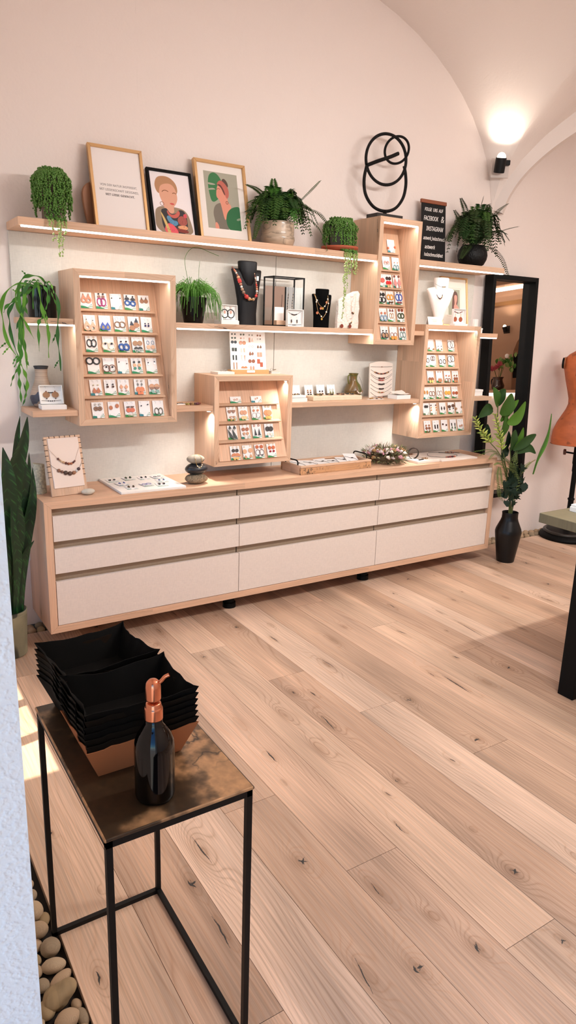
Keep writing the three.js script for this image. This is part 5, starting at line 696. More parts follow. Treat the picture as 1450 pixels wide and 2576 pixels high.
{ // ring sculpture
  const s = thing('ring_sculpture', 'black metal sculpture of interlocking rings and a bar on a dark base', 'sculpture', [2.06, 2.137, 0.13]);
  const iron = (() => {  const b = tex(64, 64, (x, y) => { const v = 255 * fbm(x / 5, y / 5, 201, 3); return [v, v, v]; }, false, [20, 2]); return phys(0x0a0807, 0.5, { specularIntensity: 0.5, bumpMap: b, bumpScale: 0.004 }); })();
  mesh('base', rbox(0.19, 0.03, 0.1, 0, 0.015, 0, 0.002), std(0x1c1512, 0.5), s);
  const arc = (cx, cy, rx, ry, a0, a1, tiltZ, r, n = 40) => { const p = []; for (let i = 0; i <= n; i++) { const a = a0 + (a1 - a0) * i / n; p.push(V(cx + rx * Math.cos(a), cy + ry * Math.sin(a), Math.sin(a + 1) * tiltZ)); } return tube(p, r, n * 2, 8); };
  mesh('ring', arc(-0.013, 0.322, 0.138, 0.13, 0, 2 * PI, 0.012, 0.0085), iron, s);
  mesh('ring', tube([V(-0.158, 0.272, 0.01), V(-0.164, 0.2, 0), V(-0.143, 0.125, -0.006), V(-0.08, 0.068, -0.008), V(0, 0.052, -0.004), V(0.075, 0.075, 0), V(0.125, 0.135, 0.004), V(0.139, 0.205, 0.006), V(0.132, 0.262, 0.006), V(0.115, 0.305, 0.008)], 0.009, 60, 8), iron, s);
  mesh('ring', arc(0.06, 0.382, 0.066, 0.068, 0, 2 * PI, 0.03, 0.007, 28), iron, s);
  mesh('bar', tube([V(-0.16, 0.27, 0.012), V(-0.09, 0.3, 0.018), V(0.0, 0.335, 0.022), V(0.055, 0.36, 0.02)], 0.011, 16, 6), iron, s);
  mesh('post', cyl(0.012, 0.009, 0.03, 0, 0.042, 0, 10), iron, s);
}
{ // chalkboard sign on rods
  const s = thing('chalkboard_sign', 'black hanging chalkboard sign with white handwriting between two wooden rods', 'sign', [2.495, T_SHELF, 0.1]); s.rotation.x = -0.1;
  const art = canvasTex(512, 900, (g, w, h) => {
    g.fillStyle = '#0d0b0c'; g.fillRect(0, 0, w, h); g.fillStyle = '#efe9e4'; g.textAlign = 'center';
    const T = (t, x, y, px, r = -0.02, sx = 0.8) => { g.save(); g.translate(x * w, y * h); g.rotate(r); g.scale(sx, 1); g.font = `italic ${px}px sans-serif`; g.lineWidth = 3; g.strokeStyle = '#efe9e4'; g.fillText(t, 0, 0); g.strokeText(t, 0, 0); g.restore(); };
    T('FOLGE  UNS  AUF', 0.5, 0.15, 70, 0.0, 0.72); T('FACEBOOK', 0.38, 0.31, 92, -0.01, 0.68); T('&', 0.86, 0.32, 130, 0, 0.8); T('INSTAGRAM', 0.54, 0.485, 92, -0.01, 0.72); T('astwerk_holzschmuck', 0.52, 0.645, 72, 0, 0.66); T('astwerk', 0.34, 0.8, 78, 0, 0.8); T('holzschmuck@ast', 0.5, 0.93, 72, 0, 0.7);
  });
  mesh('board', box(0.2, 0.338, 0.004, 0, 0.19, 0), [M.black, M.black, M.black, M.black, new THREE.MeshStandardMaterial({ map: art, roughness: 0.85 }), M.black], s);
  mesh('top_rod', rbox(0.212, 0.022, 0.014, 0, 0.362, 0, 0.003), std(0x8a4a2c, 0.5), s); mesh('bottom_rod', rbox(0.23, 0.018, 0.02, 0, 0.011, 0, 0.003), std(0x8a4a2c, 0.5), s);
}
// ------------------------------------------------------------------ necklace busts and necklaces
function loft(rings, m = 28) { // rings: [y, halfwidth, halfdepth, z, x]
  const P = [], I = [], n = rings.length;
  for (const [y, a, b, z, x = 0] of rings) for (let i = 0; i < m; i++) { const t = i / m * 2 * PI, c = Math.cos(t), s = Math.sin(t); P.push(x + a * Math.sign(c) * Math.pow(Math.abs(c), 0.75), y, z + b * Math.sign(s) * Math.pow(Math.abs(s), 0.85)); }
  for (let j = 0; j < n - 1; j++) for (let i = 0; i < m; i++) { const a = j * m + i, b = j * m + (i + 1) % m, c = a + m, d = b + m; I.push(a, c, b, b, c, d); }
  const c0 = P.length / 3; P.push(rings[0][4] ?? 0, rings[0][0], rings[0][3]); const c1 = P.length / 3; P.push(rings[n - 1][4] ?? 0, rings[n - 1][0], rings[n - 1][3]);
  for (let i = 0; i < m; i++) { I.push(c0, i, (i + 1) % m); I.push(c1, (n - 1) * m + (i + 1) % m, (n - 1) * m + i); }
  const g = new THREE.BufferGeometry(); g.setAttribute('position', new THREE.Float32BufferAttribute(P, 3)); g.setIndex(I); return toCreasedNormals(g, 0.7);
}
function beads(parent, pts, list, cordMat = M.cord, cordR = 0.0008) { // list: [radius, colour] spread along the curve
  const cv = new THREE.CatmullRomCurve3(pts.map(v3)), tot = list.reduce((s, b) => s + b[0] * 2, 0), len = cv.getLength(), k = Math.min(1, len / tot); let d = (len - tot * k) / 2;
  if (cordR) mesh('cord', new THREE.TubeGeometry(cv, 40, cordR, 4), cordMat, parent);
  for (const [r, c, sh] of list) { d += r * k; const p = cv.getPointAt(clamp(d / len, 0, 1)), tg = cv.getTangentAt(clamp(d / len, 0, 1)); d += r * k; if (!c) continue;
    const g = sh === 'c' ? rbox(r * 1.7, r * 2, r * 1.7, 0, 0, 0, r * 0.3) : sh === 'd' ? cyl(r, r, 0.0015, 0, -r, 0.001, 14).rotateX(PI / 2).translate(0, -r, 0) : ball(r, 0, 0, 0, 12);
    if (sh === 'c') aim(g, V(0, 1, 0), tg); mesh(sh === 'd' ? 'disc' : 'bead', g.translate(p.x, p.y, p.z), jewel(c), parent); }
}
{
  const b = thing('necklace_bust', 'larger black leather necklace bust on the middle shelf', 'bust', [1.165, M_SHELF, 0.12]);
  const leather = phys(0x0e0d10, 0.5, { specularIntensity: 0.5 });
  mesh('torso', loft([[0, 0.056, 0.026, 0], [0.06, 0.054, 0.024, 0], [0.13, 0.06, 0.024, 0.0], [0.2, 0.073, 0.025, -0.002], [0.25, 0.084, 0.022, -0.006], [0.278, 0.09, 0.017, -0.012], [0.283, 0.086, 0.012, -0.013]]), leather, b);
  mesh('neck', loft([[0.2, 0.02, 0.014, 0.01], [0.24, 0.04, 0.03, 0.004], [0.28, 0.051, 0.033, 0.0], [0.318, 0.054, 0.032, -0.002], [0.322, 0.05, 0.028, -0.002]]), leather, b);
  const n = thing('bead_necklace', 'chunky necklace of red, brown and silver beads on the larger black bust', 'necklace');
  const c = ['#7a4a3c', '#b5684f', '#b07a62', '#cfc4b8', '#5a3b34', '#c98a6a', '#c23a35', '#a8846c', '#d8d0c8', '#8a6a58', '#b08a6c', '#c2362f', '#b88a68', '#e2d8c8'];
  beads(n, [[1.07, 1.815, 0.125], [1.081, 1.787, 0.15], [1.091, 1.764, 0.156], [1.103, 1.732, 0.16], [1.120, 1.693, 0.16], [1.146, 1.665, 0.16], [1.170, 1.657, 0.16], [1.188, 1.663, 0.16], [1.199, 1.682, 0.16], [1.201, 1.71, 0.16], [1.197, 1.741, 0.158], [1.193, 1.775, 0.152], [1.187, 1.81, 0.14]],
    [[0.0045, c[0]], [0.005, c[4]], [0.005, c[1]], [0.0055, c[2]], [0.005, c[3]], [0.0055, c[0]], [0.0085, c[5]], [0.0105, c[6], 'c'], [0.008, c[2]], [0.0065, c[8]], [0.008, c[7]], [0.009, c[9]], [0.0045, c[11]], [0.0115, c[11]], [0.0095, c[12]], [0.0045, '#d9b25a'], [0.008, c[10]], [0.0055, c[4]], [0.008, c[6]], [0.0055, c[2]], [0.006, c[8]], [0.006, c[5]], [0.0055, c[1]], [0.005, c[11]], [0.005, c[2]], [0.0045, c[0]], [0.004, c[7]], [0.0045, c[3]], [0.004, c[0]], [0.004, c[4]], [0.004, c[10]], [0.0035, c[0]], [0.0035, c[3]], [0.0035, c[0]]]);
  mesh('price_tag', box(0.012, 0.022, 0.001, 1.207, 1.765, 0.156), M.paper, n);
}
{
  const b = thing('necklace_bust', 'smaller black velvet necklace bust beside the white stone slab', 'bust', [1.642, M_SHELF, 0.13]), velvet = phys(0x030304, 0.9, { specularIntensity: 0.2 });
  mesh('torso', loft([[0, 0.05, 0.022, 0], [0.06, 0.052, 0.02, 0], [0.12, 0.058, 0.02, 0], [0.165, 0.064, 0.018, -0.002], [0.178, 0.066, 0.014, -0.004], [0.182, 0.062, 0.01, -0.004]]), velvet, b);
  mesh('neck', loft([[0.12, 0.015, 0.01, 0.006], [0.15, 0.034, 0.022, 0.003], [0.18, 0.04, 0.025, 0], [0.207, 0.042, 0.024, 0], [0.21, 0.038, 0.02, 0]]), velvet, b);
  const n = thing('chain_necklace', 'double gold chain with pearls and copper discs on the smaller black bust', 'necklace');
  beads(n, [[1.580, 1.71, 0.135], [1.582, 1.685, 0.155], [1.588, 1.650, 0.158], [1.600, 1.613, 0.158], [1.623, 1.588, 0.158], [1.631, 1.581, 0.158], [1.650, 1.601, 0.158], [1.663, 1.635, 0.158], [1.669, 1.668, 0.157], [1.672, 1.709, 0.138]], [[0.004, '#efe9e0'], [0.02, 0], [0.0075, '#cf7f5a', 'd'], [0.012, 0], [0.0045, '#efe9e0'], [0.006, '#d9b25a', 'd'], [0.016, 0], [0.0045, '#efe9e0'], [0.02, 0], [0.004, '#efe9e0']], M.gold, 0.0013);
  beads(n, [[1.584, 1.706, 0.142], [1.592, 1.669, 0.158], [1.606, 1.649, 0.16], [1.629, 1.637, 0.161], [1.644, 1.646, 0.161], [1.656, 1.667, 0.16], [1.664, 1.694, 0.157], [1.668, 1.712, 0.142]], [[0.0045, '#efe9e0'], [0.018, 0], [0.007, '#cf7f5a', 'd'], [0.006, '#d9b25a', 'd'], [0.004, '#efe9e0'], [0.012, 0], [0.0065, '#c97a55', 'd'], [0.004, '#efe9e0']], M.gold, 0.0011);
}
{
  const b = thing('necklace_bust', 'white plaster necklace bust with a slim foot on top of the display case', 'bust', [2.56, 1.567, 0.12]); b.rotation.y = -0.25;
  const pl = std(0xf6f2ee, 0.75);
  mesh('torso', loft([[0, 0.03, 0.024, 0], [0.012, 0.03, 0.024, 0], [0.03, 0.026, 0.016, 0], [0.08, 0.045, 0.022, 0.002], [0.14, 0.068, 0.03, 0.003], [0.19, 0.086, 0.03, 0], [0.215, 0.098, 0.022, -0.006], [0.224, 0.085, 0.015, -0.008], [0.23, 0.055, 0.015, -0.006]]), pl, b);
  mesh('neck', loft([[0.19, 0.03, 0.02, 0.004], [0.225, 0.045, 0.03, 0], [0.25, 0.046, 0.033, -0.002], [0.284, 0.05, 0.034, -0.004], [0.288, 0.046, 0.03, -0.004]]), pl, b);
  const n = thing('bead_choker', 'thin dark choker with small gold beads around the white bust neck', 'necklace');
  beads(n, [[2.50, 1.815, 0.128], [2.525, 1.80, 0.15], [2.548, 1.799, 0.157], [2.575, 1.803, 0.152], [2.6, 1.818, 0.13]], [[0.003, '#5a3a2a'], [0.0025, '#d9b25a'], [0.003, '#5a3a2a'], [0.0025, '#d9b25a'], [0.003, '#3a2a22']]);
  const m = thing('bead_necklace', 'short string of small dark brown beads low on the white bust', 'necklace');
  beads(m, [[2.500, 1.757, 0.146], [2.506, 1.740, 0.151], [2.524, 1.727, 0.155], [2.542, 1.737, 0.154], [2.546, 1.76, 0.152]], [[0.0025, '#4a342a'], [0.003, '#3a2a22'], [0.0032, '#8a6a4a'], [0.0036, '#4a2a22'], [0.004, '#3a1f1a'], [0.0045, '#5a3a2a'], [0.004, '#8a5a3a'], [0.0036, '#3a2a22'], [0.003, '#d9b25a'], [0.003, '#4a342a'], [0.0025, '#3a2a22']]);
}
// ------------------------------------------------------------------ jewellery boxes: low tray, upright insert with rim, jewellery pinned on it
function giftBox(label, x, y, z, w, h, tilt, ry, fill, { tray = 0.02, depth = 0.07, dx = 0 } = {}) {
  const b = thing('jewellery_box', label, 'jewellery box', [x, y, z], 'white jewellery boxes'); b.rotation.y = ry;
  if (tray) { mesh('tray', [rbox(w * 1.08, tray, depth, dx, tray / 2, 0, 0.0015, 1)], M.paper, b); }
  const i = part('insert', b); i.position.set(0, tray, -depth * 0.1); i.rotation.x = -tilt; const d = 0.02, t = 0.0025;
  mesh('insert_back', box(w, h, t, 0, h / 2, -d / 2), M.paper, i);
  mesh('rim', [box(t, h, d, -w / 2 + t / 2, h / 2, 0), box(t, h, d, w / 2 - t / 2, h / 2, 0), box(w, t, d, 0, t / 2, 0), box(w, t, d, 0, h - t / 2, 0)], M.paper, i);
  for (const [kind, dat] of fill) if (kind === 'e') { for (const s of [-1, 1]) { const l = dat.list.map(([k, c, yy, a, bb, tt], q) => { const g = clean(piece(k, a, bb, tt)); return [g.translate(s * dat.dx / 1000, h / 2 + yy / 1000, -d / 2 + 0.003 + q * 0.0006), c]; }); for (const [g, c] of l) mesh('earring', g, jewel(c), i); } }
    else { const cv = new THREE.CatmullRomCurve3(dat.pts.map(([a, c]) => V(a / 1000, h / 2 + c / 1000, -d / 2 + 0.004))); mesh('bracelet', new THREE.TubeGeometry(cv, 24, 0.0008, 4), M.cord, i); const L = cv.getLength(); dat.beads.forEach(([r, c], q) => { const p = cv.getPointAt(0.5 + (q - (dat.beads.length - 1) / 2) * dat.gap); mesh('bead', ball(r / 1000, p.x, p.y, p.z, 8), jewel(c), i); }); }
  return b;
}
giftBox('white box with two interlocked black ring earrings beside the larger bust', 1.046, M_SHELF, 0.15, 0.102, 0.078, 0.08, 0.1, [['e', { dx: 19, list: [['ring', '#100e0d', -4, 21, 21, 5], ['disc', '#d9a18c', 3, 5, 8], ['disc', '#e3d3c8', 28, 5, 7]] }], ['b', { pts: [[-25, -33], [0, -34], [25, -33]], beads: [[1.5, BK], [1.5, BK], [1.5, BK]], gap: 0.3 }]], { dx: -0.018 });
giftBox('white box with drop earrings and two bracelets in front of the wire showcase', 1.418, M_SHELF, 0.205, 0.104, 0.09, 0.05, 0, [['b', { pts: [[-42, 34], [-20, 22], [0, 17], [20, 22], [42, 34]], beads: [[3, BK], [3.5, '#2a1f18'], [4, '#7a6a52'], [3.5, '#2a1f18'], [3, BK], [3, BK]], gap: 0.07 }], ['e', { dx: 18, list: [['hook', SV, -2, 6], ['bead', '#2a1812', -11, 3.6], ['bead', '#4a2a1a', -19, 4], ['bead', '#b8a88a', -25, 2.6]] }], ['b', { pts: [[-46, -33], [0, -36], [46, -33]], beads: [[2.4, BK], [2.6, '#4a3a2a'], [2.6, BK], [2.4, '#3a2a22']], gap: 0.07 }]], { tray: 0, depth: 0.02 });
giftBox('white box with wooden disc earrings in front of the striped vase', 0.116, L_SHELF, 0.165, 0.104, 0.088, 0.32, -0.05, [['e', { dx: 20, list: [['hook', SV, 32, 9], ['bead', '#8a5a4a', 18, 3.4], ['disc', '#9a6f4c', 2, 16, 14], ['bead', '#5a3a2a', -16, 3]] }], ['b', { pts: [[-20, 15], [0, 12], [20, 15]], beads: [[3, '#2a1f1c'], [3, '#3a2a22'], [3, '#2a1f1c'], [3, '#4a2a22']], gap: 0.16 }], ['b', { pts: [[-44, -24], [0, -27], [44, -24]], beads: [[2.6, '#2c2c3a'], [2.6, '#1a1a22'], [2.6, '#2c2c3a'], [2.6, '#3a3a4a']], gap: 0.1 }]], { tray: 0.02, depth: 0.08 });
giftBox('white box with rust disc earrings and a red bead bracelet before the small gold frame', 2.672, 1.567, 0.19, 0.098, 0.09, 0.03, -0.1, [['b', { pts: [[-36, 32], [-18, 24], [0, 21], [18, 24], [36, 32]], beads: [[3.4, '#7a2018'], [3.4, '#a5502a'], [3.6, '#5a4a3a'], [3.4, '#c9b8a0'], [3.4, '#7a2018'], [3.2, '#a5502a']], gap: 0.15 }], ['e', { dx: 22, list: [['ring', GD, 6, 3, 9, 0.8], ['disc', '#a4512f', -18, 14, 15]] }]], { tray: 0.014, depth: 0.05 });
{
  const t = thing('tent_card', 'small white folded tent card with two faint printed lines by the white bust', 'card', [2.438, 1.567, 0.205]);
  const m = new THREE.MeshStandardMaterial({ map: canvasTex(256, 100, (g, w, h) => { g.fillStyle = '#f7f2ea'; g.fillRect(0, 0, w, h); g.strokeStyle = '#d9bfa0'; g.lineWidth = 3; for (const [y, a, b] of [[0.38, 0.3, 0.72], [0.58, 0.34, 0.66]]) { g.beginPath(); for (let x = a; x < b; x += 0.015) g.lineTo(x * w, y * h + 4 * Math.sin(x * 90)); g.stroke(); } }), roughness: 0.8 });
  const p = mesh('front_leaf', box(0.11, 0.05, 0.0012), m, t); p.position.set(0, 0.024, 0.008); p.rotation.x = -0.3; const q = mesh('back_leaf', box(0.11, 0.05, 0.0012), M.paper, t); q.position.set(0, 0.024, -0.008); q.rotation.x = 0.3;
}
{
  const t = thing('ring_holder', 'little white acrylic block with a thin earring hook at the case corner', 'stand', [2.778, 1.567, 0.23]);
  mesh('block', rbox(0.032, 0.045, 0.02, 0, 0.0225, 0, 0.002), M.white, t); mesh('hook', tube([V(0.018, 0.038, 0), V(0.024, 0.04, 0), V(0.024, 0.015, 0)], 0.0007, 8, 4), M.silver, t);
}
{ // black wire showcase with a mirrored back
  const L = thing('wire_showcase', 'tall black wire-framed glass showcase with a mirror back on the middle shelf', 'showcase', [1.398, M_SHELF, 0.115]), w = 0.2, h = 0.258, d = 0.105, t = 0.0065;
  for (const x of [-1, 1]) for (const z of [-1, 1]) mesh('post', box(t, h, t, x * (w - t) / 2, h / 2, z * (d - t) / 2), M.blackMetal, L);
  for (const y of [t / 2, h - t / 2]) { for (const z of [-1, 1]) mesh('rail', box(w, t, t, 0, y, z * (d - t) / 2), M.blackMetal, L); for (const x of [-1, 1]) mesh('rail', box(t, t, d, x * (w - t) / 2, y, 0), M.blackMetal, L); }
  mesh('mirror_back', box(w - 2 * t, h * 0.8, 0.003, 0, h * 0.42, -d / 2 + 0.006), std(0xd9cfc8, 0.04, { metalness: 1 }), L);
  for (const x of [-1, 1]) mesh('glass_pane', box(0.002, h - 2 * t, d - 2 * t, x * (w / 2 - t / 2), h / 2, 0), M.glass, L);
  const k = thing('display_block', 'small wooden block holding a white card inside the wire showcase', 'stand', [1.375, M_SHELF + 0.0065, 0.13]);
  mesh('block', woodUV(rbox(0.09, 0.024, 0.05, 0, 0.012, 0, 0.001), 0, 0.5, 0.5), M.oakB, k); mesh('card', box(0.058, 0.07, 0.0015, -0.015, 0.059, 0.0), M.paper, k);
  mesh('twig', tube([V(0.0, 0.024, -0.01), V(0.006, 0.09, -0.012), V(0.01, 0.16, -0.012)], 0.0012, 10, 4), M.cord, k);
  const n = thing('bead_strand', 'dark bead strand hanging inside the wire showcase', 'necklace'); beads(n, [[1.468, 1.745, 0.095], [1.47, 1.7, 0.095], [1.466, 1.65, 0.095], [1.468, 1.585, 0.095]], Array.from({ length: 17 }, (_, i) => [0.0026, i % 3 ? '#2a2420' : '#b9a88a']));
}
{ // stone slab with fine necklaces
  const s = thing('stone_slab', 'rough white stone slab with a slanted top beside the tall case', 'stand', [0, M_SHELF, 0]), R = rngOf(9), out = [[1.738, 0], [1.737, 0.04], [1.741, 0.09], [1.739, 0.148], [1.78, 0.17], [1.82, 0.188], [1.852, 0.2], [1.87, 0.202], [1.88, 0.19], [1.877, 0.15], [1.884, 0.11], [1.878, 0.07], [1.883, 0.03], [1.88, 0]];
  const g = extrude(poly(out), 0.03, 0.004).translate(0, 0, 0.135), p = g.attributes.position; for (let i = 0; i < p.count; i++) p.setZ(i, p.getZ(i) + 0.002 * (fbm(p.getX(i) * 80, p.getY(i) * 80, 5, 2) - 0.5));
  const b = tex(256, 256, (x, y) => { const v = 255 * fbm(x / 24, y / 24, 121, 4); return [v, v, v]; }, false); mesh('slab', woodUV(g, 1, 0.12, 0.12), std(0xf1e6de, 0.85, { bumpMap: b, bumpScale: 0.008 }), s); s.position.y = M_SHELF + 0.004;
  for (const [label, pts, c] of [['fine chain with a brown nugget high on the white stone slab', [[1.845, 1.72, 0.168], [1.82, 1.64, 0.17], [1.838, 1.61, 0.17], [1.848, 1.64, 0.17], [1.853, 1.722, 0.168]], '#6a3a22'], ['fine chain with bronze beads low on the white stone slab', [[1.78, 1.69, 0.168], [1.79, 1.6, 0.17], [1.815, 1.555, 0.17], [1.83, 1.565, 0.17], [1.815, 1.708, 0.168]], '#7a5a32']]) { const n = thing('fine_necklace', label, 'necklace'); beads(n, pts, [[0.005, c], [0.004, '#3a2a22'], [0.003, '#d9b25a']], M.gold, 0.0005); }
  for (const [x, w] of [[1.757, 'outer'], [1.815, 'inner']]) { const e = thing('stud_earring', `brown disc stud at the foot of the stone slab, the ${w} one`, 'earring', [x, M_SHELF + 0.013, 0.175]); mesh('disc', cyl(0.01, 0.01, 0.003, 0, 0, 0, 18).rotateX(PI / 2), std(0x7a2f1c, 0.4), e); mesh('rim', new THREE.TorusGeometry(0.01, 0.0012, 6, 20), std(0x3a1a12, 0.4), e); }
}
// ------------------------------------------------------------------ lower shelf and case-top goods
{
  const v = thing('stoneware_vase', 'striped beige stoneware vase with a dark rim on the lowest short shelf', 'vase', [0.094, L_SHELF, 0.075]);
  const str = tex(128, 512, (x, y) => { const t = y / 512, k = 0.9 + 0.14 * vn(0, y / 3, 5) + 0.06 * vn(x / 20, y / 20, 6); let c = [178 * k, 156 * k, 138 * k]; const sw = 0.2 + 0.07 * Math.sin(x / 128 * 6.28 + 1) + 0.03 * vn(x / 10, y / 20, 8); if (t > 0.61 && t < 0.8) c = [44, 46, 50]; else if (t < sw + 0.1 && t > sw - 0.06) c = [74 * k, 76 * k, 88 * k]; return c; });
  mesh('vase_body', lathe([[0, 0], [0.036, 0], [0.05, 0.02], [0.056, 0.042], [0.054, 0.06], [0.042, 0.095], [0.031, 0.125], [0.027, 0.15], [0.029, 0.178], [0.034, 0.19], [0.031, 0.191], [0.025, 0.17], [0.025, 0.14], [0, 0.05]], 44), new THREE.MeshStandardMaterial({ map: str, roughness: 0.6 }), v);
}
function lying(name, label, cat, x, y, z, ry, parts, group) { const t = thing(name, label, cat, [x, y, z], group); t.rotation.y = ry; for (const [n, g, m] of parts) mesh(n, g, m, t); return t; }
lying('jewellery_card', 'white card with cord bracelets lying on the shelf before the low case', 'card', 0.765, L_SHELF, 0.15, 0.2, [['card', box(0.07, 0.0015, 0.05, 0, 0.001, 0), M.paper], ['cord', tube([V(-0.03, 0.004, -0.02), V(0, 0.006, 0.0), V(0.03, 0.004, 0.02)], 0.001, 12, 4), M.cord], ['cord', tube([V(-0.03, 0.004, 0.01), V(0, 0.006, -0.01), V(0.03, 0.004, -0.02)], 0.001, 12, 4), M.cord]]);
{ const n = thing('bead_necklace', 'string of brown, ochre and plum beads lying on the shelf before the low case', 'necklace'); beads(n, [[0.77, L_SHELF + 0.007, 0.2], [0.8, L_SHELF + 0.008, 0.212], [0.83, L_SHELF + 0.008, 0.21], [0.86, L_SHELF + 0.007, 0.185]], [[0.006, '#8a7a3a'], [0.006, '#a09a5a'], [0.0065, '#6a4a2a'], [0.0065, '#9a7a4a'], [0.0065, '#4a2a2a'], [0.0065, '#5a2a3a'], [0.007, '#6a3a3a'], [0.0065, '#7a3a2a'], [0.006, '#8a4a2a']]); }
lying('jewellery_slab', 'thin white slab with silver wire jewellery beside the stud board', 'stand', 1.017, B_TOP(), 0.13, 0.02, [['slab', rbox(0.1, 0.014, 0.085, 0, 0.007, 0, 0.002), std(0xe4dcd4, 0.8)], ['wire_ring', new THREE.TorusGeometry(0.009, 0.0012, 5, 16).rotateX(1.1).translate(-0.005, 0.02, 0), M.silver], ['wire_ring', new THREE.TorusGeometry(0.008, 0.0012, 5, 16).rotateX(0.7).translate(0.012, 0.02, 0.006), M.silver]]);
lying('jewellery_slab', 'thin layered slab with bronze and silver rings by the stud board, nearer the seam', 'stand', 1.345, B_TOP(), 0.105, -0.05, [['slab', rbox(0.055, 0.007, 0.07, 0, 0.0035, 0, 0.002), std(0xe4dcd4, 0.8)], ['slab', rbox(0.05, 0.006, 0.062, 0, 0.0105, 0, 0.002), std(0xcfc4b8, 0.8)], ['wire_ring', new THREE.TorusGeometry(0.008, 0.0012, 5, 16).rotateX(0.5).translate(-0.008, 0.022, 0), M.silver], ['disc', cyl(0.009, 0.009, 0.002, 0.012, 0.019, 0.005, 12).rotateZ(0.2), std(0x7a6440, 0.5)]]);
function B_TOP() { return 1.271; }
{ // stud board
  const b = thing('stud_board', 'white board of stud earrings standing in a wooden block on the low case', 'display board', [1.186, 1.271, 0.1]);
  mesh('base', woodUV(rbox(0.232, 0.022, 0.05, 0, 0.011, 0.01, 0.0015), 0, 0.5, 0.5), std(0xc79a68, 0.6), b);
  mesh('clip', rbox(0.05, 0.013, 0.006, 0.0, 0.013, 0.037, 0.004), M.white, b);
  const p = part('board', b); p.position.set(0, 0.012, 0.012); p.rotation.x = -0.12;
  const s = new THREE.Shape(), a = 0.109, h = 0.215, r = 0.014; s.moveTo(-a, 0); s.lineTo(a, 0); s.lineTo(a, h - r); s.quadraticCurveTo(a, h, a - r, h); s.lineTo(-a + r, h); s.quadraticCurveTo(-a, h, -a, h - r); s.closePath();
  mesh('panel', extrude(s, 0.004, 0.0008), M.white, p);
  const D = '#2c3a38', RO = '#c9917a', PA = '#e0bfae', BR = '#8a5a42';
  const S = [[175, 182, 'disc', D, 4], [238, 182, 'disc', D, 4], [365, 187, 'disc', '#5a6258', 5], [425, 187, 'disc', '#5a6258', 5], [550, 192, 'disc', '#8a8378', 4], [613, 195, 'disc', '#8a8378', 4], [733, 198, 'disc', BR, 5], [793, 200, 'disc', BR, 5], [182, 258, 'disc', '#3f5a52', 5], [246, 258, 'disc', '#3f5a52', 5], [372, 262, 'disc', RO, 4.5], [435, 262, 'ring', PA, 4, 4, 1.5], [565, 295, 'rect', RO, 4.5, 12], [622, 290, 'tri', PA, 6, 10], [742, 270, 'ring', '#b8aaa0', 4, 4, 1.5], [800, 270, 'disc', '#8a8378', 4], [192, 342, 'disc', '#3c4750', 8], [258, 342, 'disc', '#3c4750', 8], [375, 355, 'disc', RO, 10.5], [450, 355, 'disc', '#c08868', 10.5], [575, 422, 'ring', PA, 5, 6, 1.5], [640, 425, 'ring', PA, 5, 6, 1.5], [762, 425, 'drop', '#7a5a44', 6, 8], [822, 425, 'drop', '#7a5a44', 6, 8], [215, 490, 'rect', '#24302c', 6.5, 9], [275, 492, 'rect', '#24302c', 6.5, 9], [403, 505, 'rect', PA, 3.4, 11], [465, 505, 'rect', '#c9a890', 3.4, 11], [598, 565, 'drop', BR, 7, 11], [655, 572, 'kite', BR, 7, 10], [785, 588, 'rect', RO, 6.5, 12], [845, 588, 'rect', RO, 6.5, 12], [232, 653, 'rect', '#1f2b28', 4, 13], [297, 655, 'rect', '#1f2b28', 4, 13], [420, 660, 'vee', PA, 4, 15], [485, 665, 'vee', '#b8927a', 4, 15], [605, 725, 'disc', '#8a5238', 10], [685, 725, 'disc', '#8a5238', 10], [803, 728, 'rect', '#a9543a', 8.5, 12], [875, 795, 'rect', '#a9543a', 8.5, 12], [257, 820, 'rect', '#a88a76', 3.4, 18], [320, 820, 'rect', '#a88a76', 3.4, 18], [455, 868, 'dome', '#b5794f', 10], [520, 868, 'dome', '#b5794f', 10], [640, 868, 'disc', RO, 5, 12], [700, 868, 'disc', RO, 5, 12]];
  for (const [x, y, k, c, i, j, t] of S) { const v = (y - 110) / 825, u = (x - 120 - (y - 110) * 0.103) / (770 + (y - 110) * 0.03); mesh('stud', piece(k, i, j, t), jewel(c), p).position.set(lerp(-a, a, u), lerp(h, 0, v), 0.0055); }
}
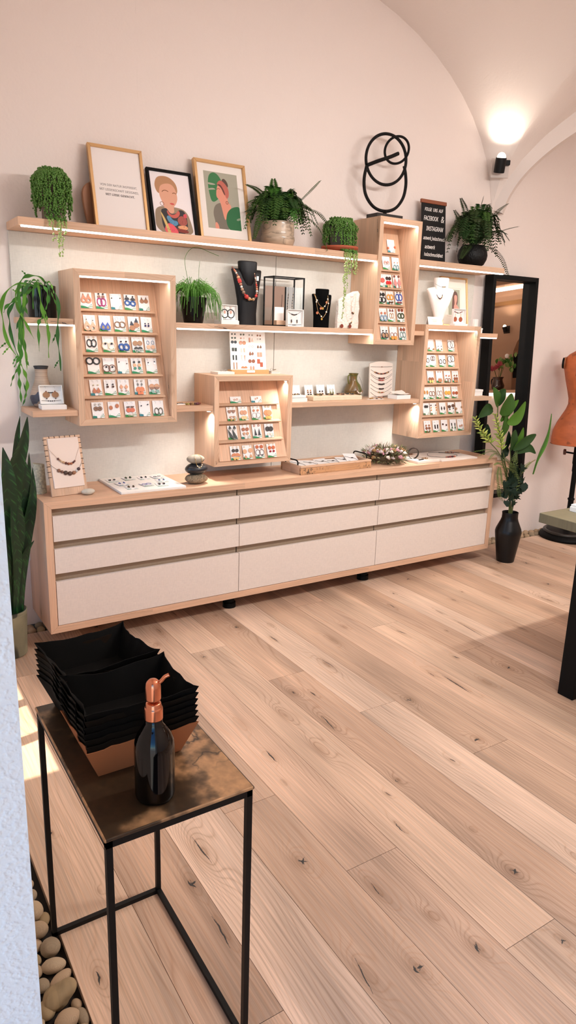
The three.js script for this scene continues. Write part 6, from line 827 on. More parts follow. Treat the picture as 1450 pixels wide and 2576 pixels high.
{ // small goods on the low shelf
  lying('jewellery_box', 'flat white lidded box with a bead pin on it next to the bark tray', 'jewellery box', 1.45, L_SHELF, 0.185, 0.05, [['box', rbox(0.11, 0.022, 0.075, 0, 0.011, 0, 0.0015, 1), M.paper], ['lid', rbox(0.106, 0.012, 0.07, -0.002, 0.03, -0.004, 0.0015, 1).rotateX(0), M.paper], ...[0, 1, 2, 3, 4, 5].map((i) => ['bead', ball(0.0042, -0.022 + i * 0.0085, 0.04, 0.004 * (i % 2), 8), jewel(['#4a4a3a', '#8a6a3a', '#2a2a24', '#a89a6a', '#5a4a2a', '#3a3a34'][i])])]);
  const spec = [[[['hook', SV, 24, 8], ['bead', '#8a4a2a', -10, 3], ['half', '#9a4f2e', -14, 8]], 'half brown disc'], [[['hook', SV, 24, 8], ['bead', '#c98a4a', 6, 3.5], ['bead', '#8a5a3a', -4, 4], ['bead', '#3a2a2a', -16, 5]], 'amber bead'], [[['hook', SV, 24, 8], ['bead', '#2a2430', 0, 4], ['bead', '#6a3a2a', -14, 5]], 'dark bead'], [[['hook', SV, 24, 8], ['ring', '#8a8a5a', 6, 4, 5, 1.2], ['drop', '#7a7a4a', -8, 5, 9]], 'green drop']];
  [1.537, 1.629, 1.714, 1.791].forEach((x, i) => { const c = makeCard(`white card with ${spec[i][1]} earrings leaning on the wall behind the bark tray`, 'cards behind the bark tray', 2, spec[i][0], { dx: 9 }); c.position.set(x, L_SHELF + 0.04, 0.052); c.rotation.x = -0.25; c.scale.setScalar(1.05); });
  const R = rngOf(17), t = thing('bark_tray', 'long pale slab of wood with a natural bark edge holding bead bracelets', 'tray', [1.735, L_SHELF, 0.15]);
  const P = []; for (let i = 0; i <= 18; i++) P.push([-0.175 + 0.35 * i / 18, -0.045 - 0.008 * R() + 0.004 * Math.sin(i)]); for (let i = 18; i >= 0; i--) P.push([-0.17 + 0.34 * i / 18, 0.045 + 0.008 * R()]);
  const g = new THREE.ExtrudeGeometry(poly(P), { depth: 0.018, bevelEnabled: true, bevelThickness: 0.004, bevelSize: 0.004, bevelSegments: 2 }).rotateX(PI / 2).translate(0, 0.022, 0);
  mesh('slab', woodUV(g, 0, 0.4, 0.8), std(0xe8d2b8, 0.75, { bumpMap: tex(128, 128, (x, y) => { const v = 255 * fbm(x / 30, y / 8, 141, 3); return [v, v, v]; }, false), bumpScale: 0.006 }), t);
  [[1.63, '#6a5a2a'], [1.71, '#4a3a2a'], [1.79, '#7a4a3a'], [1.86, '#3a3a34']].forEach(([x, c], i) => { const n = thing('bead_bracelet', ['olive', 'dark brown', 'reddish', 'grey green'][i] + ' bead bracelet lying on the bark-edged slab', 'bracelet', [x, L_SHELF + 0.0295, 0.15]); for (let k = 0; k < 14; k++) { const a = k / 14 * 2 * PI; mesh('bead', ball(0.0045, Math.cos(a) * 0.022, 0.003, Math.sin(a) * 0.018, 8), jewel([c, '#a88a5a', c, '#2a2018'][k % 4]), n); } });
  const j = thing('jug', 'olive green glazed jug with a handle and a necklace hung round it', 'jug', [1.93, L_SHELF, 0.085]);
  const gl = tex(256, 256, (x, y) => { const k = 0.75 + 0.5 * fbm(x / 40, y / 40, 151, 4), b = smooth(0.1, 0.4, 1 - y / 256) * smooth(0.4, 0.9, x / 256); return [lerp(96, 118, b) * k, lerp(96, 86, b) * k, lerp(44, 40, b) * k]; });
  mesh('jug_body', lathe([[0, 0], [0.034, 0], [0.047, 0.014], [0.056, 0.036], [0.055, 0.052], [0.042, 0.08], [0.026, 0.1], [0.0215, 0.115], [0.024, 0.138], [0.031, 0.147], [0.028, 0.148], [0.019, 0.115], [0, 0.06]], 40), new THREE.MeshPhysicalMaterial({ map: gl, roughness: 0.3, clearcoat: 0.4 }), j);
  mesh('handle', tube([V(-0.026, 0.14, 0), V(-0.042, 0.132, 0.004), V(-0.043, 0.1, 0.006), V(-0.036, 0.085, 0.006)], 0.0045, 16, 8), new THREE.MeshPhysicalMaterial({ map: gl, roughness: 0.3 }), j);
  const n = thing('bead_necklace', 'dark cord with silver and rose beads hanging round the green jug', 'necklace'); beads(n, [[1.906, 1.255, 0.11], [1.905, 1.2, 0.138], [1.915, 1.165, 0.149], [1.935, 1.152, 0.151], [1.955, 1.165, 0.147], [1.965, 1.2, 0.13], [1.956, 1.25, 0.108]], [[0.004, '#8a6a5a'], [0.005, '#c9b8a8'], [0.0055, '#d8c8c0'], [0.005, '#b8a08a'], [0.0055, '#cfc4bc'], [0.005, '#9a7a5a'], [0.004, '#8a6a5a']]);
  const s = thing('necklace_stand', 'cream curved-top stand with eight short bead necklaces on dark cords', 'stand', [2.133, L_SHELF, 0.105]); s.rotation.x = -0.06;
  const sh = new THREE.Shape(); sh.moveTo(-0.092, 0); sh.lineTo(0.092, 0); sh.lineTo(0.09, 0.205); sh.quadraticCurveTo(0, 0.232, -0.09, 0.205); sh.closePath(); mesh('panel', extrude(sh, 0.01, 0.001).translate(0, 0, -0.005), std(0xeee0d4, 0.85), s); mesh('foot', box(0.15, 0.006, 0.07, 0, 0.004, -0.03), std(0xeee0d4, 0.85), s);
  [[0.187, 0.001, ['#8a4a2a', '#6a3a2a', '#8a4a2a'], 0.0022], [0.17, 0.026, ['#b88a5a', '#5a2a24', '#3a2a24', '#a85a4a', '#c9a07a', '#6a3a2a', '#4a2a24', '#b8785a', '#8a3a3a', '#3a2a24', '#a8785a', '#c99a6a', '#5a3a2a'], 0.0046], [0.146, 0.03, ['#3a2420', '#a83a2a', '#5a2a24', '#8a3a34', '#3a2420'], 0.005], [0.138, 0.034, ['#c95a4a', '#8a2a2a', '#d87a6a', '#a83a34', '#c95a4a', '#d8a89a'], 0.004], [0.112, 0.032, ['#2a201c', '#1a1614', '#3a2a24', '#1a1614', '#2a201c'], 0.005], [0.082, 0.03, ['#3a1a1a', '#241414', '#4a2420', '#241414'], 0.0048], [0.06, 0.03, ['#c9a07a', '#7a8a5a', '#d8b08a', '#a83a34', '#c9a07a', '#d8c8a8'], 0.0044], [0.034, 0.034, ['#8a5a3a', '#6a3a2a', '#a8785a', '#8a4a3a', '#6a4a3a'], 0.0048]].forEach(([y, dip, cs, r], i) => { const k = thing('short_necklace', `${['hair-thin copper', 'long many-coloured bead', 'dark red cluster', 'coral pink bead', 'black bead', 'deep maroon bead', 'pastel and green bead', 'brown bead'][i]} necklace across the cream curved-top stand`, 'necklace', [2.133, L_SHELF, 0.105], 'necklaces on the curved-top stand'); k.rotation.x = -0.06; beads(k, [[-0.085, y, 0.0065], [-0.045, y - dip * 0.72, 0.0085], [0, y - dip, 0.009], [0.045, y - dip * 0.72, 0.0085], [0.085, y, 0.0065]], cs.map((c) => [r, c]), M.cord, 0.0007); });
  lying('jewellery_box', 'open white box with a rumpled gauze insert at the jug shelf end', 'jewellery box', 2.2, L_SHELF, 0.205, 0.08, [['tray', rbox(0.12, 0.024, 0.08, 0, 0.012, 0, 0.0015, 1), M.paper], ['gauze', (() => { const q = new THREE.PlaneGeometry(0.112, 0.074, 14, 8).rotateX(-PI / 2), p = q.attributes.position; for (let i = 0; i < p.count; i++) { const x = p.getX(i), z = p.getZ(i); p.setY(i, 0.026 + 0.016 * Math.max(0, -z / 0.037) + 0.008 * Math.max(0, Math.abs(x) / 0.056 - 0.4) + 0.004 * vn(x * 60, z * 60, 7)); } q.computeVertexNormals(); return q; })(), std(0xf4ece2, 0.95, { side: THREE.DoubleSide })]]);
  lying('ring_card', 'white card with a gold coil ring lying on the jug shelf', 'card', 1.985, L_SHELF, 0.2, 0.3, [['card', box(0.05, 0.0015, 0.035, 0, 0.001, 0), M.paper], ['coil', new THREE.TorusGeometry(0.01, 0.003, 6, 18).rotateX(PI / 2 - 0.2).translate(0, 0.006, 0), M.brass]]);
  lying('ring_card', 'white card with two dark oval pins lying by the bracelet stand', 'card', 2.045, L_SHELF, 0.195, -0.2, [['card', box(0.055, 0.0015, 0.035, 0, 0.001, 0), M.paper], ['pin', ball(0.008, -0.012, 0.004, 0, 10).scale(1, 0.6, 0.7), std(0x3a2018, 0.4)], ['pin', ball(0.006, 0.014, 0.004, 0.004, 10).scale(1.2, 0.5, 0.7), std(0x2a1a14, 0.4)]]);
  lying('jewellery_box', 'closed white box on the lower stub shelf in front of the mirror', 'jewellery box', 2.9, L_SHELF, 0.15, 0.1, [['box', rbox(0.1, 0.028, 0.09, 0, 0.014, 0, 0.0015, 1), M.paper], ['lid', rbox(0.104, 0.014, 0.094, 0, 0.034, 0, 0.0015, 1), M.paper]]);
  lying('jewellery_box', 'closed white box on the upper stub shelf in front of the mirror', 'jewellery box', 2.85, M_SHELF, 0.17, 0, [['box', rbox(0.055, 0.022, 0.07, 0, 0.011, 0, 0.0015, 1), M.paper], ['lid', rbox(0.058, 0.01, 0.073, 0, 0.026, 0, 0.0015, 1), M.paper]]);
}
// ------------------------------------------------------------------ on the sideboard
{
  const n = thing('necklace_easel', 'slanted wooden easel padded in cream with notched edges, holding two bead necklaces', 'stand', [0.15, TOP_Y, 0.262]); n.rotation.y = 0.14;
  const e = part('board', n); e.rotation.x = -0.25; const w = 0.176, h = 0.278;
  mesh('backboard', woodUV(rbox(w, h, 0.012, 0, h / 2, 0, 0.0015), 1, 0.5, 1), M.oakB, e); mesh('pad', rbox(w - 0.028, h - 0.045, 0.008, 0.001, h / 2 + 0.013, 0.008, 0.003), std(0xf0ddd0, 0.95), e);
  for (let i = 0; i < 8; i++) for (const s of [-1, 1]) mesh('notch', box(0.012, 0.0026, 0.0135, s * (w / 2 - 0.005), 0.09 + i * 0.025, 0), std(0x2c1c12, 0.9), e);
  for (let i = 0; i < 6; i++) mesh('notch', box(0.0026, 0.01, 0.0135, -0.062 + i * 0.025, h - 0.004, 0), std(0x2c1c12, 0.9), e);
  mesh('prop', (() => rotG(box(0.1, 0.2, 0.006), 0.3, 0, 0).translate(0, 0.1, -0.09))(), M.oakB, n);
  const nk = (label, pts, list, mat) => { const k = thing('bead_necklace', label, 'necklace', [0.15, TOP_Y, 0.262]); k.rotation.y = 0.14; const q = new THREE.Group(); const c = Math.cos(0.25), s = Math.sin(0.25); beads(k, pts.map(([x, y]) => [x, y * c + 0.014 * s, -y * s + 0.0155 * c]), list, mat, 0.0007); };
  nk('fine pale necklace of small wooden beads, higher on the cream easel', [[-0.086, 0.235], [-0.03, 0.165], [-0.005, 0.15], [0.02, 0.145], [0.04, 0.155], [0.052, 0.178], [0.075, 0.225]], [[0.0055, '#6a4038'], [0.0045, '#b08a6a'], [0.005, '#d8b890'], [0.006, '#c9a07a'], [0.0065, '#6a3a2c'], [0.0065, '#9a5a3a'], [0.006, '#a86a4a'], [0.005, '#5a2f28'], [0.0045, '#7a4034']], std(0xc9a890, 0.6));
  nk('dark cord necklace of large wooden beads and one silver bead, lower on the easel', [[-0.086, 0.155], [-0.045, 0.12], [-0.02, 0.108], [0.005, 0.1], [0.03, 0.102], [0.05, 0.113], [0.064, 0.13], [0.084, 0.165]], [[0.0085, '#8a6048'], [0.0075, '#7a5444'], [0.0105, '#4a362c'], [0.0105, '#5f463a'], [0.009, '#a0704f'], [0.0065, '#d4d0cc'], [0.008, '#4a3438']], M.cord);
  const st = tex(128, 128, (x, y) => { const k = 0.75 + 0.45 * fbm(x / 6, y / 6, 161, 4); return [214 * k, 212 * k, 190 * k]; });
  const cs = (() => { const g = new THREE.CylinderGeometry(0.026, 0.031, 0.14, 22, 10), p = g.attributes.position; for (let i = 0; i < p.count; i++) { const x = p.getX(i), y = p.getY(i), z = p.getZ(i), k = 1 + 0.16 * (fbm(Math.atan2(z, x) * 1.5 + 8, y * 14 + 6, 5, 3) - 0.5); p.setXYZ(i, x * k, y + (y > 0.06 ? -x * 0.15 : 0), z * k); } g.computeVertexNormals(); return g.translate(0, 0.07, 0); })();
  const w1 = thing('standing_stone', 'upright pale green-grey rough stone behind the cream easel', 'stone', [0.036, TOP_Y, 0.165]); mesh('stone', cs, new THREE.MeshStandardMaterial({ map: st, roughness: 0.95, bumpMap: st, bumpScale: 0.004 }), w1);
  const flat = new THREE.MeshStandardMaterial({ map: tex(128, 128, (x, y) => { const k = 0.85 + 0.3 * fbm(x / 20, y / 9, 171, 3); return [205 * k, 196 * k, 180 * k]; }), roughness: 0.75 });
  tag(Object.assign(mesh('flat_pebble', stone(0.034, 0.015, 0.022, 5), flat), {}), 'smooth pale flat pebble lying at the foot of the cream easel', 'stone').position.set(0.228, TOP_Y + 0.014, 0.29);
  const gran = new THREE.MeshStandardMaterial({ map: tex(128, 128, (x, y) => { const k = 0.55 + 0.9 * fbm(x / 3, y / 3, 181, 3); return [150 * k, 128 * k, 102 * k]; }), roughness: 0.95 }), tan = new THREE.MeshStandardMaterial({ map: tex(128, 128, (x, y) => { const k = 0.8 + 0.35 * fbm(x / 18, y / 10, 191, 4); return [158 * k, 146 * k, 130 * k]; }), roughness: 0.8 }), blk = phys(0x1a1f26, 0.35, { clearcoat: 0.3 });
  const sx = 0.797, sz = 0.272;
  tag(mesh('stacked_stone', stone(0.062, 0.027, 0.05, 11, 0.1), gran), 'speckled brown granite stone at the bottom of the stone stack', 'stone').position.set(sx, TOP_Y + 0.025, sz);
  tag(mesh('stacked_stone', stone(0.062, 0.03, 0.045, 14, 0.1), blk), 'glossy blue-black stone in the middle of the stone stack', 'stone').position.set(sx - 0.002, TOP_Y + 0.077, sz);
  tag(mesh('stacked_stone', stone(0.05, 0.024, 0.036, 17, 0.1), tan), 'smooth grey-tan stone on top of the stone stack', 'stone').position.set(sx - 0.004, TOP_Y + 0.126, sz);
  const b = thing('chain_bracelet', 'gold chain bracelet with white beads draped over the top stacked stone', 'bracelet', [0, 0, 0]); beads(b, [[sx - 0.012, TOP_Y + 0.15, sz + 0.005], [sx - 0.022, TOP_Y + 0.13, sz + 0.036], [sx - 0.016, TOP_Y + 0.1, sz + 0.045], [sx + 0.0, TOP_Y + 0.09, sz + 0.046], [sx + 0.012, TOP_Y + 0.105, sz + 0.043], [sx + 0.012, TOP_Y + 0.14, sz + 0.03], [sx + 0.004, TOP_Y + 0.152, sz + 0.005]], [[0.002, '#d9b25a'], [0.003, '#efe9e0'], [0.002, '#d9b25a'], [0.003, '#efe9e0'], [0.002, '#d9b25a'], [0.0025, '#d9b25a'], [0.003, '#efe9e0'], [0.002, '#d9b25a'], [0.003, '#efe9e0']], M.brass, 0.0011);
}
{ // white board with cards lying on it
  const b = thing('display_tile', 'large white board lying on the sideboard with nine small earring cards', 'board', [0.532, TOP_Y, 0.19]); mesh('board', rbox(0.335, 0.012, 0.34, 0, 0.006, 0, 0.0015, 1), std(0xf3ece4, 0.8), b);
  const C = [['#15130f', 'disc', 5, 'black button'], ['#3f4a2e', 'bead', 5, 'green and black stone'], [BK, 'bead', 4, 'small black bead'], ['#3a4150', 'ring', 7, 'grey metal rings'], ['#5a6a8a', 'bead', 4, 'pale blue bead'], ['#3a4a8a', 'bead', 3.6, 'little navy bead'], ['#4a3a24', 'bead', 5, 'bronze bead'], ['#4f5fa5', 'ring', 11, 'big violet-blue loop'], ['#1a1a1a', 'kite', 6, 'black angular']];
  [[0.408, 0.1], [0.497, 0.09], [0.575, 0.105], [0.645, 0.11], [0.635, 0.2], [0.425, 0.2], [0.44, 0.29], [0.53, 0.26], [0.6, 0.285]].forEach(([x, z], i) => { const c = makeCard(`card lying flat on the large white board with ${C[i][3]} earrings`, 'cards on the large white board', [0, 2, 1, 3, 1, 3, 1, 0, 0][i], C[i][1] === 'ring' ? [['ring', C[i][0], 0, C[i][2], C[i][2] * 1.2, 3]] : [['hook', SV, 24, 8], [C[i][1], C[i][0], 8, C[i][2], C[i][2]], ['bead', C[i][0], -4, C[i][2] * 0.8]], { dx: 12 }); c.rotation.set(-PI / 2, 0, 0.15 * Math.sin(i * 3)); c.position.set(x, TOP_Y + 0.0135 + (i % 2) * 0.0016, z); c.scale.setScalar(0.95); });
}
{ // wooden tray with handles and cards
  const t = thing('wooden_tray', 'rectangular weathered wooden tray with iron handles on the sideboard', 'tray', [1.665, TOP_Y, 0.215]); t.rotation.y = 0.04; const w = 0.52, d = 0.2, h = 0.05;
  const stain = tex(256, 128, (x, y) => { const k = 0.85 + 0.3 * fbm(x / 60, y / 6, 211, 3), s = smooth(0.45, 0.75, fbm(x / 5, y / 40, 212, 3)) * smooth(0.2, 0.6, x / 256) * smooth(1, 0.6, x / 256); return [lerp(206, 90, s) * k, lerp(156, 70, s) * k, lerp(112, 52, s) * k]; });
  const sm = new THREE.MeshStandardMaterial({ map: stain, roughness: 0.75 });
  mesh('base', woodUV(box(w - 0.02, 0.01, d - 0.02, 0, 0.006, 0), 0, 0.5, 1), M.oakB, t); for (const s of [-1, 1]) { mesh('long_side', woodUV(rbox(w, h - 0.012, 0.014, 0, h / 2 - 0.006, s * (d / 2 - 0.007), 0.002, 1), 1, 0.52, 0.042, 0.5, 0), sm, t); mesh('rim_strip', woodUV(rbox(w, 0.011, 0.018, 0, h - 0.006, s * (d / 2 - 0.008), 0.002, 1), 0, 0.5, 1), M.oakB, t); mesh('short_side', woodUV(rbox(0.014, h, d - 0.028, s * (w / 2 - 0.007), h / 2, 0, 0.002, 1), 2, 0.5, 1), M.oakB, t); mesh('handle', tube([V(s * (w / 2 - 0.007), h - 0.004, -0.06), V(s * (w / 2 - 0.005), h + 0.022, -0.058), V(s * (w / 2 - 0.002), h + 0.026, 0), V(s * (w / 2 - 0.005), h + 0.022, 0.058), V(s * (w / 2 - 0.007), h - 0.004, 0.06)], 0.004, 24, 8), M.blackMetal, t); }
  const R = rngOf(23);
  [[-0.2, 0, 0.35], [-0.115, 0.3, 0.25], [-0.03, 0, 0.3], [0.045, 0.2, 0.2], [0.125, 0.1, 0.3], [0.185, 0, 0.5]].forEach(([x, ry, lift], i) => { const c = thing('jewellery_card', `white card with ${['a dark cord pair', 'a silver knot bracelet', 'a black bar pendant', 'a thin cord and bead', 'a single dark charm', 'a teal printed hill'][i]} lying in the wooden tray`, 'card', [1.665 + x, TOP_Y + 0.03 + lift * 0.03, 0.21], 'cards in the wooden tray'); c.rotation.set(-PI / 2 + lift, 0, (R() - 0.5) * 0.4); mesh('card', i === 5 ? new THREE.BoxGeometry(0.085, 0.095, 0.0012) : new THREE.BoxGeometry(0.085, 0.08, 0.0012), i === 5 ? [M.paper, M.paper, M.paper, M.paper, PRINTS[3], M.paper] : M.paper, c); mesh('cord', tube([V(-0.04, 0.02, 0.002), V(-0.01, 0.004, 0.004), V(0.015, 0.0, 0.004), V(0.04, -0.02, 0.002)], 0.0009, 16, 4), M.cord, c); if (i === 1) mesh('knot', new THREE.TorusGeometry(0.008, 0.0014, 5, 16).translate(0, 0.003, 0.004), M.silver, c); else mesh('charm', box(0.014, 0.004, 0.003, 0.004, 0.002, 0.005), M.cord, c); });
}
{ // dried flower wreath
  const w = thing('flower_wreath', 'wreath of dried pink and cream flowers and grey-green leaves on the sideboard', 'wreath', [2.118, TOP_Y + 0.008, 0.2]), R = rngOf(57);
  mesh('ring', new THREE.TorusGeometry(0.1, 0.016, 8, 30).rotateX(PI / 2).translate(0, 0.03, 0), std(0x5a4a34, 0.95), w);
  const L = [[], [], []], F = new Map([['pink', []], ['cream', []], ['ochre', []], ['lilac', []]]), keys = [...F.keys()];
  for (let i = 0; i < 760; i++) { const a = R() * 2 * PI, b = R() * 2 * PI, rr = 0.085 + Math.cos(b) * 0.048, x = Math.cos(a) * rr, z = Math.sin(a) * rr * 0.85, y = 0.036 + Math.max(-0.8, Math.sin(b)) * 0.034; const dir = V(Math.cos(a) * Math.cos(b), Math.max(-0.1, Math.sin(b) * 0.8 + 0.35), Math.sin(a) * Math.cos(b)).add(V(R() - 0.5, R() - 0.5, R() - 0.5)).normalize(), l = 0.018 + R() * 0.03; L[i % 3].push(ribbon([V(x, y, z), V(x + dir.x * l * 0.5, y + dir.y * l * 0.5 + 0.003, z + dir.z * l * 0.5), V(x + dir.x * l, y + dir.y * l, z + dir.z * l)], (t) => 0.0035 * Math.sin(PI * clamp(t * 0.9 + 0.06, 0, 1)), { seg: 3, up: V(R(), R(), R()), fold: 0.3 })); }
  ['olive', 'pale', 'dark'].forEach((k, i) => { mesh('leaves', L[i], leafMat([0x74744e, 0xa39c78, 0x55553a][i]), w).userData = { kind: 'stuff' }; });
  const col = { pink: 0xc79098, cream: 0xe6dace, ochre: 0xa87f55, lilac: 0xcbbab8 };
  for (let i = 0; i < 74; i++) { const a = R() * 2 * PI, b = -0.3 + R() * 2.6, rr = 0.085 + Math.cos(b) * 0.056, x = Math.cos(a) * rr, z = Math.sin(a) * rr * 0.85, y = 0.036 + Math.sin(b) * 0.042, s = 0.008 + R() * 0.008, g = []; for (let k = 0; k < 6; k++) { const t = k / 6 * 2 * PI; g.push(ball(s * 0.55, Math.cos(t) * s * 0.6, 0, Math.sin(t) * s * 0.6, 6)); } g.push(ball(s * 0.6, 0, s * 0.35, 0, 6)); const m = mesh('flower', merge(g.map((q) => q.clone())), std(col[keys[i % 4]], 0.95), w); m.position.set(x, y + 0.004, z); m.rotation.set(R() - 0.2, 0, R() - 0.5); }
}
{ // two pale boards with cuff and cords
  lying('display_tile', 'pale square tile under the dark cuff bracelet beside the wreath', 'board', 2.37, TOP_Y, 0.235, 0.06, [['board', rbox(0.2, 0.016, 0.19, 0, 0.008, 0, 0.002, 1), std(0xeadfd4, 0.8)]]);
  lying('display_tile', 'wide pale tile under the red bead cord necklaces near the vase', 'board', 2.64, TOP_Y, 0.2, 0.0, [['board', rbox(0.32, 0.01, 0.28, 0, 0.005, 0, 0.002, 1), std(0xeee2d8, 0.8)]]);
  const c = thing('cuff_bracelet', 'dark brown open cuff bracelet standing on edge on the pale tile', 'bracelet', [2.32, TOP_Y + 0.05, 0.24]); c.rotation.y = -0.35;
  mesh('cuff', (() => { const p = [], I = []; const n = 40; for (let i = 0; i <= n; i++) { const a = 0.25 + (2 * PI - 0.5) * i / n - PI / 2; for (const [r, z] of [[0.035, -0.009], [0.035, 0.009], [0.0325, 0.009], [0.0325, -0.009]]) p.push(Math.cos(a) * r, Math.sin(a) * r, z); } for (let i = 0; i < n; i++) for (let k = 0; k < 4; k++) { const a = i * 4 + k, b = i * 4 + (k + 1) % 4; I.push(a, b, a + 4, b, b + 4, a + 4); } const g = new THREE.BufferGeometry(); g.setAttribute('position', new THREE.Float32BufferAttribute(p, 3)); g.setIndex(I); return toCreasedNormals(g, 0.6); })(), std(0x1b1210, 0.35, { side: THREE.DoubleSide }), c);
  lying('earring', 'black hook earring lying on the pale tile in front of the cuff', 'earring', 2.335, TOP_Y + 0.0185, 0.3, 0.2, [['bar', rbox(0.045, 0.004, 0.01, 0, 0.0, 0, 0.001), M.black], ['hook', tube([V(0.02, 0, 0), V(0.03, 0.004, -0.008), V(0.026, 0.002, -0.02)], 0.001, 10, 4), M.cord]]);
  lying('earring', 'bronze triangular wire earring lying on the pale tile by the cuff', 'earring', 2.4, TOP_Y + 0.0175, 0.27, -0.3, [['frame', tube([V(-0.02, 0, -0.012), V(0.02, 0, -0.012), V(0.0, 0, 0.018)], 0.0014, 24, 5, true), M.brass], ['bead', ball(0.004, 0.0, 0.003, 0.0, 8), std(0x8a5a34, 0.5)]]);
  for (const [label, pts, list] of [['dark cord necklace with a red bead tassel, the nearer on the wide pale tile', [[2.56, TOP_Y + 0.013, 0.12], [2.5, TOP_Y + 0.013, 0.2], [2.56, TOP_Y + 0.013, 0.27], [2.66, TOP_Y + 0.015, 0.28], [2.72, TOP_Y + 0.013, 0.22], [2.66, TOP_Y + 0.013, 0.12]], [[0.006, '#8a4a34'], [0.007, '#5a1f1a'], [0.008, '#7a2a22'], [0.008, '#3a1614'], [0.007, '#8a4a3a'], [0.006, '#c98a6a']]], ['dark cord necklace with brown wooden beads, the farther on the wide pale tile', [[2.6, TOP_Y + 0.012, 0.085], [2.66, TOP_Y + 0.012, 0.1], [2.74, TOP_Y + 0.014, 0.15], [2.78, TOP_Y + 0.014, 0.2], [2.77, TOP_Y + 0.012, 0.12]], [[0.006, '#8a5a3a'], [0.007, '#6a3a28'], [0.006, '#9a6a4a'], [0.006, '#5a2f22'], [0.005, '#8a4a34']]]]) { const n = thing('cord_necklace', label, 'necklace'); beads(n, pts, list, M.cord, 0.0012); }
}
// ------------------------------------------------------------------ side table with felt baskets and a pump bottle
const TBY = 0.644;
{
  const t = thing('side_table', 'narrow side table with a dark bronze metal top on thin black legs', 'table', [-0.262, 0, 2.228]), w = 0.292, d = 0.5, q = 0.018;
  const patina = tex(512, 1024, (x, y) => { const u = x / 512, v = y / 1024, n = fbm(u * 4, v * 7, 301, 5), k = 0.8 + 0.4 * fbm(u * 20, v * 30, 302, 3), lt = clamp(smooth(0.38, 0.62, n + 0.22 * (u - 0.5)) * 0.85 + 0.3 * smooth(0.45, 0.9, u), 0, 1); const cr = Math.pow(1 - Math.abs(fbm(u * 6 + 3, v * 9, 303, 4) * 2 - 1), 26) * smooth(0.55, 0.75, u) * smooth(0.35, 0.5, v) * smooth(0.85, 0.7, v); return [lerp(62, 186, lt) * k * (1 - 0.7 * cr), lerp(46, 142, lt) * k * (1 - 0.7 * cr), lerp(30, 100, lt) * k * (1 - 0.7 * cr)]; });
  const top = rbox(w + 0.006, 0.007, d + 0.006, 0, TBY - 0.0035, 0, 0.0025, 2), p = top.attributes.position, uv = top.attributes.uv; for (let i = 0; i < p.count; i++) uv.setXY(i, p.getX(i) / w + 0.5, p.getZ(i) / d + 0.5);
  mesh('tabletop', top, new THREE.MeshStandardMaterial({ map: patina, roughness: 0.36, metalness: 0.2 }), t);
  for (const x of [-1, 1]) for (const z of [-1, 1]) mesh('leg', box(0.012, TBY - 0.008, 0.012, x * (w / 2 - 0.006), (TBY - 0.008) / 2, z * (d / 2 - 0.006)), M.blackMetal, t);
  for (const z of [-1, 1]) { mesh('upper_rail', box(w, 0.014, 0.012, 0, TBY - 0.0145, z * (d / 2 - 0.006)), M.blackMetal, t); }
  for (const x of [-1, 1]) { mesh('upper_rail', box(0.012, 0.014, d, x * (w / 2 - 0.006), TBY - 0.0145, 0), M.blackMetal, t); }
  mesh('floor_rail', box(0.012, 0.012, d, w / 2 - 0.006, 0.006, 0), M.blackMetal, t);
  mesh('floor_rail', box(w, 0.012, 0.012, 0, 0.006, -(d / 2 - 0.006)), M.blackMetal, t);
}
// pinched-corner basket of stiff felt: bottom half sizes, top half sizes, height; wavy rim and folded corners
function basketGeo(bx, bz, tx, tz, h, seed, th = 0.0016) {
  const n = 14, per = 4 * n, rows = 8, P = [], I = [], R = (a, b) => fbm(a * 1.7 + seed * 3.1, b * 1.3 + seed, seed, 2) - 0.5;
  const at = (s, v, off) => { const side = Math.floor(s / n) % 4, u = (s % n) / n * 2 - 1, e = Math.pow(Math.abs(u), 4), ax = lerp(bx, tx, v), az = lerp(bz, tz, v), pinch = 1 + 0.035 * v * Math.pow(Math.abs(u), 10), wob = 0.02 * v * v * R(s * 0.22, seed) * (1 - e) - 0.003 * v * (1 - u * u); let x, z; const A = ax + wob - off, B = az + wob - off; if (side === 0) { x = u * ax * pinch; z = B * pinch; } else if (side === 1) { x = A * pinch; z = -u * az * pinch; } else if (side === 2) { x = -u * ax * pinch; z = -B * pinch; } else { x = -A * pinch; z = u * az * pinch; } x = clamp(x, -ax * pinch + off * 0.7, ax * pinch - off * 0.7); z = clamp(z, -az * pinch + off * 0.7, az * pinch - off * 0.7); const y = h * v - v * (0.010 * (1 - e) + 0.016 * R(s * 0.2 + 7, seed + 2) * (1 - e)); return [x, y + (off ? th : 0) * (1 - v), z]; };
  const surf = (off, flip) => { const k0 = P.length / 3; for (let r = 0; r <= rows; r++) for (let s = 0; s < per; s++) P.push(...at(s, r / rows, off)); for (let r = 0; r < rows; r++) for (let s = 0; s < per; s++) { const a = k0 + r * per + s, b = k0 + r * per + (s + 1) % per, c = a + per, d = b + per; flip ? I.push(a, c, b, b, c, d) : I.push(a, b, c, b, d, c); } const c0 = P.length / 3; P.push(0, off ? th : 0, 0); for (let s = 0; s < per; s++) { const a = k0 + s, b = k0 + (s + 1) % per; flip ? I.push(c0, a, b) : I.push(c0, b, a); } return k0 + rows * per; };
  const o = surf(0, false), i = surf(th, true); for (let s = 0; s < per; s++) { const a = o + s, b = o + (s + 1) % per, c = i + s, d = i + (s + 1) % per; I.push(a, b, c, b, d, c); }
  const g = new THREE.BufferGeometry(); g.setAttribute('position', new THREE.Float32BufferAttribute(P, 3)); g.setIndex(I); return toCreasedNormals(g, 0.6);
}
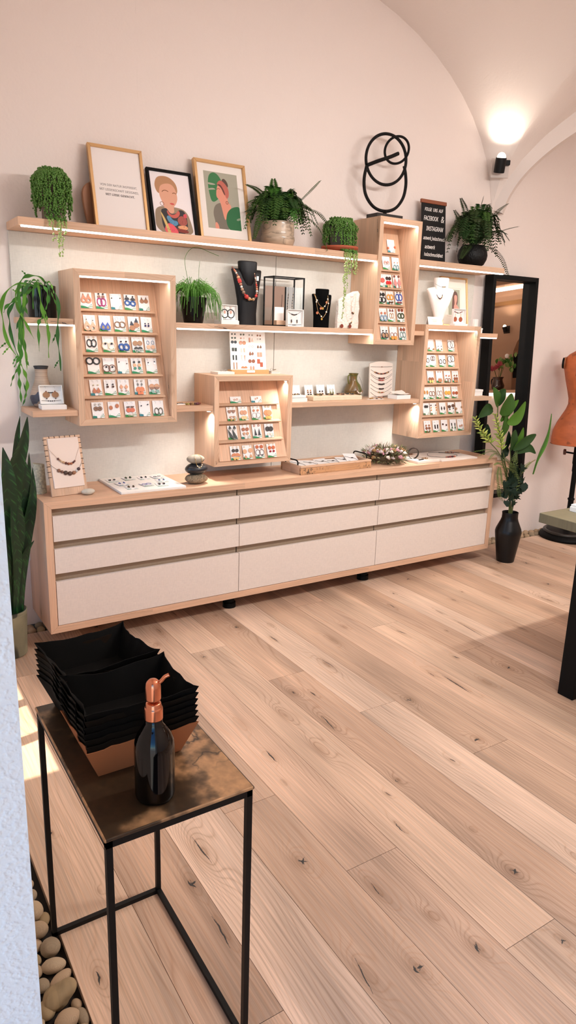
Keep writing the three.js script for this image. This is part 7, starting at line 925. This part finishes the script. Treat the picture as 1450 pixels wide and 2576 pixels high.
{
  const felt = phys(0x0a0908, 0.75, { specularIntensity: 0.25 }), feltB = phys(0x15100b, 0.75, { specularIntensity: 0.25 }), tan = std(0xa9683f, 0.8), brown = phys(0x1d140d, 0.9, { specularIntensity: 0.2 });
  const stack = (name, cx, cz, ry, y0, n, step, bx, bz, tx, tz, h, mats, labels, group, seed0) => { for (let i = 0; i < n; i++) { const b = mesh('felt_basket', basketGeo(bx, bz, tx, tz, h, seed0 + (i === n - 1 ? 5 : 0)), mats[i] ?? felt); tag(b, labels(i, n), 'basket', group); b.position.set(cx + 0.001 * Math.sin(i * 5 + seed0), y0 + i * step + 0.0005, cz + 0.001 * Math.cos(i * 3 + seed0)); b.rotation.y = ry + 0.008 * Math.sin(i * 7 + seed0); } };
  const ord = ['lowest', 'second', 'third', 'fourth', 'fifth', 'sixth', 'seventh', 'eighth'];
  stack('front', -0.278, 2.238, 0.0, TBY, 7, 0.0135, 0.088, 0.064, 0.113, 0.088, 0.074, [tan, feltB, feltB, felt, felt, feltB, felt], (i, n) => i === 0 ? 'tan leather-brown pinched basket under the black ones behind the pump bottle' : i === n - 1 ? 'top black felt basket of the stack behind the pump bottle' : `black felt basket, ${ord[i]} from the tabletop in the stack behind the pump bottle`, 'baskets stacked behind the pump bottle', 40);
  stack('back', -0.282, 2.05, 0.1, TBY, 7, 0.0135, 0.08, 0.066, 0.106, 0.092, 0.074, [felt, felt, feltB, felt, feltB, brown, felt], (i, n) => i === 5 ? 'black basket with a brown inner rim, just below the top of the farther stack' : i === n - 1 ? 'top black felt basket of the farther stack, nearest the sideboard' : `black felt basket, ${ord[i]} from the tabletop in the farther stack`, 'baskets in the farther stack', 80);
  const b = thing('pump_bottle', 'amber glass pump bottle with a copper dispenser on the bronze side table', 'bottle', [-0.289, TBY, 2.408]); b.rotation.y = -0.3;
  mesh('glass_body', lathe([[0, 0.001], [0.033, 0.0], [0.0365, 0.004], [0.0375, 0.012], [0.0375, 0.105], [0.036, 0.118], [0.031, 0.132], [0.022, 0.146], [0.0165, 0.155], [0.0155, 0.172], [0.0, 0.174]], 48), phys(0x070302, 0.05, { specularIntensity: 0.75 }), b);
  const cop = std(0xd98a68, 0.24, { metalness: 0.95 });
  mesh('collar', lathe([[0, 0.162], [0.0165, 0.162], [0.0172, 0.164], [0.0172, 0.183], [0.016, 0.186], [0.0145, 0.187], [0.0143, 0.193], [0.012, 0.196], [0, 0.196]], 40), cop, b);
  mesh('pump_head', lathe([[0, 0.195], [0.008, 0.195], [0.008, 0.2], [0.0135, 0.201], [0.0142, 0.204], [0.0142, 0.226], [0.0125, 0.235], [0.008, 0.24], [0, 0.242]], 40), cop, b);
  mesh('nozzle', tube([V(0.005, 0.23, 0), V(0.014, 0.237, 0.002), V(0.021, 0.246, 0.004), V(0.029, 0.25, 0.005)], 0.0036, 16, 10), cop, b);
}
// ------------------------------------------------------------------ river pebbles in the open strips along the floor edge
{
  const pt = [[172, 146, 116], [184, 156, 126], [158, 138, 112], [190, 166, 136], [164, 140, 104]].map((c, i) => new THREE.MeshStandardMaterial({ map: tex(96, 96, (x, y) => { const k = 0.82 + 0.34 * fbm(x / 20, y / 20, 400 + i, 4); return [c[0] * k, c[1] * k, c[2] * k]; }), roughness: 0.8 }));
  const R = rngOf(611), kinds = [0, 1, 2, 3, 4, 5].map((i) => stone(1, 1, 1, 300 + i * 9, 0.16));
  const TONE = ['tan', 'cream', 'grey-brown', 'pale sandy', 'yellowish'], peb = (x, z, a, c, hgt, ry, mi, label, group, cat = 'pebble') => { label = label.replace('TONE', TONE[mi % 5]); const m = mesh('river_pebble', kinds[Math.floor(R() * 6)], pt[mi % 5]); m.scale.set(a, hgt, c); m.position.set(x, -0.02 + hgt * 0.85, z); m.rotation.y = ry; return tag(m, label, cat, group); };
  const grp = 'river pebbles in the strip by the table legs', gen = 'rounded TONE river pebble in the strip beside the table legs';
  const L = [[-0.416,1.725,0.012,0.014], [-0.421,1.77,0.017,0.019], [-0.426,1.815,0.021,0.022], [-0.431,1.881,0.026,0.033], [-0.411,1.912,0.016,0.022], [-0.435,1.945,0.028,0.026], [-0.45,1.985,0.018,0.02], [-0.419,2.013,0.026,0.026], [-0.426,2.066,0.03,0.021], [-0.462,2.025,0.016,0.02], [-0.466,2.06,0.016,0.02], [-0.42,2.109,0.032,0.017], [-0.462,2.105,0.018,0.021], [-0.404,2.137,0.009,0.012], [-0.47,2.175,0.022,0.026], [-0.406,2.19,0.012,0.016], [-0.436,2.222,0.03,0.024], [-0.402,2.228,0.014,0.026]];
  const special = { 7: 'round yellowish pebble right under the near table leg corner', 8: 'smooth grey-tan oval pebble in the strip, beside the slanted one', 11: 'long grey pebble lying slanted in the strip by the floor edge', 3: 'large rounded beige pebble in the strip beside the far table leg' };
  L.forEach(([x, z, a, c], i) => peb(x, z, a, c, Math.min(a, c) * (i === 3 ? 0.9 : 0.75), i === 11 ? 0.5 : (R() - 0.5) * 0.6, i, special[i] ?? gen, special[i] ? undefined : grp));
  const ang = tag(mesh('river_pebble', stone(0.05, 0.026, 0.03, 377, 0.4), pt[4]), 'big angular ochre stone with a pointed corner in the pebble strip', 'pebble'); ang.position.set(-0.442, 0.0, 2.16); ang.rotation.y = 0.5;
  for (let z = 1.7; z < 2.36; z += 0.05) for (const x of [-0.502]) peb(x + (R() - 0.5) * 0.012, z + (R() - 0.5) * 0.01, 0.019 + R() * 0.006, 0.021 + R() * 0.006, 0.016, R() * 6, Math.floor(R() * 5), gen, grp);
  for (let z = 2.27; z < 2.36; z += 0.05) for (const x of [-0.415, -0.458]) peb(x + (R() - 0.5) * 0.01, z, 0.018 + R() * 0.005, 0.022, 0.016, R() * 6, Math.floor(R() * 5), gen, grp);
  for (let x = -0.16; x < 0.34; x += 0.045) for (const z of [0.03, 0.082]) peb(x + (R() - 0.5) * 0.01, z + (R() - 0.5) * 0.012, 0.018 + R() * 0.008, 0.019 + R() * 0.004, 0.015 + R() * 0.01, R() * 6, Math.floor(R() * 5), 'TONE river pebble at the wall under the sideboard end, by the snake plant', 'river pebbles behind the snake plant');
  for (let x = 2.98; x < 4.5; x += 0.062) for (const z of [0.03, 0.083]) peb(x + (R() - 0.5) * 0.016, z + (R() - 0.5) * 0.01, 0.024 + R() * 0.012, 0.02 + R() * 0.005, 0.017 + R() * 0.009, R() * 0.6, Math.floor(R() * 5), 'TONE river pebble along the wall between the floor vase and the dress form', 'river pebbles along the wall by the vase');
}
// ------------------------------------------------------------------ tall mirror, dress form, sales table, counter seen in the mirror
{
  const m = thing('wall_mirror', 'tall narrow mirror in a deep black frame hanging beside the display wall', 'mirror', [3.287, 0.375, 0.125]); m.rotation.x = -0.045;
  const w = 0.46, h = 1.54, bw = 0.03, d = 0.075;
  for (const s of [-1, 1]) mesh('side_rail', rbox(bw, h, d, s * (w - bw) / 2, h / 2, 0, 0.002, 1), M.black, m); for (const y of [bw / 2, h - bw / 2]) mesh('cross_rail', rbox(w - 2 * bw, bw, d, 0, y, 0, 0.002, 1), M.black, m);
  mesh('mirror_glass', box(w - 2 * bw, h - 2 * bw, 0.004, 0, h / 2, -0.02), std(0xe6dcd4, 0.0, { metalness: 1 }), m); mesh('backing', box(w - 2 * bw, h - 2 * bw, 0.006, 0, h / 2, -0.028), M.black, m);
}
{
  const f = thing('dress_form', 'antique orange-brown tailor’s dress form with a black arm cap on a turned black pole', 'mannequin', [3.986, 0, 0.255]); f.rotation.y = -0.75;
  const skin = tex(256, 256, (x, y) => { const k = 0.78 + 0.4 * fbm(x / 50, y / 30, 501, 4) - 0.25 * smooth(0.6, 0.75, fbm(x / 22, y / 22, 505, 3)); return [196 * k, 102 * k, 56 * k]; });
  const rings = [[0, 0.168, 0.12, 0], [0.03, 0.168, 0.122, 0], [0.1, 0.163, 0.12, 0], [0.16, 0.145, 0.112, 0], [0.21, 0.124, 0.1, 0], [0.26, 0.102, 0.09, 0], [0.3, 0.092, 0.085, 0], [0.34, 0.094, 0.088, 0.002], [0.4, 0.108, 0.098, 0.008], [0.48, 0.128, 0.112, 0.014], [0.55, 0.142, 0.11, 0.01], [0.6, 0.148, 0.095, 0.002], [0.635, 0.142, 0.08, -0.004], [0.665, 0.118, 0.066, -0.008], [0.69, 0.085, 0.056, -0.008], [0.715, 0.058, 0.05, -0.006], [0.75, 0.05, 0.046, -0.004], [0.76, 0.046, 0.042, -0.004]].map((r) => [r[0] + 0.735, r[1] * 1.2, r[2] * 1.12, r[3]]);
  const g = loft(rings, 40); mesh('torso', woodUV(g, 1, 0.5, 0.5), new THREE.MeshStandardMaterial({ map: skin, roughness: 0.6 }), f);
  for (const s of [-1, 1]) { mesh('arm_cap', cyl(0.04, 0.04, 0.014, 0, 0, 0, 28).rotateZ(PI / 2).rotateY(s * 0.35).translate(s * 0.182, 1.335, 0.012), M.black, f); mesh('arm_ring', cyl(0.044, 0.044, 0.012, 0, 0, 0, 28).rotateZ(PI / 2).rotateY(s * 0.35).translate(s * 0.17, 1.335, 0.01), std(0x9a5a34, 0.5), f); }
  mesh('bottom_rim', new THREE.TorusGeometry(1, 0.03, 6, 40).rotateX(PI / 2).scale(0.201, 0.12, 0.135).translate(0, 0.736, 0), std(0x8a4f2c, 0.6), f);
  mesh('pole', lathe([[0, 0.06], [0.03, 0.06], [0.03, 0.16], [0.021, 0.19], [0.021, 0.3], [0.026, 0.305], [0.026, 0.315], [0.019, 0.32], [0.019, 0.52], [0.023, 0.53], [0.023, 0.58], [0.027, 0.59], [0.027, 0.735], [0, 0.735]], 24), M.black, f); mesh('pole_patch', box(0.02, 0.07, 0.004, -0.012, 0.2, 0.021), std(0x8a4f2c, 0.5), f);
  mesh('knob', [bar(V(-0.02, 0.665, 0.0), V(-0.085, 0.672, 0.0), 0.007, 10)], M.black, f); mesh('knob_head', cyl(0.022, 0.022, 0.014, 0, 0, 0, 20).rotateZ(PI / 2).translate(-0.092, 0.673, 0), std(0x5a2f1f, 0.45), f);
  mesh('base', lathe([[0, 0], [0.2, 0], [0.205, 0.012], [0.2, 0.03], [0.16, 0.05], [0.15, 0.062], [0.06, 0.07], [0.05, 0.08], [0, 0.08]], 44), M.black, f); mesh('base_ring', new THREE.TorusGeometry(0.165, 0.014, 8, 40).rotateX(PI / 2).translate(0, 0.052, 0), std(0x3a3734, 0.4, { metalness: 0.5 }), f);
}
{
  const t = thing('sales_table', 'grey-green oak table with broad flat black metal legs', 'table', [0, 0, 0]);
  const top = oakTex(256, 512, 0.7, 1.4, 71, [112, 104, 80], [], 0.7); mesh('tabletop', woodUV(rbox(1.7, 0.042, 0.9, 2.622, 0.759, 2.09, 0.003), 0, 0.7, 1.4), new THREE.MeshStandardMaterial({ map: top, roughness: 0.6 }), t);
  for (const [x, z] of [[1.86, 1.86], [3.38, 1.86], [1.86, 2.45], [3.38, 2.45]]) mesh('leg', rbox(0.11, 0.737, 0.075, x, 0.3685, z, 0.002, 1), M.black, t); for (const z of [1.86, 2.45]) mesh('under_rail', box(1.5, 0.03, 0.06, 2.62, 0.722, z), M.black, t);
  const b = lying('gift_box', 'flat white box with a printed card on it at the sales table corner', 'box', 2.04, 0.78, 1.8, 0, [['box', rbox(0.36, 0.022, 0.24, 0.06, 0.011, 0, 0.002, 1), M.paper], ['lid', rbox(0.355, 0.01, 0.235, 0.06, 0.027, 0, 0.002, 1), M.white]]);
  lying('jewellery_card', 'card with dark round stones lying on the white box of the sales table', 'card', 2.09, 0.8125, 1.79, 0.3, [['card', box(0.14, 0.0015, 0.1), M.paper], ['hill', box(0.1, 0.0008, 0.025, -0.01, 0.0012, 0.03), std(0x5f7a5a, 0.8)], ['stone', ball(0.008, -0.02, 0.005, 0, 8), M.black], ['stone', ball(0.006, 0.006, 0.004, 0.004, 8), std(0x5a4a3a, 0.4)], ['stone', ball(0.007, 0.026, 0.004, 0, 8), M.black]]);
  // counter across the room, seen only in the mirror
  const c = thing('shop_counter', 'pale counter with an oak worktop and light strip, seen in the tall mirror', 'counter', [0, 0, 0]);
  mesh('worktop', woodUV(rbox(0.5, 0.04, 2.6, XR - 0.27, 1.06, 3.6, 0.003), 2, 0.7, 1.4), M.oak, c); mesh('front', box(0.46, 1.03, 2.5, XR - 0.25, 0.52, 3.6), std(0xeadfd6, 0.8), c);
  mesh('led_strip', box(0.014, 0.012, 2.5, XR - 0.5, 1.033, 3.6), M.led, c); const l = new THREE.RectAreaLight(LEDWHITE, LED_POWER * 0.5, 2.5, 0.014); l.position.set(XR - 0.5, 1.024, 3.6); l.rotation.set(-PI / 2, 0, PI / 2); c.add(l);
  const v = thing('flower_vase', 'brown glazed jug vase on the counter, reflected in the tall mirror', 'vase', [7.93, 1.08, 4.17]); mesh('vase_body', lathe([[0, 0], [0.07, 0], [0.095, 0.03], [0.1, 0.07], [0.075, 0.13], [0.07, 0.16], [0.088, 0.2], [0.08, 0.2], [0.06, 0.16], [0, 0.1]], 32), phys(0x2a1610, 0.15, { clearcoat: 1 }), v); mesh('handle', tube([V(0, 0.18, 0.085), V(0, 0.16, 0.12), V(0, 0.1, 0.125), V(0, 0.07, 0.1)], 0.011, 16, 8), phys(0x2a1610, 0.2), v);
  const q = thing('flower_bouquet', 'bouquet of pink-red protea flowers and round green leaves, reflected in the mirror', 'bouquet', [7.93, 1.27, 4.17]), R = rngOf(91);
  for (const [dy, dz, s] of [[0.13, 0.06, 0.085], [0.2, -0.08, 0.075], [0.16, -0.02, 0.06]]) { const g = []; for (let i = 0; i < 60; i++) { const a = R() * 2 * PI, b = R() * 1.5, d = V(Math.cos(a) * Math.sin(b), Math.cos(b), Math.sin(a) * Math.sin(b)); g.push(aim(new THREE.ConeGeometry(0.012, s, 4).translate(0, s / 2, 0), V(0, 1, 0), d).translate(-0.07, dy - 0.02, dz)); } mesh('flower', g, std(0xb8505c, 0.8), q); }
  for (let i = 0; i < 22; i++) { const a = R() * 6.28, y = 0.05 + R() * 0.25, r = 0.1 + R() * 0.12, z = -0.05 + Math.sin(a) * r - 0.06, x = Math.abs(Math.cos(a) * 0.1); mesh('leaf', ribbon([V(x, y, z), V(x - 0.01, y + 0.04, z - 0.01), V(x, y + 0.075, z - 0.02)], (t) => 0.026 * Math.sin(PI * clamp(t * 0.92 + 0.05, 0, 1)), { seg: 6, up: V(1, 0, 0.2) }), i % 2 ? G.mid : leafMat(0x7f9a5a), q); } mesh('white_flower', ball(0.035, 0, 0.32, -0.16, 10).scale(1, 1, 1), M.paper, q); for (let i = 0; i < 6; i++) mesh('stem', bar(V(0, -0.08, 0), V(0, 0.15, (R() - 0.5) * 0.25), 0.004), G.stem, q);
  const k = thing('monitor', 'black monitor standing on the counter, reflected at the mirror edge', 'monitor', [8.05, 1.08, 3.7]); mesh('screen', rbox(0.03, 0.36, 0.56, 0, 0.36, 0, 0.006), M.black, k); mesh('stand', rbox(0.03, 0.2, 0.06, 0.03, 0.1, 0, 0.003), M.black, k); mesh('foot', rbox(0.16, 0.012, 0.22, 0.02, 0.006, 0, 0.003), M.black, k);
  // slim oak shelf with a light strip on the end wall and an ochre rail below it
  const s = thing('wall_shelf', 'oak shelf with a bright light strip on the end wall, seen in the mirror top', 'shelf', [0, 0, 0]); mesh('shelf_board', woodUV(rbox(0.26, 0.05, 1.5, XR - 0.13, 2.645, 4.6, 0.002), 2, 0.7, 1.4), M.oak, s); mesh('led_strip', box(0.03, 0.05, 1.2, XR - 0.27, 2.6, 4.42), M.led, s); const l2 = new THREE.RectAreaLight(LEDWHITE, LED_POWER * 0.4, 1.2, 0.03); l2.position.set(XR - 0.27, 2.572, 4.42); l2.rotation.set(-PI / 2, 0, PI / 2); s.add(l2);
  const r = thing('picture_rail', 'ochre wooden rail along the end wall, seen in the mirror', 'rail', [0, 0, 0]); mesh('rail', woodUV(rbox(0.03, 0.06, 3.2, XR - 0.015, 2.42, 3.4, 0.003), 2, 0.5, 1), std(0x8a6236, 0.6), r);
}
renderer.render(scene, camera);
